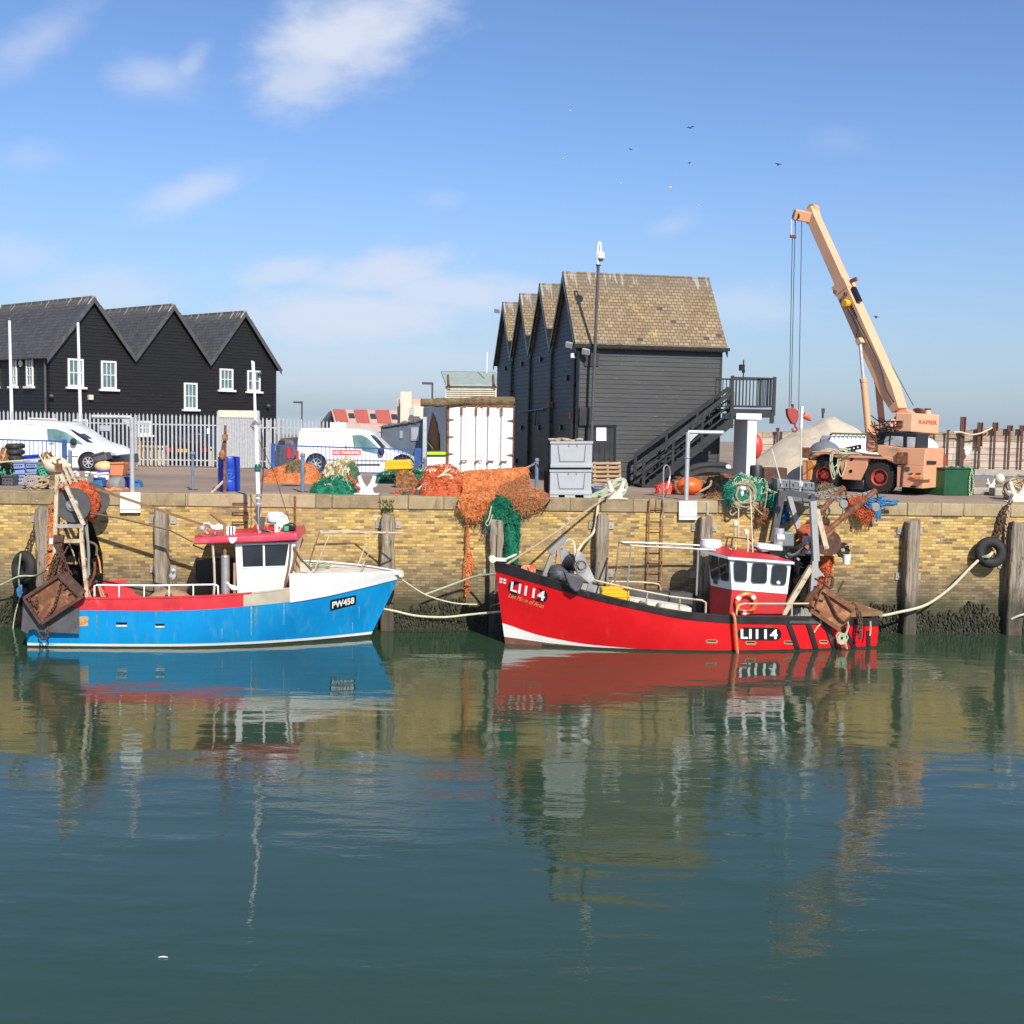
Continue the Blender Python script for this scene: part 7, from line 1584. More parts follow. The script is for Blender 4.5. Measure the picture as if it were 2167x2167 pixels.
for i in range(7): 
    x = 1210 + RQ.uniform(0,120); y = RQ.choice((710,830,722)); cpart('rust_stain', 'rust_dark', ((x, y),(x + RQ.uniform(15,50), y - 5),(x + RQ.uniform(10,40), y + RQ.uniform(8,16)),(x - 5, y + 8)),.004,.068 if y > 800 else .068,0)
# wheels
def cwheel(x, y, R_, off):
    c = CP(*kc(x, y), off); c.z = HQ + R_; wd = .42
    b = MB(); prof = [(R_ * .5,-wd),(R_ * .88,-wd),(R_, -wd * .85),(R_, -wd * .15),(R_ * .9,0),(R_ * .56,0),(R_ * .54,-.05)]
    b.lathe(c, cnv, prof, 30)
    for i in range(30):
        a = 2 * math.pi * i / 30; p = cnv.orthogonal().normalized(); q = cnv.cross(p); d = p * math.cos(a) + q * math.sin(a); b.bar(c + d * R_ * 1.0 - cnv * .02, c + d * R_ * 1.0 - cnv * wd * .5,.05,.05, up=d)
    w_ = b.build('wheel', 'black_rubber', cr)
    b = MB(); b.lathe(c, cnv, [(R_ * .56,-.02),(R_ * .52,.0),(R_ * .46,-.02),(R_ * .40,-.14),(R_ * .28,-.15),(R_ * .27,-.03),(R_ * .1,-.02),(0,-.02)],24)
    for i in range(8):
        a = 2 * math.pi * i / 8; p = cnv.orthogonal().normalized(); q = cnv.cross(p); d = p * math.cos(a) + q * math.sin(a); b.lathe(c + d * R_ * .34 - cnv * .15, cnv, [(.03,0),(.03,.05),(0,.05)],6)
    b.build('rim', 'crane_red', w_)
cwheel(968,745,.50,-.02); cwheel(455,715,.50,-.06)
cwheel(968,745,.50,-1.65); cwheel(455,715,.50,-1.65)
# cab
pc = Pl(C0 - cnv * .12, cnv)
b = MB(); slab(b, pc, [kc(*p) for p in ((955,330),(1315,355),(1310,480),(1165,475),(1015,455),(960,430))],1.0); cb = b.build('cab', 'gutter_black', cr, smooth=0, bevel=.02)
for pts in (((1030,362),(1060,365),(1055,450),(1010,440)),((1078,362),(1190,368),(1188,462),(1070,450)),((1228,370),(1305,375),(1298,472),(1226,470))):
    b = MB(); slab(b, pc, [kc(*p) for p in pts],.01,.012); b.build('cab_window', 'glass_cab', cb, smooth=0)
cpart('cab_panel', 'crane_boom', ((1022,465),(1160,472),(1165,545),(1018,540)),.05,.03)
# superstructure box (counterweight) on the slewing platform
pS_ = Pl(CP(*kc(1278,325),-.35), cuv); pS2 = Pl(pS_(*kc(1278,325)), cnv)
b = MB(); slab(b, pS_, [kc(*p) for p in ((1278,150),(1530,165),(1520,345),(1270,325))],.52); cwt = b.build('counterweight', 'crane_boom', cr, smooth=0, bevel=.03)
sn_ = cnv
flat_text('RAPIER', pS_(*kc(1335,250),.004), pS_(*kc(1505,258),.004), pS_(*kc(1337,212),.004),.004, offset=.03).build('lettering', 'letter_red', cwt, smooth=0)
b = MB(); q = pS_(*kc(1418,158),-.2); b.lathe(q - zz * .05, zz, [(.10,0),(.10,.17),(0,.17)],14); b.build('filler_neck', 'crane_boom', cwt)
b = MB(); b.lathe(q + zz * .12, zz, [(.10,0),(.11,.03),(.09,.06),(0,.06)],14); b.build('filler_cap', 'rust_dark', cwt)
b = MB(); b.lathe(pS_(*kc(1325,150),-.25) - sn_ * .2, sn_, [(0,0),(.16,0),(.16,.3),(0,.3)],18); b.build('winch_drum', 'rust_dark', cr)
cpart('slew_platform', 'crane_orange', ((850,240),(1080,240),(1120,320),(1220,330),(1220,345),(860,325)),1.0,-.35)
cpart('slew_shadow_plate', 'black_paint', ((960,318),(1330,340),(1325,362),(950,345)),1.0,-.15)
cpart('front_column', 'crane_orange', ((850,320),(945,350),(960,500),(900,515),(838,500)),.5,-.2)
# boom
b = MB(); slab(b, Pl(C0 - cnv * .5, cnv),[kc(*p) for p in ((1090,250),(1105,190),(1140,120),(1215,115),(1265,165),(1215,260))],.5); b.build('boom_mount', 'crane_orange', cr, smooth=0)
foot = at(1903,868, C0.y + .2); tip = at(1716,452, C0.y + 3.4)
bd = (tip - foot).normalized(); hz = V((bd.x, bd.y, 0)).normalized(); bs = V((hz.y, -hz.x, 0)); bs = bs if bs.y < 0 else -bs; bt = bd.cross(bs); bt = bt if bt.z > 0 else -bt
BLn = (tip - foot).length
def bsec(name, s0, s1, w0, w1, h0, h1, mt, shift=0.0):
    b = MB(); rows = []
    for s_, w_, h_ in ((s0, w0, h0),(s1, w1, h1)):
        c = foot + bd * BLn * s_ + bt * shift; rows.append([c - bs * w_ / 2 - bt * h_ / 2, c + bs * w_ / 2 - bt * h_ / 2, c + bs * w_ / 2 + bt * h_ / 2, c - bs * w_ / 2 + bt * h_ / 2])
    b.grid(rows, True); b.add(rows[0],[(0,1,2,3)]); b.add(rows[1],[(3,2,1,0)]); return b.build(name, mt, cr, smooth=0, bevel=.01)
bsec('boom_base', .0,.10,.42,.44,.30,.52, 'crane_boom'); bsec('boom_base', .10,.62,.44,.42,.52,.50, 'crane_boom'); bsec('boom_extension', .60,1.0,.35,.33,.38,.34, 'crane_boom', .02); bsec('boom_collar', .585,.63,.47,.47,.55,.55, 'crane_boom')
# black script strip on the boom side
def bpt(s_, h_, off=0.0): return foot + bd * BLn * s_ + bt * h_ + bs * (.215 + off)
for i in range(9):
    b = MB(); s_ = .44 + i * .0105; b.prism([bpt(s_, .06,.004), bpt(s_ + .008,.06,.004), bpt(s_ + .008,.15,.004), bpt(s_, .15,.004)], bs * .004); b.build('boom_marking', 'gutter_black', cr, smooth=0)
b = MB(); b.lathe(bpt(.52,.02,0), bs, [(.13,0),(.13,.14),(.10,.17),(0,.17)],18); b.build('hose_reel', 'yellow', cr)
b = MB(); b.tube(smooth_pts([bpt(.5,-.05,.03), bpt(.42,.0,.03), bpt(.36,-.06,.03), bpt(.34,.1,.03)]),.018,5); b.tube(smooth_pts([bpt(.50,.06,.03), bpt(.40,.12,.03), bpt(.2,.18,.03), bpt(.1,.05,.03), bpt(.03,.1,.03)]),.02,5); b.build('boom_hose', 'wire', cr)
for s_, h_ in ((.37,-.08),(.56,.12),(.545,-.1),(.60,-.2)): b = MB(); b.box(bpt(s_, h_, .03),(.12,.06,.10),.3); b.build('boom_bracket', 'rust_dark', cr, smooth=0)
b = MB(); p = foot + bd * BLn * .575 + bt * .34 + bs * .05; b.bar(p, p - bd * .55,.16,.10, up=bt); b.build('rope_guide', 'gutter_black', cr, smooth=0)
b = MB(); b.bar(foot + bd * BLn * .61 + bt * .3, foot + bd * BLn * .60 + bt * .55,.12,.06, up=bs); b.build('guide_arm', 'rust', cr, smooth=0)
# luffing rams
for sd_ in (-1,1):
    top = foot + bd * BLn * .335 + bs * .34 * sd_ + bt * -.05; bot = cpt(870,330,-.35) + bs * .34 * (sd_ - 1) * 1.0
    mid = top.lerp(bot, .42); b = MB(); b.cyl(top, mid, .055,10); b.build('ram_rod', 'galv', cr); b = MB(); b.cyl(mid, bot, .105,12); b.lathe(mid, (bot - mid),[(.12,-.02),(.12,.1)],12); b.build('ram_cylinder', 'crane_orange', cr)
    b = MB(); b.bar(top - bs * .1, top + bs * .1,.18,.18, up=bd); b.build('ram_bracket', 'crane_boom', cr, smooth=0)
# head
hd = tip; nose = at(*kh(190,215), tip.y - .1)
b = MB(); b.bar(hd - bd * .18, nose, .34,.30, up=bs); b.build('boom_head', 'crane_orange', cr, smooth=0, bevel=.03)
b = MB(); b.prism([hd - bd * .3 - bt * .2 + bs * .18, hd - bd * .3 + bt * .2 + bs * .18, hd + bd * .12 + bt * .24 + bs * .18, hd + bd * .14 - bt * .12 + bs * .18],-bs * .36); b.build('boom_head', 'crane_boom', cr, smooth=0, bevel=.02)
for c_, r_ in ((at(*kh(455,150), tip.y),.17),(at(*kh(250,245), tip.y - .1),.15)):
    b = MB(); b.lathe(c_ - bs * .12, bs, [(0,0),(r_, 0),(r_ * .85,.04),(r_, .08),(r_ * .85,.16),(r_, .24),(0,.24)],20); b.build('head_sheave', 'brass' if r_ > .16 else 'rust_dark', cr)
# ropes and hook
hk = at(1675,870, nose.y)
cl = T('hook_block', 'red hook block hanging on wires from the crane boom', 'hook block', hk)
b = MB(); b.prism([at(*kc(*p), nose.y) for p in ((112,110),(170,98),(222,125),(222,190),(195,255),(160,250),(120,180))], V((0,.28,0))); b.build('block', 'hook_red', cl, smooth=0, bevel=.03)
b = MB(); q = at(*kc(187,258), nose.y + .14); b.tube(smooth_pts([q + zz * .03, q - zz * .06, q + V((.07,0,-.13)), q + V((.03,0,-.22)), q + V((-.07,0,-.2)), q + V((-.09,0,-.12))]),.035,7); b.build('hook', 'hook_red', cl)
b = MB(); q = at(*kc(165,75), nose.y + .14); b.tube([q - zz * .12, q + zz * .03],.04,6); b.build('shackle', 'rust_dark', cl)
for xt, yt, xb, yb in ((205,545,1674,860),(172,545,1670,862),(300,285,1690,866)):
    b = MB(); b.cyl(at(*kh(xt, yt), nose.y + .14), at(xb, yb, nose.y + .14),.012,5); b.build('hoist_wire', 'wire', cr)
b = MB(); b.bar(at(*kh(160,285), nose.y), at(*kh(160,500), nose.y),.03); b.build('limit_weight_rod', 'galv', cr, smooth=0)
b = MB(); b.bar(at(*kh(212,285), nose.y + .1), at(*kh(214,500), nose.y + .1),.025); b.build('limit_weight_rod', 'wire', cr, smooth=0)
b = MB(); b.prism([at(*kh(*p), nose.y) for p in ((152,488),(230,505),(226,540),(152,525))], V((0,.15,0))); b.build('limit_weight', 'rust', cr, smooth=0)
b = MB(); b.tube([at(*kh(510,160), tip.y), at(*kh(960,1240), tip.y - .5), at(1933,858, C0.y)],.012,5); b.build('hoist_wire', 'wire', cr)
b = MB(); RQ = random.Random(17)
for i in range(14):
    a = cpt(RQ.uniform(860,980), RQ.uniform(170,340),.02); c = cpt(RQ.uniform(860,1180), RQ.uniform(220,400),.0); b.tube(smooth_pts([a, a.lerp(c, .5) + V((0,-.1, RQ.uniform(-.25,.1))), c]),.016,5)
b.build('hydraulic_hose', 'gutter_black', cr)
for i in range(9):
    x, y = RQ.uniform(1060,1195), RQ.uniform(190,300); b = MB(); b.box(cpt(x, y, -.3),(RQ.uniform(.1,.25),.15, RQ.uniform(.08,.2)), RQ.uniform(0,1)); b.build('slew_gear', RQ.choice(('rust', 'rust_dark', 'crane_orange', 'crane_boom')), cr, smooth=0)
# rope, pallet and tangle lying on the deck of the crane
b = MB()
for i in range(7):
    q = cpt(560 + RQ.uniform(-20,60),560 + RQ.uniform(-20,40),.08); b.tube(smooth_pts([q + V((-.1,0,.1)), q + V((-.12,-.06,-.2)), q + V((.0,-.08,-RQ.uniform(.35,.6))), q + V((.12,-.05,-.2)), q + V((.15,0,.1))]),.02,5)
for i in range(10):
    a = cpt(RQ.uniform(470,760), RQ.uniform(490,535),.0); b.tube(smooth_pts([a, a + V((RQ.uniform(-.3,.3), RQ.uniform(-.3,.2), RQ.uniform(0,.12))), a + V((RQ.uniform(-.5,.5), RQ.uniform(-.3,.3),0))]),.022,5)
solo(b, 'rope_tangle', 'rope_green', 'tangled pale green rope hanging over the deck of the crane', 'rope')
b = MB(); p0, p1 = cpt(640,480,-.3), cpt(790,450,-.3)
b.bar(p0, p1,.05,.05); b.bar(p0 - zz * .10, p1 - zz * .10,.05,.05)
for k in (0,.25,.5,.75,1): b.bar(p0.lerp(p1, k) + zz * .02, p0.lerp(p1, k) - zz * .12,.09,.06)
solo(b, 'dark_pallet', 'gutter_black', 'dark broken pallet lying on the deck of the crane', 'pallet', smooth=0)
# green tank
gt = V(gnd(1998,1049)); tk = T('green_tank', 'dark green steel tank box with a chain, beside the crane', 'tank', gt + V((.3,.8,0)))
hgt = at(2000,992, gt.y).z - HQ; e1 = at(2062,1040, gt.y + .25); ax1 = (V((e1.x, e1.y, 0)) - V((gt.x, gt.y, 0))); w1 = ax1.length; ax1.normalize(); ax2 = V((-ax1.y, ax1.x, 0)); ax3 = V((-.62,.78,0))
b = MB(); b.prism([gt, gt + ax1 * w1, gt + ax1 * w1 + ax3 * 1.5, gt + ax3 * 1.5], zz * hgt); b.build('body', 'tank_green', tk, smooth=0, bevel=.03)
b = MB(); b.prism([p + zz * hgt for p in (gt - ax1 * .02 - ax2 * .03, gt + ax1 * (w1 + .03) - ax2 * .03, gt + ax1 * (w1 + .03) + ax3 * 1.5, gt - ax1 * .02 + ax3 * 1.5)], zz * .03); b.build('lid', 'tank_green', tk, smooth=0)
for i in range(5): b = MB(); b.ball(gt + ax1 * (.05 + i * .2) + ax2 * .05 + zz * (hgt + .05),(.05,.05,.045),8,6); b.build('bolt', 'tank_green' if i % 2 else 'mid_grey', tk)
b = MB(); q = gt + ax1 * (w1 * .86) - ax2 * .035 + zz * hgt; chain(b, smooth_pts([q, q - zz * .25 + ax1 * .05, q - zz * .55 + ax1 * .07, q - zz * .85 + ax1 * .0]),.012,.06); chain(b, smooth_pts([q, q - zz * .3 - ax1 * .06, q - zz * .7 - ax1 * .05, q - zz * .88 - ax1 * .02]),.012,.06); b.build('chain', 'rope_green', tk)
# ================================================================== gear on the quay
def heap(name, mat, label, poly_px, y_base, h_scale=1.0, depth=1.2, seed=1, cat='fishing net', d=None, strands=None, amp=.12, group=None, nx=84, ny=34):
    """soft pile: silhouette from the photo's outline, given a rounded body in depth"""
    xs = [p[0] for p in poly_px]; xl, xr = min(xs), max(xs); dd = d or gnd((xl + xr) / 2, y_base).y
    top = sorted(poly_px); 
    def ytop(x):
        for (xa, ya),(xb, yb) in zip(top, top[1:]):
            if xa <= x <= xb: return ya + (yb - ya) * (x - xa) / max(1e-6, xb - xa)
        return y_base
    rows = []; Z0 = at((xl + xr) / 2, y_base, dd).z if d else HQ; Z0 = Z0 if Z0 > HQ + .12 else HQ
    for j in range(ny + 1):
        v = j / ny * 2 - 1; row = []
        for i in range(nx + 1):
            x = xl + (xr - xl) * i / nx; p = at(x, ytop(x), dd); e_ = min(1, min(i, nx - i) / (nx * .10)); h = max(0.0, p.z - Z0) * e_ * (2 - e_); k = max(0,1 - abs(v) ** 2.2) ** .6
            n = fbm((p.x * 3 + seed, v * 3, seed),4); f = .75 - 2.2 * abs(fbm((p.x * 5 + v, v * 4.5 + seed, 1.3),3)) + .3 * fbm((p.x * 17, v * 15, seed),2)
            z = h * k * (1 + .10 * n) + (amp * (n * .6 + f) if h > .03 else 0) * (k * .9 + .1) - amp * .25 * k
            dep = depth * (.35 + .65 * min(1, h / .5))
            row.append(V((p.x + .05 * fbm((v * 4, x * .02, seed)), dd + depth * .35 + v * dep * .5 + .08 * fbm((p.x * 2.2, v, seed + 5)), Z0 - .02 + max(0, z))))
        rows.append(row)
    b = MB(); b.grid(rows); fuzz(b, rows, int(500 * min(2.5,(xr - xl) / 90)),.13, seed); o = tag(b.build(name, mat, smooth=2), label, cat, group)
    if strands:
        mt, n, r_ = strands; rr = random.Random(seed); s_ = MB()
        for _ in range(n):
            j = rr.randrange(2, ny // 2 + 4); i = rr.randrange(2, nx - 14); L = rr.randrange(7,22); pts = []
            for q in range(L):
                jj = min(ny - 2, max(1, j + (q % 4 == 0) * rr.randrange(-3,5))); ii = min(nx, i + q)
                if q % 2 == 0: pts.append(rows[jj][ii] + V((0,-.02,.015)))
            s_.tube(smooth_pts(pts, 3), r_ * .75,4)
        s_.build('strands', mt, o)
    return o
# --- left-hand nets beside the fence
z3 = lambda x, y: (350 + x * .28468,930 + y * .28468)
c0_ = lambda pts: [z3(*p) for p in pts]
heap('orange_net', 'net_orange', 'low orange net heap before the blue railing, trailing off to the left', c0_(((690,320),(720,255),(800,222),(900,185),(960,150),(1010,190),(1080,200),(1120,230),(1138,280),(1140,315))),1022, depth=1.3, seed=2, strands=('rope_orange', 14,.012), amp=.08)
heap('rope_bundle', 'rope_mass_dark', 'small brown rope bundle lying on the orange net behind the chain post', c0_(((890,200),(930,165),(970,160),(1010,180),(1030,205))),1000, depth=.5, seed=33, cat='rope', d=34.6, amp=.1)
heap('rope_heap', 'rope_mass', 'tall heap of tan rope behind the green net', c0_(((1130,300),(1160,250),(1180,210),(1230,180),(1300,160),(1365,150),(1410,200),(1428,245),(1430,300))),1022, depth=1.1, seed=3, cat='rope', strands=('rope_pale', 40,.022), amp=.14)
heap('green_net', 'net_greenbrown', 'grey green net showing at the right of the tan rope heap', c0_(((1330,300),(1350,200),(1390,180),(1425,230),(1440,300))),1020, depth=.8, seed=34, d=34.9, strands=('rope_pale', 5,.018))
heap('green_net', 'net_green', 'bright green net heap on the coping left of the white bitt', c0_(((1055,400),(1080,360),(1130,310),(1200,285),(1280,280),(1340,300),(1380,340),(1410,400))),1046, depth=1.0, seed=4, strands=('rope_green', 14,.014), amp=.09)
heap('red_net', 'net_red', 'narrow strip of red net between the green net and the white bitt', c0_(((1330,300),(1350,280),(1400,320),(1440,350),(1455,395))),1040, depth=.5, seed=5, d=33.6)
b = MB(); rr = random.Random(21)
for i in range(9): q = gnd(712 + rr.uniform(-14,14),1036, HQ + .10); b.tube(loop(q, rr.uniform(.05,.13),(rr.uniform(-.5,.5),-.5, rr.uniform(.6,1)),10,1,.15),.022,5)
solo(b, 'old_rope', 'rope_brown', 'old brown rope knot at the foot of the bright green net', 'rope')
heap('green_net', 'net_green', 'long green net heap behind the white bitt, below the yellow tub', c0_(((1550,325),(1570,270),(1620,245),(1690,240),(1740,260),(1745,325))),1022, depth=1.0, seed=6, strands=('rope_green', 12,.014), amp=.08)
heap('brown_net', 'net_brown', 'brown and orange net between two green heaps below the yellow tub', c0_(((1700,330),(1710,250),(1760,240),(1830,270),(1880,320),(1885,335))),1024, depth=.9, seed=7, d=35.2, strands=('rope_orange', 10,.014))
heap('green_net', 'net_green', 'small green net heap right of the yellow tub', c0_(((1780,250),(1830,232),(1890,232),(1940,260),(1945,300))),1016, depth=.9, seed=8, d=36.2, strands=('rope_green', 8,.014))
z4 = lambda x, y: (560 + x * .32091,760 + y * .32091)
heap('red_net', 'net_red', 'big red net heap in front of the striped box and container corner', [z4(*p) for p in ((1000,830),(1040,770),(1080,720),(1150,705),(1220,715),(1290,745),(1330,790),(1345,850))],1038, depth=1.5, seed=9, strands=('rope_pale', 10,.02), amp=.14)
heap('red_net', 'net_red', 'bright red net heap lying lower on the quay edge before the big one', [z4(*p) for p in ((1010,880),(1060,820),(1120,795),(1190,790),(1240,810),(1300,850),(1310,905))],1050, depth=1.0, seed=10, strands=('rope_orange', 16,.012), amp=.12)
heap('peach_sack', 'buoy_peach', 'pale orange sack on top of the big red net heap', [z4(*p) for p in ((1105,760),(1115,730),(1150,722),(1178,735),(1185,760))],1004, depth=.4, seed=35, cat='sack', d=34.6, amp=.02)
b = MB()
for pts in (((1010,860),(1060,820),(1130,790),(1160,770),(1220,765),(1240,800),(1215,810)),((1010,860),(1050,875),(1100,880)),((1150,775),(1190,745),(1230,720)),((1165,790),(1200,800),(1245,830))): b.tube(smooth_pts([at(*z4(*p),32.7) for p in pts]),.032,6)
solo(b, 'net_headline', 'rope_pale', 'pale thick headline rope curling over the red net heaps', 'rope')
heap('orange_net', 'net_red', 'thin scattered red net on the coping right of the white bitt', [z4(*p) for p in ((825,905),(860,880),(920,868),(980,868),(1020,880),(1040,905))],1051, depth=.5, seed=11, d=32.2, amp=.05, strands=('rope_orange', 16,.012))
heap('teal_net', 'net_greenbrown', 'blue green net strip on the coping in front of the red nets', [z4(*p) for p in ((985,900),(1000,875),(1060,868),(1110,880),(1130,905))],1050, depth=.35, seed=12, d=32.0, amp=.05, strands=('rope_blue', 20,.014))
heap('teal_net', 'net_greenbrown', 'tiny blue green net scrap among the scattered red net', [z4(*p) for p in ((905,900),(915,880),(945,880),(955,900))],1049, depth=.3, seed=13, d=32.0, amp=.04, strands=('rope_blue', 8,.014))
# --- the big orange net draped over the quay edge
zd = lambda x, y: (820 + x * .18634,970 + y * .18634)
def drape2(name, mat, label, left, right, front_y, seed, strands=None, back=1.3):
    """net lying on the quay and falling over the coping: photo edges from the back top to the hanging bottom"""
    L_ = smooth_pts([V((x, y, 0)) for x, y in left],6); R_ = smooth_pts([V((x, y, 0)) for x, y in right],6); n = 70; m_ = 56; rows = []
    dw = lambda p: (W0.y + p * .058) 
    for i in range(n + 1):
        k = i / n; a = L_[min(len(L_) - 1, int(k * (len(L_) - 1)))]; c = R_[min(len(R_) - 1, int(k * (len(R_) - 1)))]; row = []
        a2 = L_[min(len(L_) - 1, int(k * (len(L_) - 1)) + 1)]; fr = k * (len(L_) - 1) % 1; a = a.lerp(a2, fr); c2_ = R_[min(len(R_) - 1, int(k * (len(R_) - 1)) + 1)]; c = c.lerp(c2_, k * (len(R_) - 1) % 1)
        for j in range(m_ + 1):
            q = a.lerp(c, j / m_); x, y = q.x, q.y; fold = .5 - 1.5 * abs(fbm((x * .026 + seed + y * .012, y * .010, seed),4)); fine = .4 - 1.6 * abs(fbm((x * .085 + y * .03, y * .045, seed + 3),3))
            if y < front_y:
                t_ = (front_y - y) / max(1, front_y - min(p[1] for p in left + right)); base = wall(x, y, .12); d_ = base.y + t_ * back - .15 * fold - .1 * fine; p = at(x, y, d_)
            else:
                p = wall(x, y, .13 + .16 * fold + .10 * fine + .05)
            row.append(p)
        rows.append(row)
    # skirt to the ground behind
    bk = [V((p.x, p.y + .25, HQ)) for p in rows[0]]
    b = MB(); b.grid(([bk] + rows)[::-1]); fuzz(b, rows, 900,.13, seed); o = tag(b.build(name, mat, smooth=2), label, 'fishing net')
    s_ = MB(); rr = random.Random(seed)
    for _ in range(70):
        r_ = rows[rr.randrange(n // 3, n + 1)]; p = rr.choice((r_[0], r_[-1], rows[-1][rr.randrange(m_ + 1)])) + V((0,-.02,0)); q = p + V((rr.uniform(-.09,.09), rr.uniform(-.06,.0), rr.uniform(-.18,.04))); s_.tube([p, q, q + V((rr.uniform(-.05,.05),0, rr.uniform(-.08,0)))],.006,3, False)
    s_.build('loose_ends', mat, o)
    return o, rows
drape2('orange_net', 'net_orange', 'large bright orange net draped over the quay edge before the container', [zd(*p) for p in ((870,140),(860,250),(850,380),(820,430),(800,540),(850,620),(900,660))],[zd(*p) for p in ((1595,95),(1600,180),(1400,280),(1240,380),(1210,480),(1170,580),(1040,690))], zd(0,445)[1],3)
drape2('orange_net', 'net_orange_open', 'thin rusty orange net skirt spread right of the big orange net', [zd(*p) for p in ((1300,300),(1230,400),(1330,440),(1430,510),(1500,590))],[zd(*p) for p in ((1610,180),(1640,300),(1835,420),(1760,560),(1620,600))], zd(0,450)[1],5, back=.9)
drape('hanging_net', 'net_orange', 'narrow orange net strip hanging far down the wall below the big net', Pl(W0, WN),[zd(*p) for p in ((895,640),(890,800),(885,1000),(865,1200),(855,1350),(880,1400),(875,1540))],[zd(*p) for p in ((908,640),(920,800),(930,1000),(980,1180),(975,1260),(940,1380),(920,1540))],.10,9, nx=8, thick=.05, amp=.04)
drape2('green_net', 'net_green', 'green net hanging over the quay edge above the split pile', [zd(*p) for p in ((1240,425),(1190,500),(1120,640),(1130,720),(1180,700))],[zd(*p) for p in ((1390,470),(1460,560),(1500,660),(1490,700),(1480,720))], zd(0,440)[1],7, back=.3)
drape('hanging_net', 'net_green', 'long green net curtain hanging down the wall right of the split pile', Pl(W0, WN),[zd(*p) for p in ((1310,600),(1325,800),(1330,1000),(1320,1180))],[zd(*p) for p in ((1500,620),(1510,800),(1500,1000),(1480,1220))],.14,11, nx=18)
b = MB(); b.tube(smooth_pts([wall(*zd(1500,596),.2), wall(*zd(1650,605),.12), wall(*zd(1760,560),.12), wall(*zd(1830,500),.1), gnd(*zd(1845,470))]),.02,5); solo(b, 'black_cable', 'gutter_black', 'black cable curving along the coping below the rusty orange net', 'cable')
b = MB(); b.tube(smooth_pts([wall(*zd(1180,540),.35), wall(*zd(1150,680),.35), wall(*zd(1115,740),.3), wall(*zd(1150,760),.3), wall(*zd(1190,640),.35)]),.018,5); solo(b, 'pale_line', 'rope_pale', 'thin pale line hanging from the green net beside the split pile', 'rope')
# --- yellow tub, blue drum and rusty davit
tp2 = Pl((0,36.6,0),(0,-1,0)); b = MB(); slab(b, tp2,[z4(*p) for p in ((796,668),(955,664),(968,690),(962,730),(948,742),(810,738),(792,718))],.55); yt_ = T('yellow_tub', 'upturned yellow plastic tub on the nets in front of the blue railing', 'tub', tp2(841,1000)); b.build('body', 'yellow', yt_, smooth=0, bevel=.05)
b = MB(); slab(b, tp2,[z4(*p) for p in ((790,715),(972,710),(970,725),(792,730))],.65,.05); b.build('rim', 'yellow', yt_, smooth=0, bevel=.02)
q = gnd(479,1040); q.y += .3; dm = T('blue_drum', 'upright blue plastic drum behind a rusty post on the quay edge', 'drum', q); Rd = .30; Hd = .95
b = MB(); b.lathe(q, zz, [(0,0),(Rd * .96,0),(Rd, .03),(Rd, .28),(Rd * .97,.30),(Rd, .33),(Rd, .60),(Rd * .97,.63),(Rd, .66),(Rd, .90),(Rd * .95,.94),(Rd * .9,.94),(Rd * .88,.91),(0,.91)],28); b.build('body', 'drum_blue', dm)
for sx in (-.13,.13): b = MB(); b.lathe(q + V((sx, 0,.91)), zz, [(.05,0),(.05,.04),(0,.04)],10); b.build('bung', 'drum_blue', dm)
s1_ = lambda x, y: (x * .32091,600 + y * .32091); q2 = gnd(*s1_(1480,1378)); pv = Pl(q2,(0,-1,0)); dv = T('rusty_davit', 'rusty davit post with a chain block in front of the blue drum', 'davit', q2)
b = MB(); b.tube([q2, pv(*s1_(1486,935))],[.05,.035],8); b.build('post', 'rust', dv); b = MB(); b.tube([pv(*s1_(1390,1385)), pv(*s1_(1478,1300))],.035,6); b.build('strut', 'frame_cream', dv)
b = MB(); b.ball(pv(*s1_(1465,1130),.06),(.09,.08,.14),10,8); b.box(pv(*s1_(1483,1015),.05),(.13,.12,.16)); b.build('block', 'rust_bright', dv)
b = MB(); chain(b, smooth_pts([pv(*s1_(p[0], p[1]),.06) for p in ((1480,1020),(1468,1070),(1466,1120),(1478,1160))]),.012,.06); b.build('chain', 'rust_dark', dv)
b = MB(); b.tube(smooth_pts([pv(*s1_(p[0], p[1]),.1) for p in ((1505,1300),(1500,1260),(1525,1255),(1515,1290),(1548,1272))]),.014,5); b.build('blue_line', 'rope_blue', dv)
# --- chain posts
for x, yt, yb, lb in ((408,960,1037, 'blue grey chain post on the quay edge between gantry and blue drum'),(640,964,1041, 'grey chain post in front of the low orange net heap'),(899,972,1016, 'blue grey chain post right of the yellow tub'),(1135,974,1036, 'blue grey chain post between the big orange net and grey bins')):
    q = gnd(x, yb); h = at(x, yt, q.y).z - HQ; o = T('chain_post', lb, 'post', q, 'blue grey chain posts along the quay'); b = MB(); b.tube([q, q + zz * h],.055 if x != 408 else .04,8); b.build('post', 'blue_post', o)
    b = MB(); b.ball(q + zz * h, .075,8,6); b.build('knob', 'blue_post', o); b = MB(); b.lathe(q, zz, [(.14,0),(.14,.02),(0,.02)],10); b.build('foot', 'rust_dark', o)
for a_, c_, sg, lb in (((899,976,35.8),(868,1000,36.4),.02, 'chain from the chain post down to the yellow tub'),((1135,978,33.3),(1112,990,33.0),.02, 'chain running from the chain post to the orange net'),((1136,980,33.3),(1154,985,33.0),.16, 'drooping chain between the chain post and grey bins'),((653,978,33.6),(676,992,33.8),.0, 'chain from the grey post into the tan rope heap')):
    b = MB(); chain(b, rope_pts(at(*a_), at(*c_), sg, 8),.012,.06); solo(b, 'post_chain', 'mid_grey', lb, 'chain')
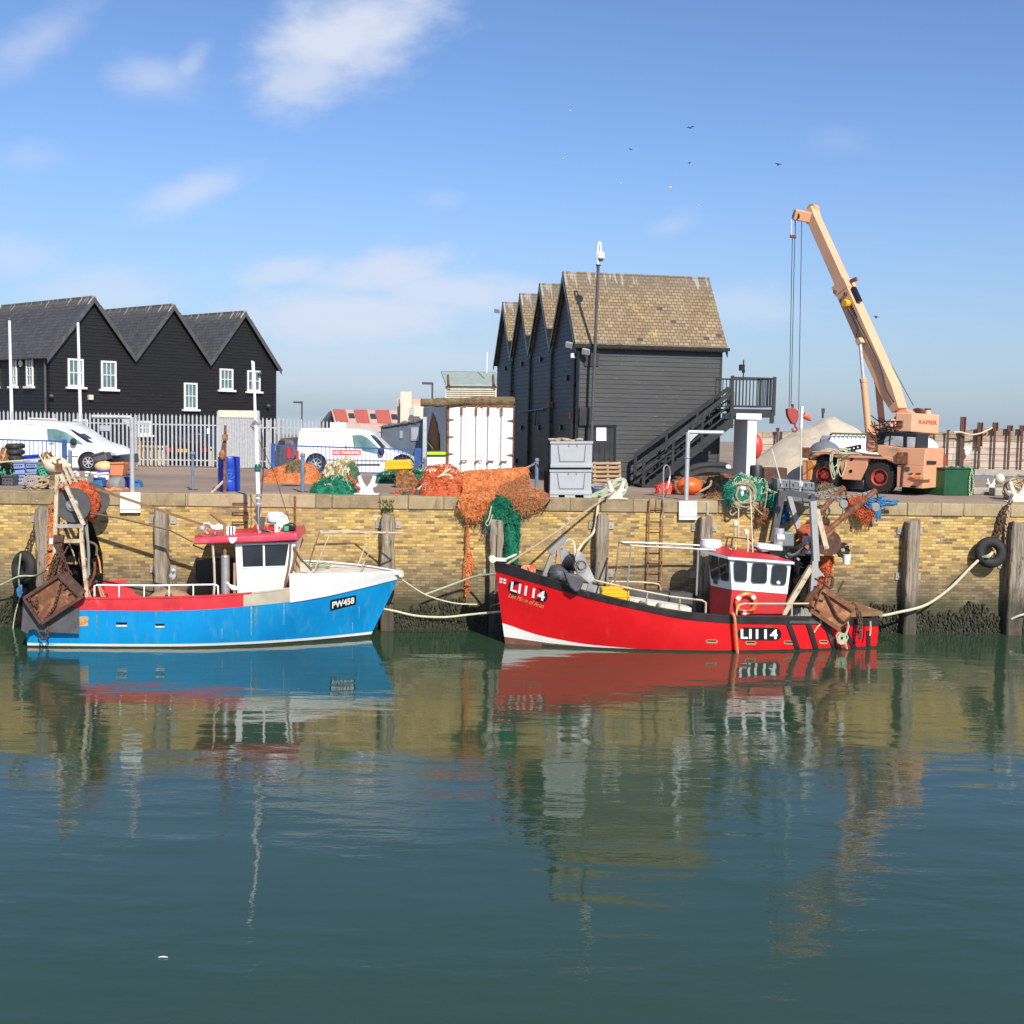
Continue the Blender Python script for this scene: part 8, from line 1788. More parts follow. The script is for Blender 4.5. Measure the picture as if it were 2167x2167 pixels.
# --- gallows gantries with boards
def gallows(px, yb, yt, xarm, bx, by0, by1, label):
    q = wall(px, yb, -.12); q.z = HQ; pl_ = Pl(q, WN); top = pl_(px, yt); o = T('quay_gallows', label, 'gantry', q, 'white steel gallows on the quay edge')
    b = MB(); b.tube([q, V((q.x, q.y, top.z))],.06,10); b.build('post', 'galv', o); top = V((q.x, q.y, top.z)); e = pl_(xarm, yt); e.z = top.z
    b = MB(); b.tube([top, e],.055,10); b.build('arm', 'galv', o); b = MB(); d = (e - top).normalized(); b.prism([top - zz * .02, top - zz * .32, top + d * .30 - zz * .02], WN * .02); b.build('gusset', 'galv', o, smooth=0)
    if xarm > px: 
        b = MB(); b.tube(loop(V((q.x, q.y, HQ)) + zz * 1.15,.07, zz, 10),.015,5); b.build('collar', 'steel', o)
    b = MB(); pw_ = Pl(W0, WN); slab(b, pw_, [(bx[0], by0),(bx[1], by0),(bx[1], by1),(bx[0], by1)],.04,.12); bd_ = b.build('board', 'white_paint', o, smooth=0)
    b = MB(); w_ = by1 - (by1 - by0) * .18; slab(b, pw_, [(bx[0], w_),(bx[1], w_),(bx[1], w_ + 1.2),(bx[0], w_ + 1.2)],.01,.125); b.build('board_seam', 'mid_grey', bd_, smooth=0)
    for x in (bx[0] + 5, bx[1] - 5):
        for y in (by0 + 12, by1 - 4): b = MB(); b.lathe(pw_(x, y, .12), WN, [(.016,0),(.016,.012),(0,.012)],6); b.build('bolt', 'mid_grey', bd_, smooth=0)
gallows(280,1041,883,195,(254,297),1042,1085, 'white gallows gantry above the blue boat, its arm pointing left over the van')
gallows(1452,1058,914,1531,(1437,1475),1060,1100, 'white gallows gantry by the wall ladder, its arm pointing right to the pier')
# --- grey bulk bins
zb = lambda x, y: (1020 + x * .33126,500 + y * .33126)
bq = gnd(*zb(430,1668)); bpl = Pl(bq, (math.sin(R(-4)),-math.cos(R(4)),0))
def bulkbin(label, pts, feet):
    ys = [zb(*p)[1] for p in pts]; o = T('bulk_bin', label, 'plastic bin', bpl(*zb((pts[0][0] + pts[1][0]) / 2, pts[2][1])), 'grey bulk bins on the quay edge'); n = bpl.n
    b = MB(); slab(b, bpl, [zb(*p) for p in pts],1.0); body = b.build('body', 'plastic_grey', o, smooth=0, bevel=.02)
    x0, x1, y0, y1 = pts[0][0], pts[1][0], pts[0][1], pts[2][1]
    b = MB(); slab(b, bpl, [zb(*p) for p in ((x0 - 4, y0),(x1 + 5, y0),(x1 + 5, y0 + 14),(x0 - 4, y0 + 14))],1.06,.03); slab(b, bpl, [zb(*p) for p in ((x0 - 2, y1 - 22),(x1 + 2, y1 - 22),(x1 + 2, y1),(x0 - 2, y1))],1.04,.02); b.build('rim', 'plastic_grey', o, smooth=0, bevel=.01)
    i0, i1, j0, j1 = x0 + 45, x1 - 40, y0 + 22, y1 - 42
    for q in (((i0, j0),(i0 + 5, j0),(i0 + 18, j1),(i0 + 12, j1)),((i1 - 5, j0),(i1, j0),(i1 - 8, j1),(i1 - 14, j1)),((i0 + 12, j1),(i1 - 8, j1),(i1 - 8, j1 + 5),(i0 + 12, j1 + 5)),((i0 + 70, j0 - 8),(i0 + 75, j0 - 8),(i0 + 75, j0 + 12),(i0 + 70, j0 + 12)),((i1 - 60, j0 - 8),(i1 - 55, j0 - 8),(i1 - 55, j0 + 12),(i1 - 60, j0 + 12))):
        b = MB(); slab(b, bpl, [zb(*p) for p in q],.02,.012); b.build('moulded_rib', 'plastic_grey_dark', body, smooth=0)
    if feet:
        for (fa, fb_) in ((x0, x0 + 55),(x0 + 95, x1 - 105),(x1 - 50, x1)): b = MB(); slab(b, bpl, [zb(*p) for p in ((fa, y1),(fb_, y1),(fb_, y1 + 22),(fa, y1 + 22))],1.0); b.build('foot', 'plastic_grey', o, smooth=0)
    for k in range(3): b = MB(); p0_ = bpl(*zb(x0,(y0 + y1) / 2),-.2 - .28 * k); b.box(p0_ - V((.01,0,0)),(.05,.16,.48), R(-4)); b.build('side_slot', 'plastic_grey_dark', body, smooth=0)
    return o
bulkbin('upper grey plastic bin of the stack by the quay edge, rope lying on its lid', ((438,1312),(705,1312),(700,1478),(438,1478)), False)
bulkbin('lower grey plastic bin of the stack by the quay edge, standing on its feet', ((434,1492),(700,1492),(696,1652),(432,1652)), True)
b = MB(); slab(b, bpl, [zb(*p) for p in ((445,1478),(695,1478),(695,1492),(445,1492))],.9,-.05); solo(b, 'packing_board', 'black_paint', 'dark packing board between the two grey bins', 'board', smooth=0)
b = MB(); rr = random.Random(5); pts = [bpl(*zb(430 + i * 18,1310 - rr.uniform(2,16)),-.1 - rr.uniform(0,.1)) for i in range(13)]; b.tube(smooth_pts(pts, 4),.035,6); b.tube(smooth_pts([p + V((rr.uniform(-.1,.1),.15,.0)) for p in pts[1:10]],4),.03,6); solo(b, 'lid_rope', 'rope_tan', 'tan rope lying across the top of the upper grey bin', 'rope')
b = MB(); slab(b, bpl, [zb(*p) for p in ((395,1500),(432,1500),(432,1668),(395,1660))],.1,-.7); solo(b, 'rusty_plate', 'rust_dark', 'rusty sheet leaning at the left side of the lower grey bin', 'sheet', smooth=0)
# --- leaning pallet
pq = gnd(1285,1034); ppl = Pl(pq, (0,-1,.12)); pal = T('wooden_pallet', 'pale wooden pallet leaning upright behind the rope wound bitt', 'pallet', pq)
for i in range(6):
    y = 1442 + i * 27.5; b = MB(); slab(b, ppl, [zb(*p) for p in ((705, y),(885, y),(889, y + 14),(707, y + 14))],.025,.03); b.build('slat', 'wood_pale', pal, smooth=0)
for x in (712,795,872): b = MB(); slab(b, ppl, [zb(*p) for p in ((x, 1440),(x + 14,1440),(x + 20,1598),(x + 4,1598))],.10); b.build('bearer', 'wood_pale', pal, smooth=0)
for i in range(5): y = 1446 + i * 33; b = MB(); slab(b, ppl, [zb(*p) for p in ((705, y),(885, y),(889, y + 12),(707, y + 12))],.02,-.10); b.build('slat', 'wood_pale', pal, smooth=0)
q = gnd(1266,1051); b = MB(); b.lathe(q, zz, [(0,0),(.16,0),(.19,.26),(.20,.26),(.20,.28),(.17,.28),(.15,.03),(0,.03)],18); bk2 = solo(b, 'blue_bucket', 'teal_blue', 'dark blue bucket below the leaning pallet', 'bucket')
b = MB(); b.tube(loop(q + zz * .30,.19,(0,-.3,1),14,1,.05),.02,5); b.build('rope_rim', 'rope_tan', bk2)
b = MB(); rr = random.Random(6); bc = gnd(1303,1052)
for i in range(12): b.tube(loop(bc + V((.08,0,.26)), rr.uniform(.18,.32),(rr.uniform(.2,.8),-1, rr.uniform(-.2,.2)),16,.8,.08),.02,5)
for i in range(6): b.tube(smooth_pts([bc + V((rr.uniform(-.3,.2),-.1, rr.uniform(.1,.4))), bc + V((-.4,-.2, rr.uniform(.05,.2))), bc + V((-.75,-.25,.02))]),.022,5)
solo(b, 'bitt_rope', 'rope_green', 'green grey mooring rope wound on the cream bitt', 'rope')
b = MB(); bc = gnd(2150,1058); rr = random.Random(7)
for i in range(26): b.tube(loop(bc + V((rr.uniform(-.1,.12),0, rr.uniform(.08,.45))), rr.uniform(.22,.42),(rr.uniform(-.6,.6),-rr.uniform(.3,1), rr.uniform(.2,1)),16,.7,.1),.035,6)
solo(b, 'bitt_rope', 'rope_tan', 'thick tan rope heaped on the bitt at the right edge', 'rope')
# --- ropes of the boats, tyres
def rope(name, mat, label, pts, r, sm=6):
    b = MB(); b.tube(smooth_pts(pts, sm), r, 7); return solo(b, name, mat, label, 'rope')
rope('mooring_rope', 'rope_tan', 'taut tan mooring rope from the red bow up to the cream bitt', [RD.pl(.2)(1071,1195), wall(1180,1124,.7), wall(1290,1047,.1), gnd(1300,1040, HQ + .2)],.03)
rope('mooring_rope', 'rope_pale', 'pale rope from the cream bitt hanging over the wall to the grey winch', [gnd(1290,1046, HQ + .15), wall(1268,1060,.15), wall(1262,1100,.2), wall(1255,1128,.35), RD.pl(.2)(1232,1152), RD.pl(.5)(1220,1172)],.035)
rope('mooring_rope', 'rope_pale', 'pale stern rope sagging from the red boat to the hanging tyre', [RD.W(-.1,.3,.88), wall(1862,1302,.85), wall(1900,1296,.7), wall(1960,1280,.5), wall(2010,1245,.45), wall(2050,1205,.4), wall(2072,1184,.3)],.036)
rope('mooring_rope', 'rope_pale', 'thin pale rope at the lower right corner of the quay wall', [wall(2140,1310,.35), wall(2167,1300,.45), wall(2230,1288,.5)],.03)
rope('mooring_rope', 'rope_pale', 'long sagging bow rope between the blue bow and red bow low over the water', [BL.P(8.0,.75,-1,.1), wall(830,1292,1.3), wall(880,1303,1.2), wall(940,1306,1.2), wall(1000,1300,1.1), RD.P(9.1,.8,-1,.05)],.028)
rope('mooring_rope', 'rope_pale', 'bow rope running from the top of the blue bow down to the right', [BL.P(8.85,1.6,1,.0), wall(900,1258,1.0), wall(960,1276,.8), wall(1010,1279,.8)],.018)
rope('mooring_rope', 'rope_green', 'pale green rope from the red stem down left past the orange strip', [RD.P(9.3,1.75,-1,.03), wall(1010,1219,.6), wall(960,1236,.4), wall(900,1258,.4)],.028)
def tyre(label, c, n, R_, r_, group=None):
    o = T('tyre_fender', label, 'tyre', c - zz * R_, 'tyres hung as fenders on the wall'); n = V(n).normalized(); b = MB(); pr = []
    for k in range(13): a = 2 * math.pi * k / 12; pr.append((R_ - r_ + r_ * math.cos(a) * 1.0, r_ * .95 * math.sin(a)))
    b.lathe(c, n, pr, 30); b.lathe(c, n, [(R_ * 1.0,-.03),(R_ * 1.015,-.03),(R_ * 1.015,.03),(R_ * 1.0,.03)],30); b.build('tyre', 'black_rubber', o); return o
tc1 = wall(2096,1169,.3); tyre('black tyre hanging on chains on the wall near the right edge', tc1,(-.12,-1,.12),.42,.135)
b = MB(); a_ = gnd(2140,1060, HQ + .1)
for off in (-.04,.04): chain(b, [tc1 + V((.05 + off, -.05,.30)), wall(2112,1130,.12) + V((off, 0,0)), wall(2124,1080,.12) + V((off, 0,0)), a_],.02,.11)
solo(b, 'tyre_chain', 'rust_dark', 'rusty double chain holding the right hand tyre', 'chain')
b = MB(); chain(b, smooth_pts([a_, wall(2130,1105,.1), wall(2128,1150,.1), wall(2126,1186,.08)]),.018,.09); b.build; solo(b, 'slack_rope', 'rope_tan', 'tan rope hanging straight down right of the tyre chain', 'rope')
b = MB()
for k in range(3): b.tube(smooth_pts([tc1 + V((-.25,-.1,-.12)), tc1 + V((-.12,-.22,-.1 + .03 * k)), tc1 + V((.0,-.15,.02)), tc1 + V((.05,.05,-.2))]),.025,6)
solo(b, 'tyre_hitch', 'rope_pale', 'pale rope hitch tied round the right hand tyre', 'rope')
tc2 = wall(51,1200,.45); tyre('black tyre hanging on the wall at the left edge beside the rusty trawl door', tc2,(-.55,-1,.1),.42,.14)
b = MB(); chain(b, [tc2 + V((.05,0,.40)), wall(72,1120,.3), wall(80,1095,.1)],.018,.1); solo(b, 'tyre_chain', 'rust_dark', 'rusty chain holding the left hand tyre', 'chain')
rope('mooring_rope', 'rope_green', 'pale rope crossing the left tyre to the blue boat stern', [wall(-40,1245,.6), wall(0,1238,.6), tc2 + V((0,-.35,-.20)), wall(75,1218,.8), BL.pl(.6)(100,1205)],.022)
rope('tyre_line', 'rope_green', 'thin green line falling from the left tyre to the water', [tc2 + V((.02,-.25,.38)), tc2 + V((-.02,-.3,-.2)), wall(42,1260,.5), wall(32,1300,.4), wall(26,1340,.35)],.018)
b = MB(); rr = random.Random(31)
for i in range(7): p = tc2 + V((.05,-.3,-.42)); b.tube(smooth_pts([p, p + V((rr.uniform(-.1,.1),-.03,-.12)), p + V((rr.uniform(-.1,.06), rr.uniform(-.05,.05),-rr.uniform(.2,.32)))]),.022,5)
solo(b, 'blue_twine', 'rope_blue', 'frayed blue twine below the left tyre', 'rope')
drape('weed_fender', 'net_black', 'black weedy old fender hanging under the left tyre', Pl(W0, WN),[(32,1232),(28,1270),(26,1330)],[(60,1232),(54,1270),(48,1330)],.3,17, cat='fender', nx=8)
# --- gear heap on the left
g10 = lambda x, y: (x * .15528,900 + y * .15528)
def crate(name, mat, label, pts, depth, d, holes=0, bevel=.03, group=None):
    pl_ = Pl((0, d, 0),(0,-1,0)); P_ = [g10(*p) for p in pts]; o = T(name, label, 'crate', pl_(sum(p[0] for p in P_) / len(P_), max(p[1] for p in P_),-depth / 2), group)
    b = MB(); slab(b, pl_, P_, depth); b.build('body', mat, o, smooth=0, bevel=bevel)
    A_, B_, C_, D_ = P_[0], P_[1], P_[2], P_[3]
    b = MB(); b.bar(pl_(*A_, .01), pl_(*B_, .01),.05,.05); b.build('rim', mat, o, smooth=0)
    if holes:
        for i in range(holes):
            for j in range(2):
                u_ = .22 + .56 * i / max(1, holes - 1); v_ = .35 + .3 * j; x = (A_[0] * (1 - u_) + B_[0] * u_) * (1 - v_) + (D_[0] * (1 - u_) + C_[0] * u_) * v_; y = (A_[1] * (1 - u_) + B_[1] * u_) * (1 - v_) + (D_[1] * (1 - u_) + C_[1] * u_) * v_
                b = MB(); b.lathe(pl_(x, y, .0),(0,-1,0),[(.022,0),(.022,.004),(0,.004)],8); b.build('hole', 'gutter_black', o, smooth=0)
    return o
for i, (pts, lb) in enumerate(((((170,500),(325,495),(335,650),(190,655)), 'upper left pale blue perforated crate in the gear heap'),(((195,655),(340,650),(345,815),(205,815)), 'lower left pale blue perforated crate in the gear heap'),(((345,495),(500,505),(495,640),(350,640)), 'upper right pale blue perforated crate under the bright blue tub'),(((345,660),(525,650),(505,800),(350,830)), 'lower right pale blue perforated crate beside the rope pile'))): crate('fish_crate', 'crate_blue', lb, pts, .5,33.2,4, group='pale blue crates in the gear heap')
crate('fish_crate', 'drum_blue', 'bright blue tub on top of the pale blue crates', ((325,420),(520,405),(540,460),(325,490)),.5,33.3)
crate('fish_crate', 'dark_grey', 'dark grey crate at the lower left of the gear heap', ((20,690),(175,685),(165,875),(20,870)),.5,32.8,3)
crate('fish_crate', 'crate_green', 'tilted green crate between blue crates and cream buoy', ((500,590),(630,550),(685,670),(560,740)),.4,33.0,3)
crate('fish_crate', 'crate_orange', 'square orange crate on the right side of the gear heap', ((1495,515),(1690,510),(1665,695),(1490,690)),.5,33.4)
crate('fish_crate', 'clean_white', 'white crate with a blue lid below the peach float', ((1340,660),(1480,650),(1475,750),(1350,740)),.4,33.6)
crate('crate_lid', 'tub_blue', 'thin blue lid lying on the white crate', ((1330,628),(1490,628),(1488,650),(1335,650)),.45,33.7)
crate('fish_crate', 'drum_blue', 'blue tub beside the gantry post', ((1690,710),(1790,715),(1785,880),(1700,880)),.35,33.0)
crate('fish_crate', 'teal_blue', 'slate blue tub right of the gantry post', ((1815,745),(1890,765),(1915,870),(1820,890)),.35,33.2)
crate('fish_crate', 'teal_blue', 'small blue tub with a white bag on top, left of the round creel', ((1270,720),(1385,715),(1400,840),(1255,850)),.35,32.8)
crate('rubber_mat', 'dark_grey', 'dark rubber mat lying on the peach float', ((1250,410),(1420,365),(1465,465),(1265,510)),.5,33.8)
crate('rubber_block', 'gutter_black', 'black rubber block behind the orange crate', ((1430,420),(1640,420),(1640,515),(1440,490)),.4,34.4)
crate('pot_weight', 'dark_grey', 'small dark box on the blue tub by the gantry post', ((1715,655),(1775,655),(1775,720),(1720,720)),.25,33.3)
for i, (pts, lb) in enumerate(((((1000,635),(1045,630),(1085,765),(1040,770)), 'left white plastic canister leaning in the rope pile'),(((1160,635),(1220,640),(1195,705),(1145,700)), 'upper right white canister in the rope pile'),(((1125,730),(1185,735),(1165,790),(1110,790)), 'lower right white canister in the rope pile'),(((1250,650),(1320,650),(1330,720),(1280,725)), 'white bag on the small blue tub'))): crate('white_canister', 'clean_white', lb, pts, .2,32.7,0,.04)
crate('red_box', 'sign_red', 'small red box below the white crate', ((1405,755),(1470,755),(1465,850),(1410,850)),.3,33.2)
b = MB(); q = at(*g10(770,550),33.1); b.ball(q, (.34,.32,.26),20,12); b.lathe(q + V((.33,0,0)),(1,0,0),[(.08,0),(.05,.08),(0,.08)],10); solo(b, 'cream_buoy', 'buoy_cream', 'large cream buoy in the gear heap behind the gantry head', 'buoy', smooth=2)
b = MB(); q = at(*g10(1420,565),33.9); b.ball(q, (.27,.25,.17),18,10); solo(b, 'peach_float', 'buoy_peach', 'long peach coloured float left of the orange crate', 'float', smooth=2)
q = at(*g10(1590,810),32.9); b = MB(); b.lathe(q + V((-.18,0,0)),(1,-.3,0),[(0,0),(.18,.02),(.23,.12),(.23,.30),(.2,.4),(0,.41)],18); solo(b, 'round_creel', 'mid_grey', 'grey round creel in front of the orange crate', 'creel')
for i in range(3):
    c = at(*g10(205 - i * 2,285 + i * 80),33.9); b = MB(); pr = [(.27 - .09 + .09 * math.cos(2 * math.pi * k / 10),.085 * math.sin(2 * math.pi * k / 10)) for k in range(11)]; b.lathe(c, (.04 * (i - 1),0,1), pr, 24); solo(b, 'stacked_tyre', 'black_rubber', ['top tyre of the stack of three above the blue crates', 'middle tyre of the stack of three above the blue crates', 'bottom tyre of the stack of three above the blue crates'][i], 'tyre', 'tyre stack in the gear heap')
heap('rope_heap', 'rope_mass_dark', 'long heap of brown rope spread along the coping in the gear heap', [g10(*p) for p in ((400,890),(450,830),(540,760),(640,700),(740,660),(850,680),(1000,720),(1100,780),(1200,850),(1230,890))],1043, depth=1.0, seed=41, cat='rope', d=32.0, amp=.10)
b = MB(); rr = random.Random(44)
for i in range(40):
    q = at(*g10(rr.uniform(480,1150), rr.uniform(760,900)),31.9 + rr.uniform(-.25,.25)); q.z = max(q.z, HQ + .03); b.tube(loop(q, rr.uniform(.12,.34),(rr.uniform(-.3,.3),-rr.uniform(.25,.8),1),14,1.2,.12), rr.uniform(.018,.03),5)
solo(b, 'coiled_rope', 'rope_tan', 'loose tan rope coils on the coping behind the gantry head', 'rope')
heap('netting_heap', 'rope_mass_dark', 'brown netting and twine behind the tyre stack at the left edge', [g10(*p) for p in ((-60,420),(-20,330),(30,300),(70,320),(110,420),(140,500))],1030, depth=.8, seed=42, d=33.6, strands=('rope_orange', 8,.02))
heap('dark_netting', 'net_black', 'dark netting with teal line at the lower left edge', [g10(*p) for p in ((-60,600),(-10,520),(60,530),(130,580),(180,680))],1036, depth=.6, seed=43, d=33.1, strands=('crate_green', 6,.02))
heap('twine_heap', 'net_brown', 'brown twine heap with pale strands behind the bright blue tub', [g10(*p) for p in ((500,520),(530,420),(580,390),(640,410),(700,470),(720,560))],1030, depth=.6, seed=45, d=33.5, strands=('rope_pale', 8,.018))
b = MB()
for pts in (((0,505),(150,490),(350,475),(545,462)),((530,390),(570,460),(620,540)),((640,400),(720,470),(760,500))): b.tube(smooth_pts([at(*g10(*p),32.9) for p in pts]),.02,5)
solo(b, 'gear_line', 'rope_pale', 'pale line drawn across the blue crates of the gear heap', 'rope')
b = MB()
for i in range(14): q = gnd(rr.uniform(150,262), rr.uniform(1034,1044), HQ + .03); b.tube(smooth_pts([q, q + V((rr.uniform(-.2,.2), rr.uniform(-.1,.1), rr.uniform(0,.1))), q + V((rr.uniform(-.4,.4), rr.uniform(-.1,.1),0))]),.025,5)
solo(b, 'rope_scraps', 'rope_orange', 'orange rope scraps on the coping below the creel', 'rope')
# --- under the steps and towards the crane
z3b = lambda x, y: (1380 + x * .15528,940 + y * .15528)
rope('black_hose', 'black_rubber', 'upper thick black hose arching under the steps', [at(*z3b(400,420),36.6), at(*z3b(560,330),36.6), at(*z3b(760,295),36.7), at(*z3b(980,300),36.8), at(*z3b(1040,330),36.8)],.13)
rope('black_hose', 'black_rubber', 'lower thick black hose arching under the steps', [at(*z3b(430,480),36.2), at(*z3b(600,400),36.3), at(*z3b(800,370),36.3), at(*z3b(1090,400),36.4)],.14)
b = MB(); q = at(*z3b(1035,315),36.6); b.ball(q, (.09,.08,.09),9,7); solo(b, 'white_valve', 'clean_white', 'small white fitting at the end of the upper black hose', 'fitting', smooth=2)
wp = Pl((0,35.2,0),(0,-1,0)); b = MB(); slab(b, wp, [z3b(*p) for p in ((300,500),(700,485),(770,530),(770,640),(620,680),(310,660))],.7); solo(b, 'wooden_box', 'wood_deck', 'worn wooden box behind the orange float under the steps', 'box', smooth=0, bevel=.03)
b = MB(); slab(b, Pl((0,36,0),(0,-1,0)),[z3b(*p) for p in ((330,455),(930,425),(930,400),(1080,400),(1085,430),(1230,430),(1230,450),(940,460),(340,475))],.6); solo(b, 'rusty_sheets', 'rust', 'rusty steel sheets lying behind the wooden box', 'steel sheet', smooth=0)
b = MB(); q = at(*z3b(505,605),34.2); q.z = HQ + .26; b.ball(q, (.37,.32,.26),22,14); ob = solo(b, 'orange_float', 'buoy_orange', 'round bright orange float on the quay under the steps', 'float', smooth=2)
b = MB(); b.tube(smooth_pts([at(*z3b(*p),34.1) for p in ((640,650),(720,610),(790,560),(805,490))]),.035,6); b.build('rope', 'rope_tan', ob)
heap('red_float', 'buoy_red', 'deflated red float beside the foot of the steps', [z3b(*p) for p in ((55,620),(80,570),(140,560),(200,535),(270,525),(325,550),(330,610),(290,655))],1043, depth=.5, seed=50, cat='float', d=34.5, amp=.10)
heap('tyre_heap', 'tyre_heap', 'heap of black pot tyres and chain behind the brown net', [z3b(*p) for p in ((730,640),(780,520),(850,490),(950,480),(1050,490),(1100,640))],1040, depth=.8, seed=51, cat='tyre heap', d=34.6, amp=.2)
heap('brown_net', 'net_brown', 'low flat brown orange net on the coping left of the green net pile', [z3b(*p) for p in ((690,790),(730,720),(800,680),(880,660),(950,690),(1010,790))],1061, depth=.7, seed=52, d=32.6, amp=.05)
heap('green_net', 'net_teal', 'large green net pile with a rope coil above the red wheelhouse', [z3b(*p) for p in ((960,830),(970,620),(1040,560),(1150,500),(1240,420),(1330,460),(1450,490),(1560,520),(1640,580),(1740,640),(1860,700),(1870,800))],1066, depth=1.1, seed=53, d=32.5, strands=('rope_green', 30,.02), amp=.12)
drape('hanging_net', 'net_teal', 'green net lobe left of the rope coil, hanging over the quay edge', Pl(W0, WN),[z3b(*p) for p in ((985,600),(975,700),(1030,820))],[z3b(*p) for p in ((1150,540),(1140,700),(1110,840))],.2,58, thick=.2)
drape('hanging_net', 'net_teal', 'green net lobe hanging over the quay edge behind the red boat gallows', Pl(W0, WN),[z3b(*p) for p in ((1520,700),(1560,850),(1600,950))],[z3b(*p) for p in ((1740,660),(1730,850),(1680,950))],.15,54, thick=.2)
b = MB(); rr = random.Random(55)
for i in range(12):
    c = wall(*z3b(1240 + rr.uniform(-45,45),700 + rr.uniform(-40,50)),.25 + rr.uniform(-.05,.1)); b.tube(smooth_pts(loop(c, rr.uniform(.20,.34),(rr.uniform(-.5,.5),-1, rr.uniform(.0,.6)),11,.95,.14),3),.021,5)
for i in range(7):
    a_ = wall(*z3b(rr.uniform(1380,1700), rr.uniform(560,850)),.3); b.tube(smooth_pts([a_, a_ + V((rr.uniform(-.3,.3),-.05, rr.uniform(-.2,.2))), a_ + V((rr.uniform(-.3,.3),0, rr.uniform(-.4,.1)))]),.022,5)
b.tube(smooth_pts([wall(*z3b(*p),.25) for p in ((1120,850),(1060,920),(1090,965),(1150,920),(1170,870))]),.025,5)
solo(b, 'rope_coil', 'rope_olive', 'pale rope coil hung in the green net pile', 'rope')
b = MB(); b.ball(wall(*z3b(1235,605),.35),(.09,.08,.07),9,7); b.ball(wall(*z3b(1225,665),.35),(.05,.05,.1),9,7); solo(b, 'net_float', 'clean_white', 'white net float in the middle of the pale rope coil', 'float', smooth=2)
drape('net_lead', 'net_brown', 'dark brown tangle of net and floats hanging below the green net pile', Pl(W0, WN),[z3b(*p) for p in ((1430,830),(1440,950),(1420,1080))],[z3b(*p) for p in ((1590,880),(1600,980),(1480,1090))],.15,56)
drape('hanging_net', 'net_blue', 'blue net end hanging over the coping behind the red boat gallows', Pl(W0, WN),[z3b(*p) for p in ((1760,810),(1750,920),(1755,1070))],[z3b(*p) for p in ((1800,810),(1860,950),(1885,1040))],.15,57, nx=8)
zg = lambda x, y: (1600 + x * .15528,1000 + y * .15528)
cpn = Pl(gnd(*zg(540,400)),(0,-1,0))
for i, (x0, x1) in enumerate(((285,455),(460,630),(635,800))):
    o = T('grey_crate', ['left of three dark grey crates behind the gallows', 'middle of three dark grey crates behind the gallows', 'right of three dark grey crates behind the gallows'][i], 'crate', cpn((zg(x0,0)[0] + zg(x1,0)[0]) / 2,1062), 'dark grey crates near the crane'); b = MB(); slab(b, cpn, [zg(*p) for p in ((x0,85 + i * 18),(x1,103 + i * 18),(x1,400),(x0,400))],.7); b.build('body', 'plastic_grey_dark', o, smooth=0, bevel=.02)
    b = MB(); slab(b, cpn, [zg(*p) for p in ((x0,205 + i * 12),(x1,215 + i * 12),(x1,222 + i * 12),(x0,212 + i * 12))],.02,.012); b.build('seam', 'gutter_black', o, smooth=0)
    for x in (x0 + 40, x1 - 45): b = MB(); slab(b, cpn, [zg(*p) for p in ((x, 150),(x + 14,150),(x + 14,190),(x, 190))],.01,.01); b.build('slot', 'gutter_black', o, smooth=0)
b = MB(); q = at(1600,1002,36.8); b.lathe(V((q.x, 36.8, HQ)), zz, [(.2,0),(.2,.75),(.17,.8),(0,.8)],16); solo(b, 'black_bollard', 'black_paint', 'fat black bollard beside the white pier', 'bollard')
b = MB(); b.obox(V((at(1616,990,37).x, 37, HQ)), V((.75,0,0)), V((0,.6,0)), zz * .72); solo(b, 'brown_box', 'rust_dark', 'dark brown box between the black bollard and the grey crates', 'box', smooth=0, bevel=.03)
b = MB(); q = at(1600,945,40); b.ball(q, (.22,.25,.42),14,10); solo(b, 'red_buoy', 'buoy_red', 'red buoy hanging at the right side of the white pier', 'buoy', smooth=2)
heap('chain_heap', 'rope_mass_dark', 'brown heap of rope and chain on the quay edge behind the derrick booms', [zg(*p) for p in ((800,420),(830,260),(900,190),(1000,170),(1090,200),(1170,270),(1230,330),(1250,420))],1062, depth=.8, seed=60, cat='chain heap', d=32.9, strands=('rope_brown', 16,.02), amp=.14)
drape2('orange_net', 'net_red', 'red net bag hung over the quay edge below the derrick tips', [zg(*p) for p in ((1230,310),(1280,430),(1370,530),(1450,630))],[zg(*p) for p in ((1550,310),(1560,420),(1590,560),(1500,640))], zg(0,425)[1],61, back=.5)
b = MB(); rr = random.Random(62)
for i in range(70):
    k = rr.random(); a_ = wall(*zg(1480 + 260 * k, 400 + rr.uniform(-50,60)),.30); e = a_ + V((rr.uniform(-.2,.4),-.02, rr.uniform(-.12,.10))); b.tube(smooth_pts([a_, a_.lerp(e, .5) + V((0,-.05, rr.uniform(-.06,.06))), e],3),.02,4)
for i in range(16): a_ = wall(*zg(1660 + rr.uniform(-12,16),430),.3); b.tube(smooth_pts([a_, a_ + V((rr.uniform(-.05,.05),-.04,-.2)), a_ + V((rr.uniform(-.08,.08),0,-rr.uniform(.3,.5)))],3),.018,4)
for i in range(16): a_ = wall(*zg(1740 + rr.uniform(-10,20),395),.2); b.tube([a_, a_ + V((.2,.0,.03)), a_ + V((rr.uniform(.3,.42),.05, rr.uniform(-.02,.06)))],.018,4)
solo(b, 'blue_rope', 'rope_blue', 'frayed bright blue rope on the red net bag', 'rope')
b = MB(); b.tube([RD.pl(-.5)(1655,1030), at(1633,950,33)],.018,5); solo(b, 'whip_aerial', 'old_white', 'thin white whip aerial leaning left above the dark gallows post', 'aerial')
b = MB(); b.tube([RD.pl(.2)(1693,1040), RD.pl(.2)(1696,905)],.015,5); q = RD.pl(.2)(1694,1026); b.lathe(q, zz, [(.05,-.05),(.07,0),(.07,.06),(.02,.1)],8); solo(b, 'gps_aerial', 'old_white', 'upright thin aerial with white base near the grey crates', 'aerial')
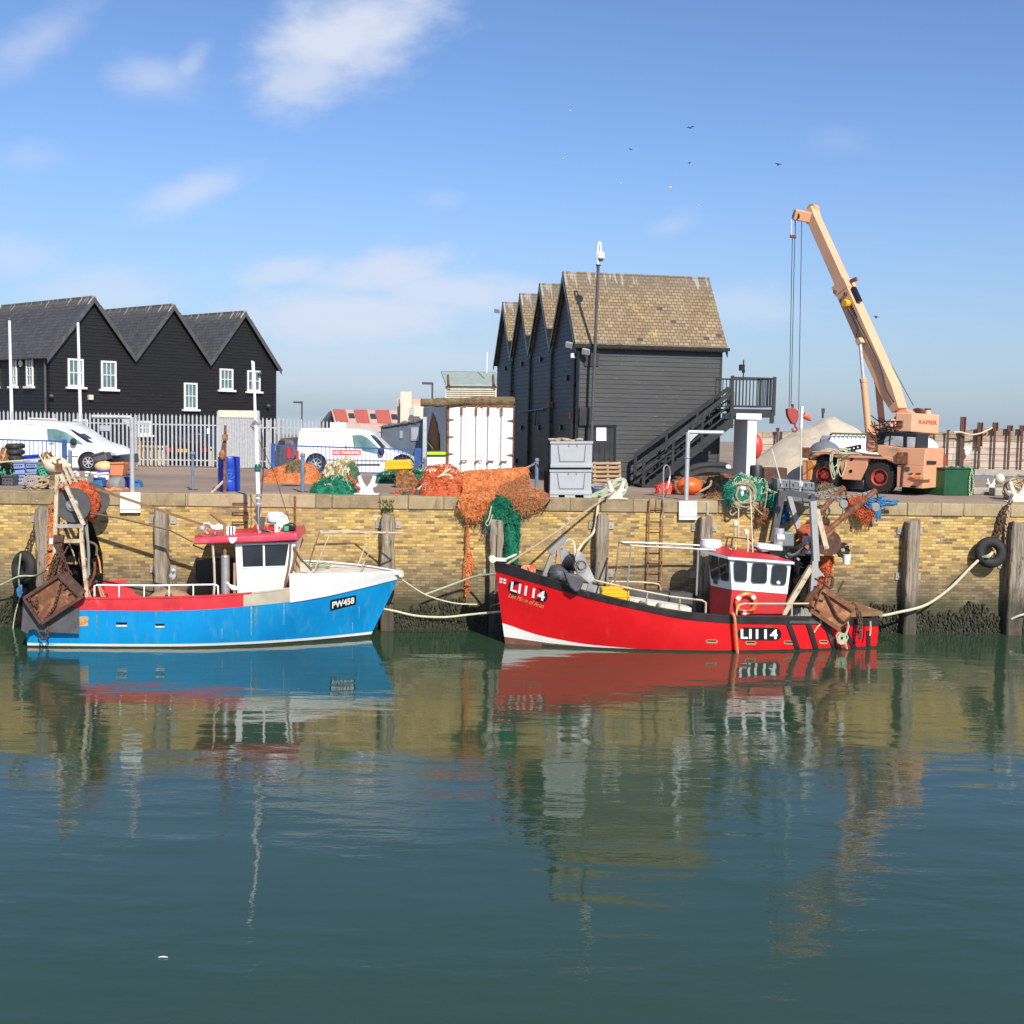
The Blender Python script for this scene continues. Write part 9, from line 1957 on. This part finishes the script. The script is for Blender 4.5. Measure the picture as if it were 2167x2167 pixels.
# --- gulls and birds
def gull(label, p, face=1, s_=1.0, turn=0.0):
    o = T('gull', label, 'gull', p, 'white gulls perched on the blue boat'); d = V((face * math.cos(turn), math.sin(turn) * -1,0)).normalized(); sd_ = V((-d.y, d.x, 0))
    rows = []
    prof = [(-.24,.115,.004,.004),(-.17,.125,.022,.018),(-.10,.14,.05,.045),(-.02,.15,.065,.065),(.06,.165,.06,.07),(.11,.20,.042,.05),(.135,.245,.034,.038),(.16,.275,.036,.036),(.19,.28,.028,.028),(.21,.275,.012,.014)]
    for x, z, w_, h_ in prof: rows.append([p + (d * x + sd_ * w_ * math.cos(a) + zz * (z + h_ * math.sin(a))) * s_ for a in [2 * math.pi * k / 12 for k in range(12)]])
    b = MB(); b.grid(rows, True); b.build('body', 'gull_white', o)
    for sx in (-1,1):
        rows = [[p + (d * x + sd_ * sx * (w_ + .006) + zz * z) * s_ for z in (z0, z1)] for x, w_, z0, z1 in ((.07,.062,.14,.20),(0,.068,.12,.20),(-.1,.055,.12,.18),(-.22,.03,.12,.145),(-.28,.012,.115,.122))]
        b = MB(); b.grid(rows); b.grid([[q + sd_ * sx * -.004 for q in r_][::-1] for r_ in rows]); b.build('wing', 'gull_grey', o)
        b = MB(); b.tube([p + sd_ * sx * .025 * s_, p + (sd_ * sx * .025 + zz * .10) * s_],.006,5); b.build('leg', 'beak', o)
    b = MB(); b.lathe(p + (d * .205 + zz * .275) * s_, d - zz * .15,[(.013,0),(.009,.03),(0,.05)],8); b.build('beak', 'beak', o)
gull('gull standing upright on the white side rail of the blue boat', pR(365,1237.5),1,1.35,1.2)
gull('gull facing left on the bulwark in front of the white wheelhouse', BL.pl(1.45)(496,1258),-1,1.0)
gull('left gull on the aft end of the red canopy', P3(205,455,.9),1,1.0,.9)
gull('right gull on the red canopy beside the exhaust pipe', P3(410,450,.9),-1,1.0,.6)
for i, (x, y, d_, w_, lb) in enumerate(((1461,270,70,.55, 'largest dark bird, highest of those left of the crane boom'),(1335,316,80,.35, 'small dark bird above the hut, level between two others'),(1459,345,80,.35, 'dark bird directly below the largest one'),(1647,348,60,.42, 'dark bird alone above the crane head'),(1418,397,60,.35, 'pale bird flying low over the hut ridge'),(1313,388,90,.3, 'tiny grey bird near the pale one'),(1206,234,90,.35, 'faint bird high above the camera pole'),(1192,286 + 50,90,.35, 'faint bird over the camera pole, below the higher faint one'),(1854,671,50,.3, 'dark bird right of the crane boom'),(1478,434,90,.35, 'faint flat bird low in the sky above the hut roof end'))):
    p = at(x, y, d_); o = T('flying_bird', lb, 'bird', p, 'birds flying over the quay'); mt = 'gull_white' if 'pale' in lb else 'bird_dark' if 'dark' in lb else 'gull_grey'; rr = random.Random(i); tl = rr.uniform(-.3,.3)
    b = MB(); b.ball(p, (.16 * w_, .07,.06),8,6); b.build('body', mt, o)
    for sx in (-1,1): b = MB(); b.add([p + V((.07,0,.02)) * w_, p + V((-.07,0,.02)) * w_, p + V((-.02 + sx * .2,-.1,.12 + sx * tl * .2)) * w_, p + V((sx * .45,0,.02 + sx * tl * .3)) * w_],[(0,2,3),(1,2,0),(1,3,2)]); b.build('wing', mt, o, smooth=0)
# drifting feather on the water
q = gnd(345,2027,.0); b = MB(); b.prism([q + V((-.05,0,.004)), q + V((0,-.014,.012)), q + V((.05,0,.006)), q + V((0,.012,.01))], zz * .006); solo(b, 'feather', 'gull_white', 'small white feather floating on the water', 'feather', smooth=0)
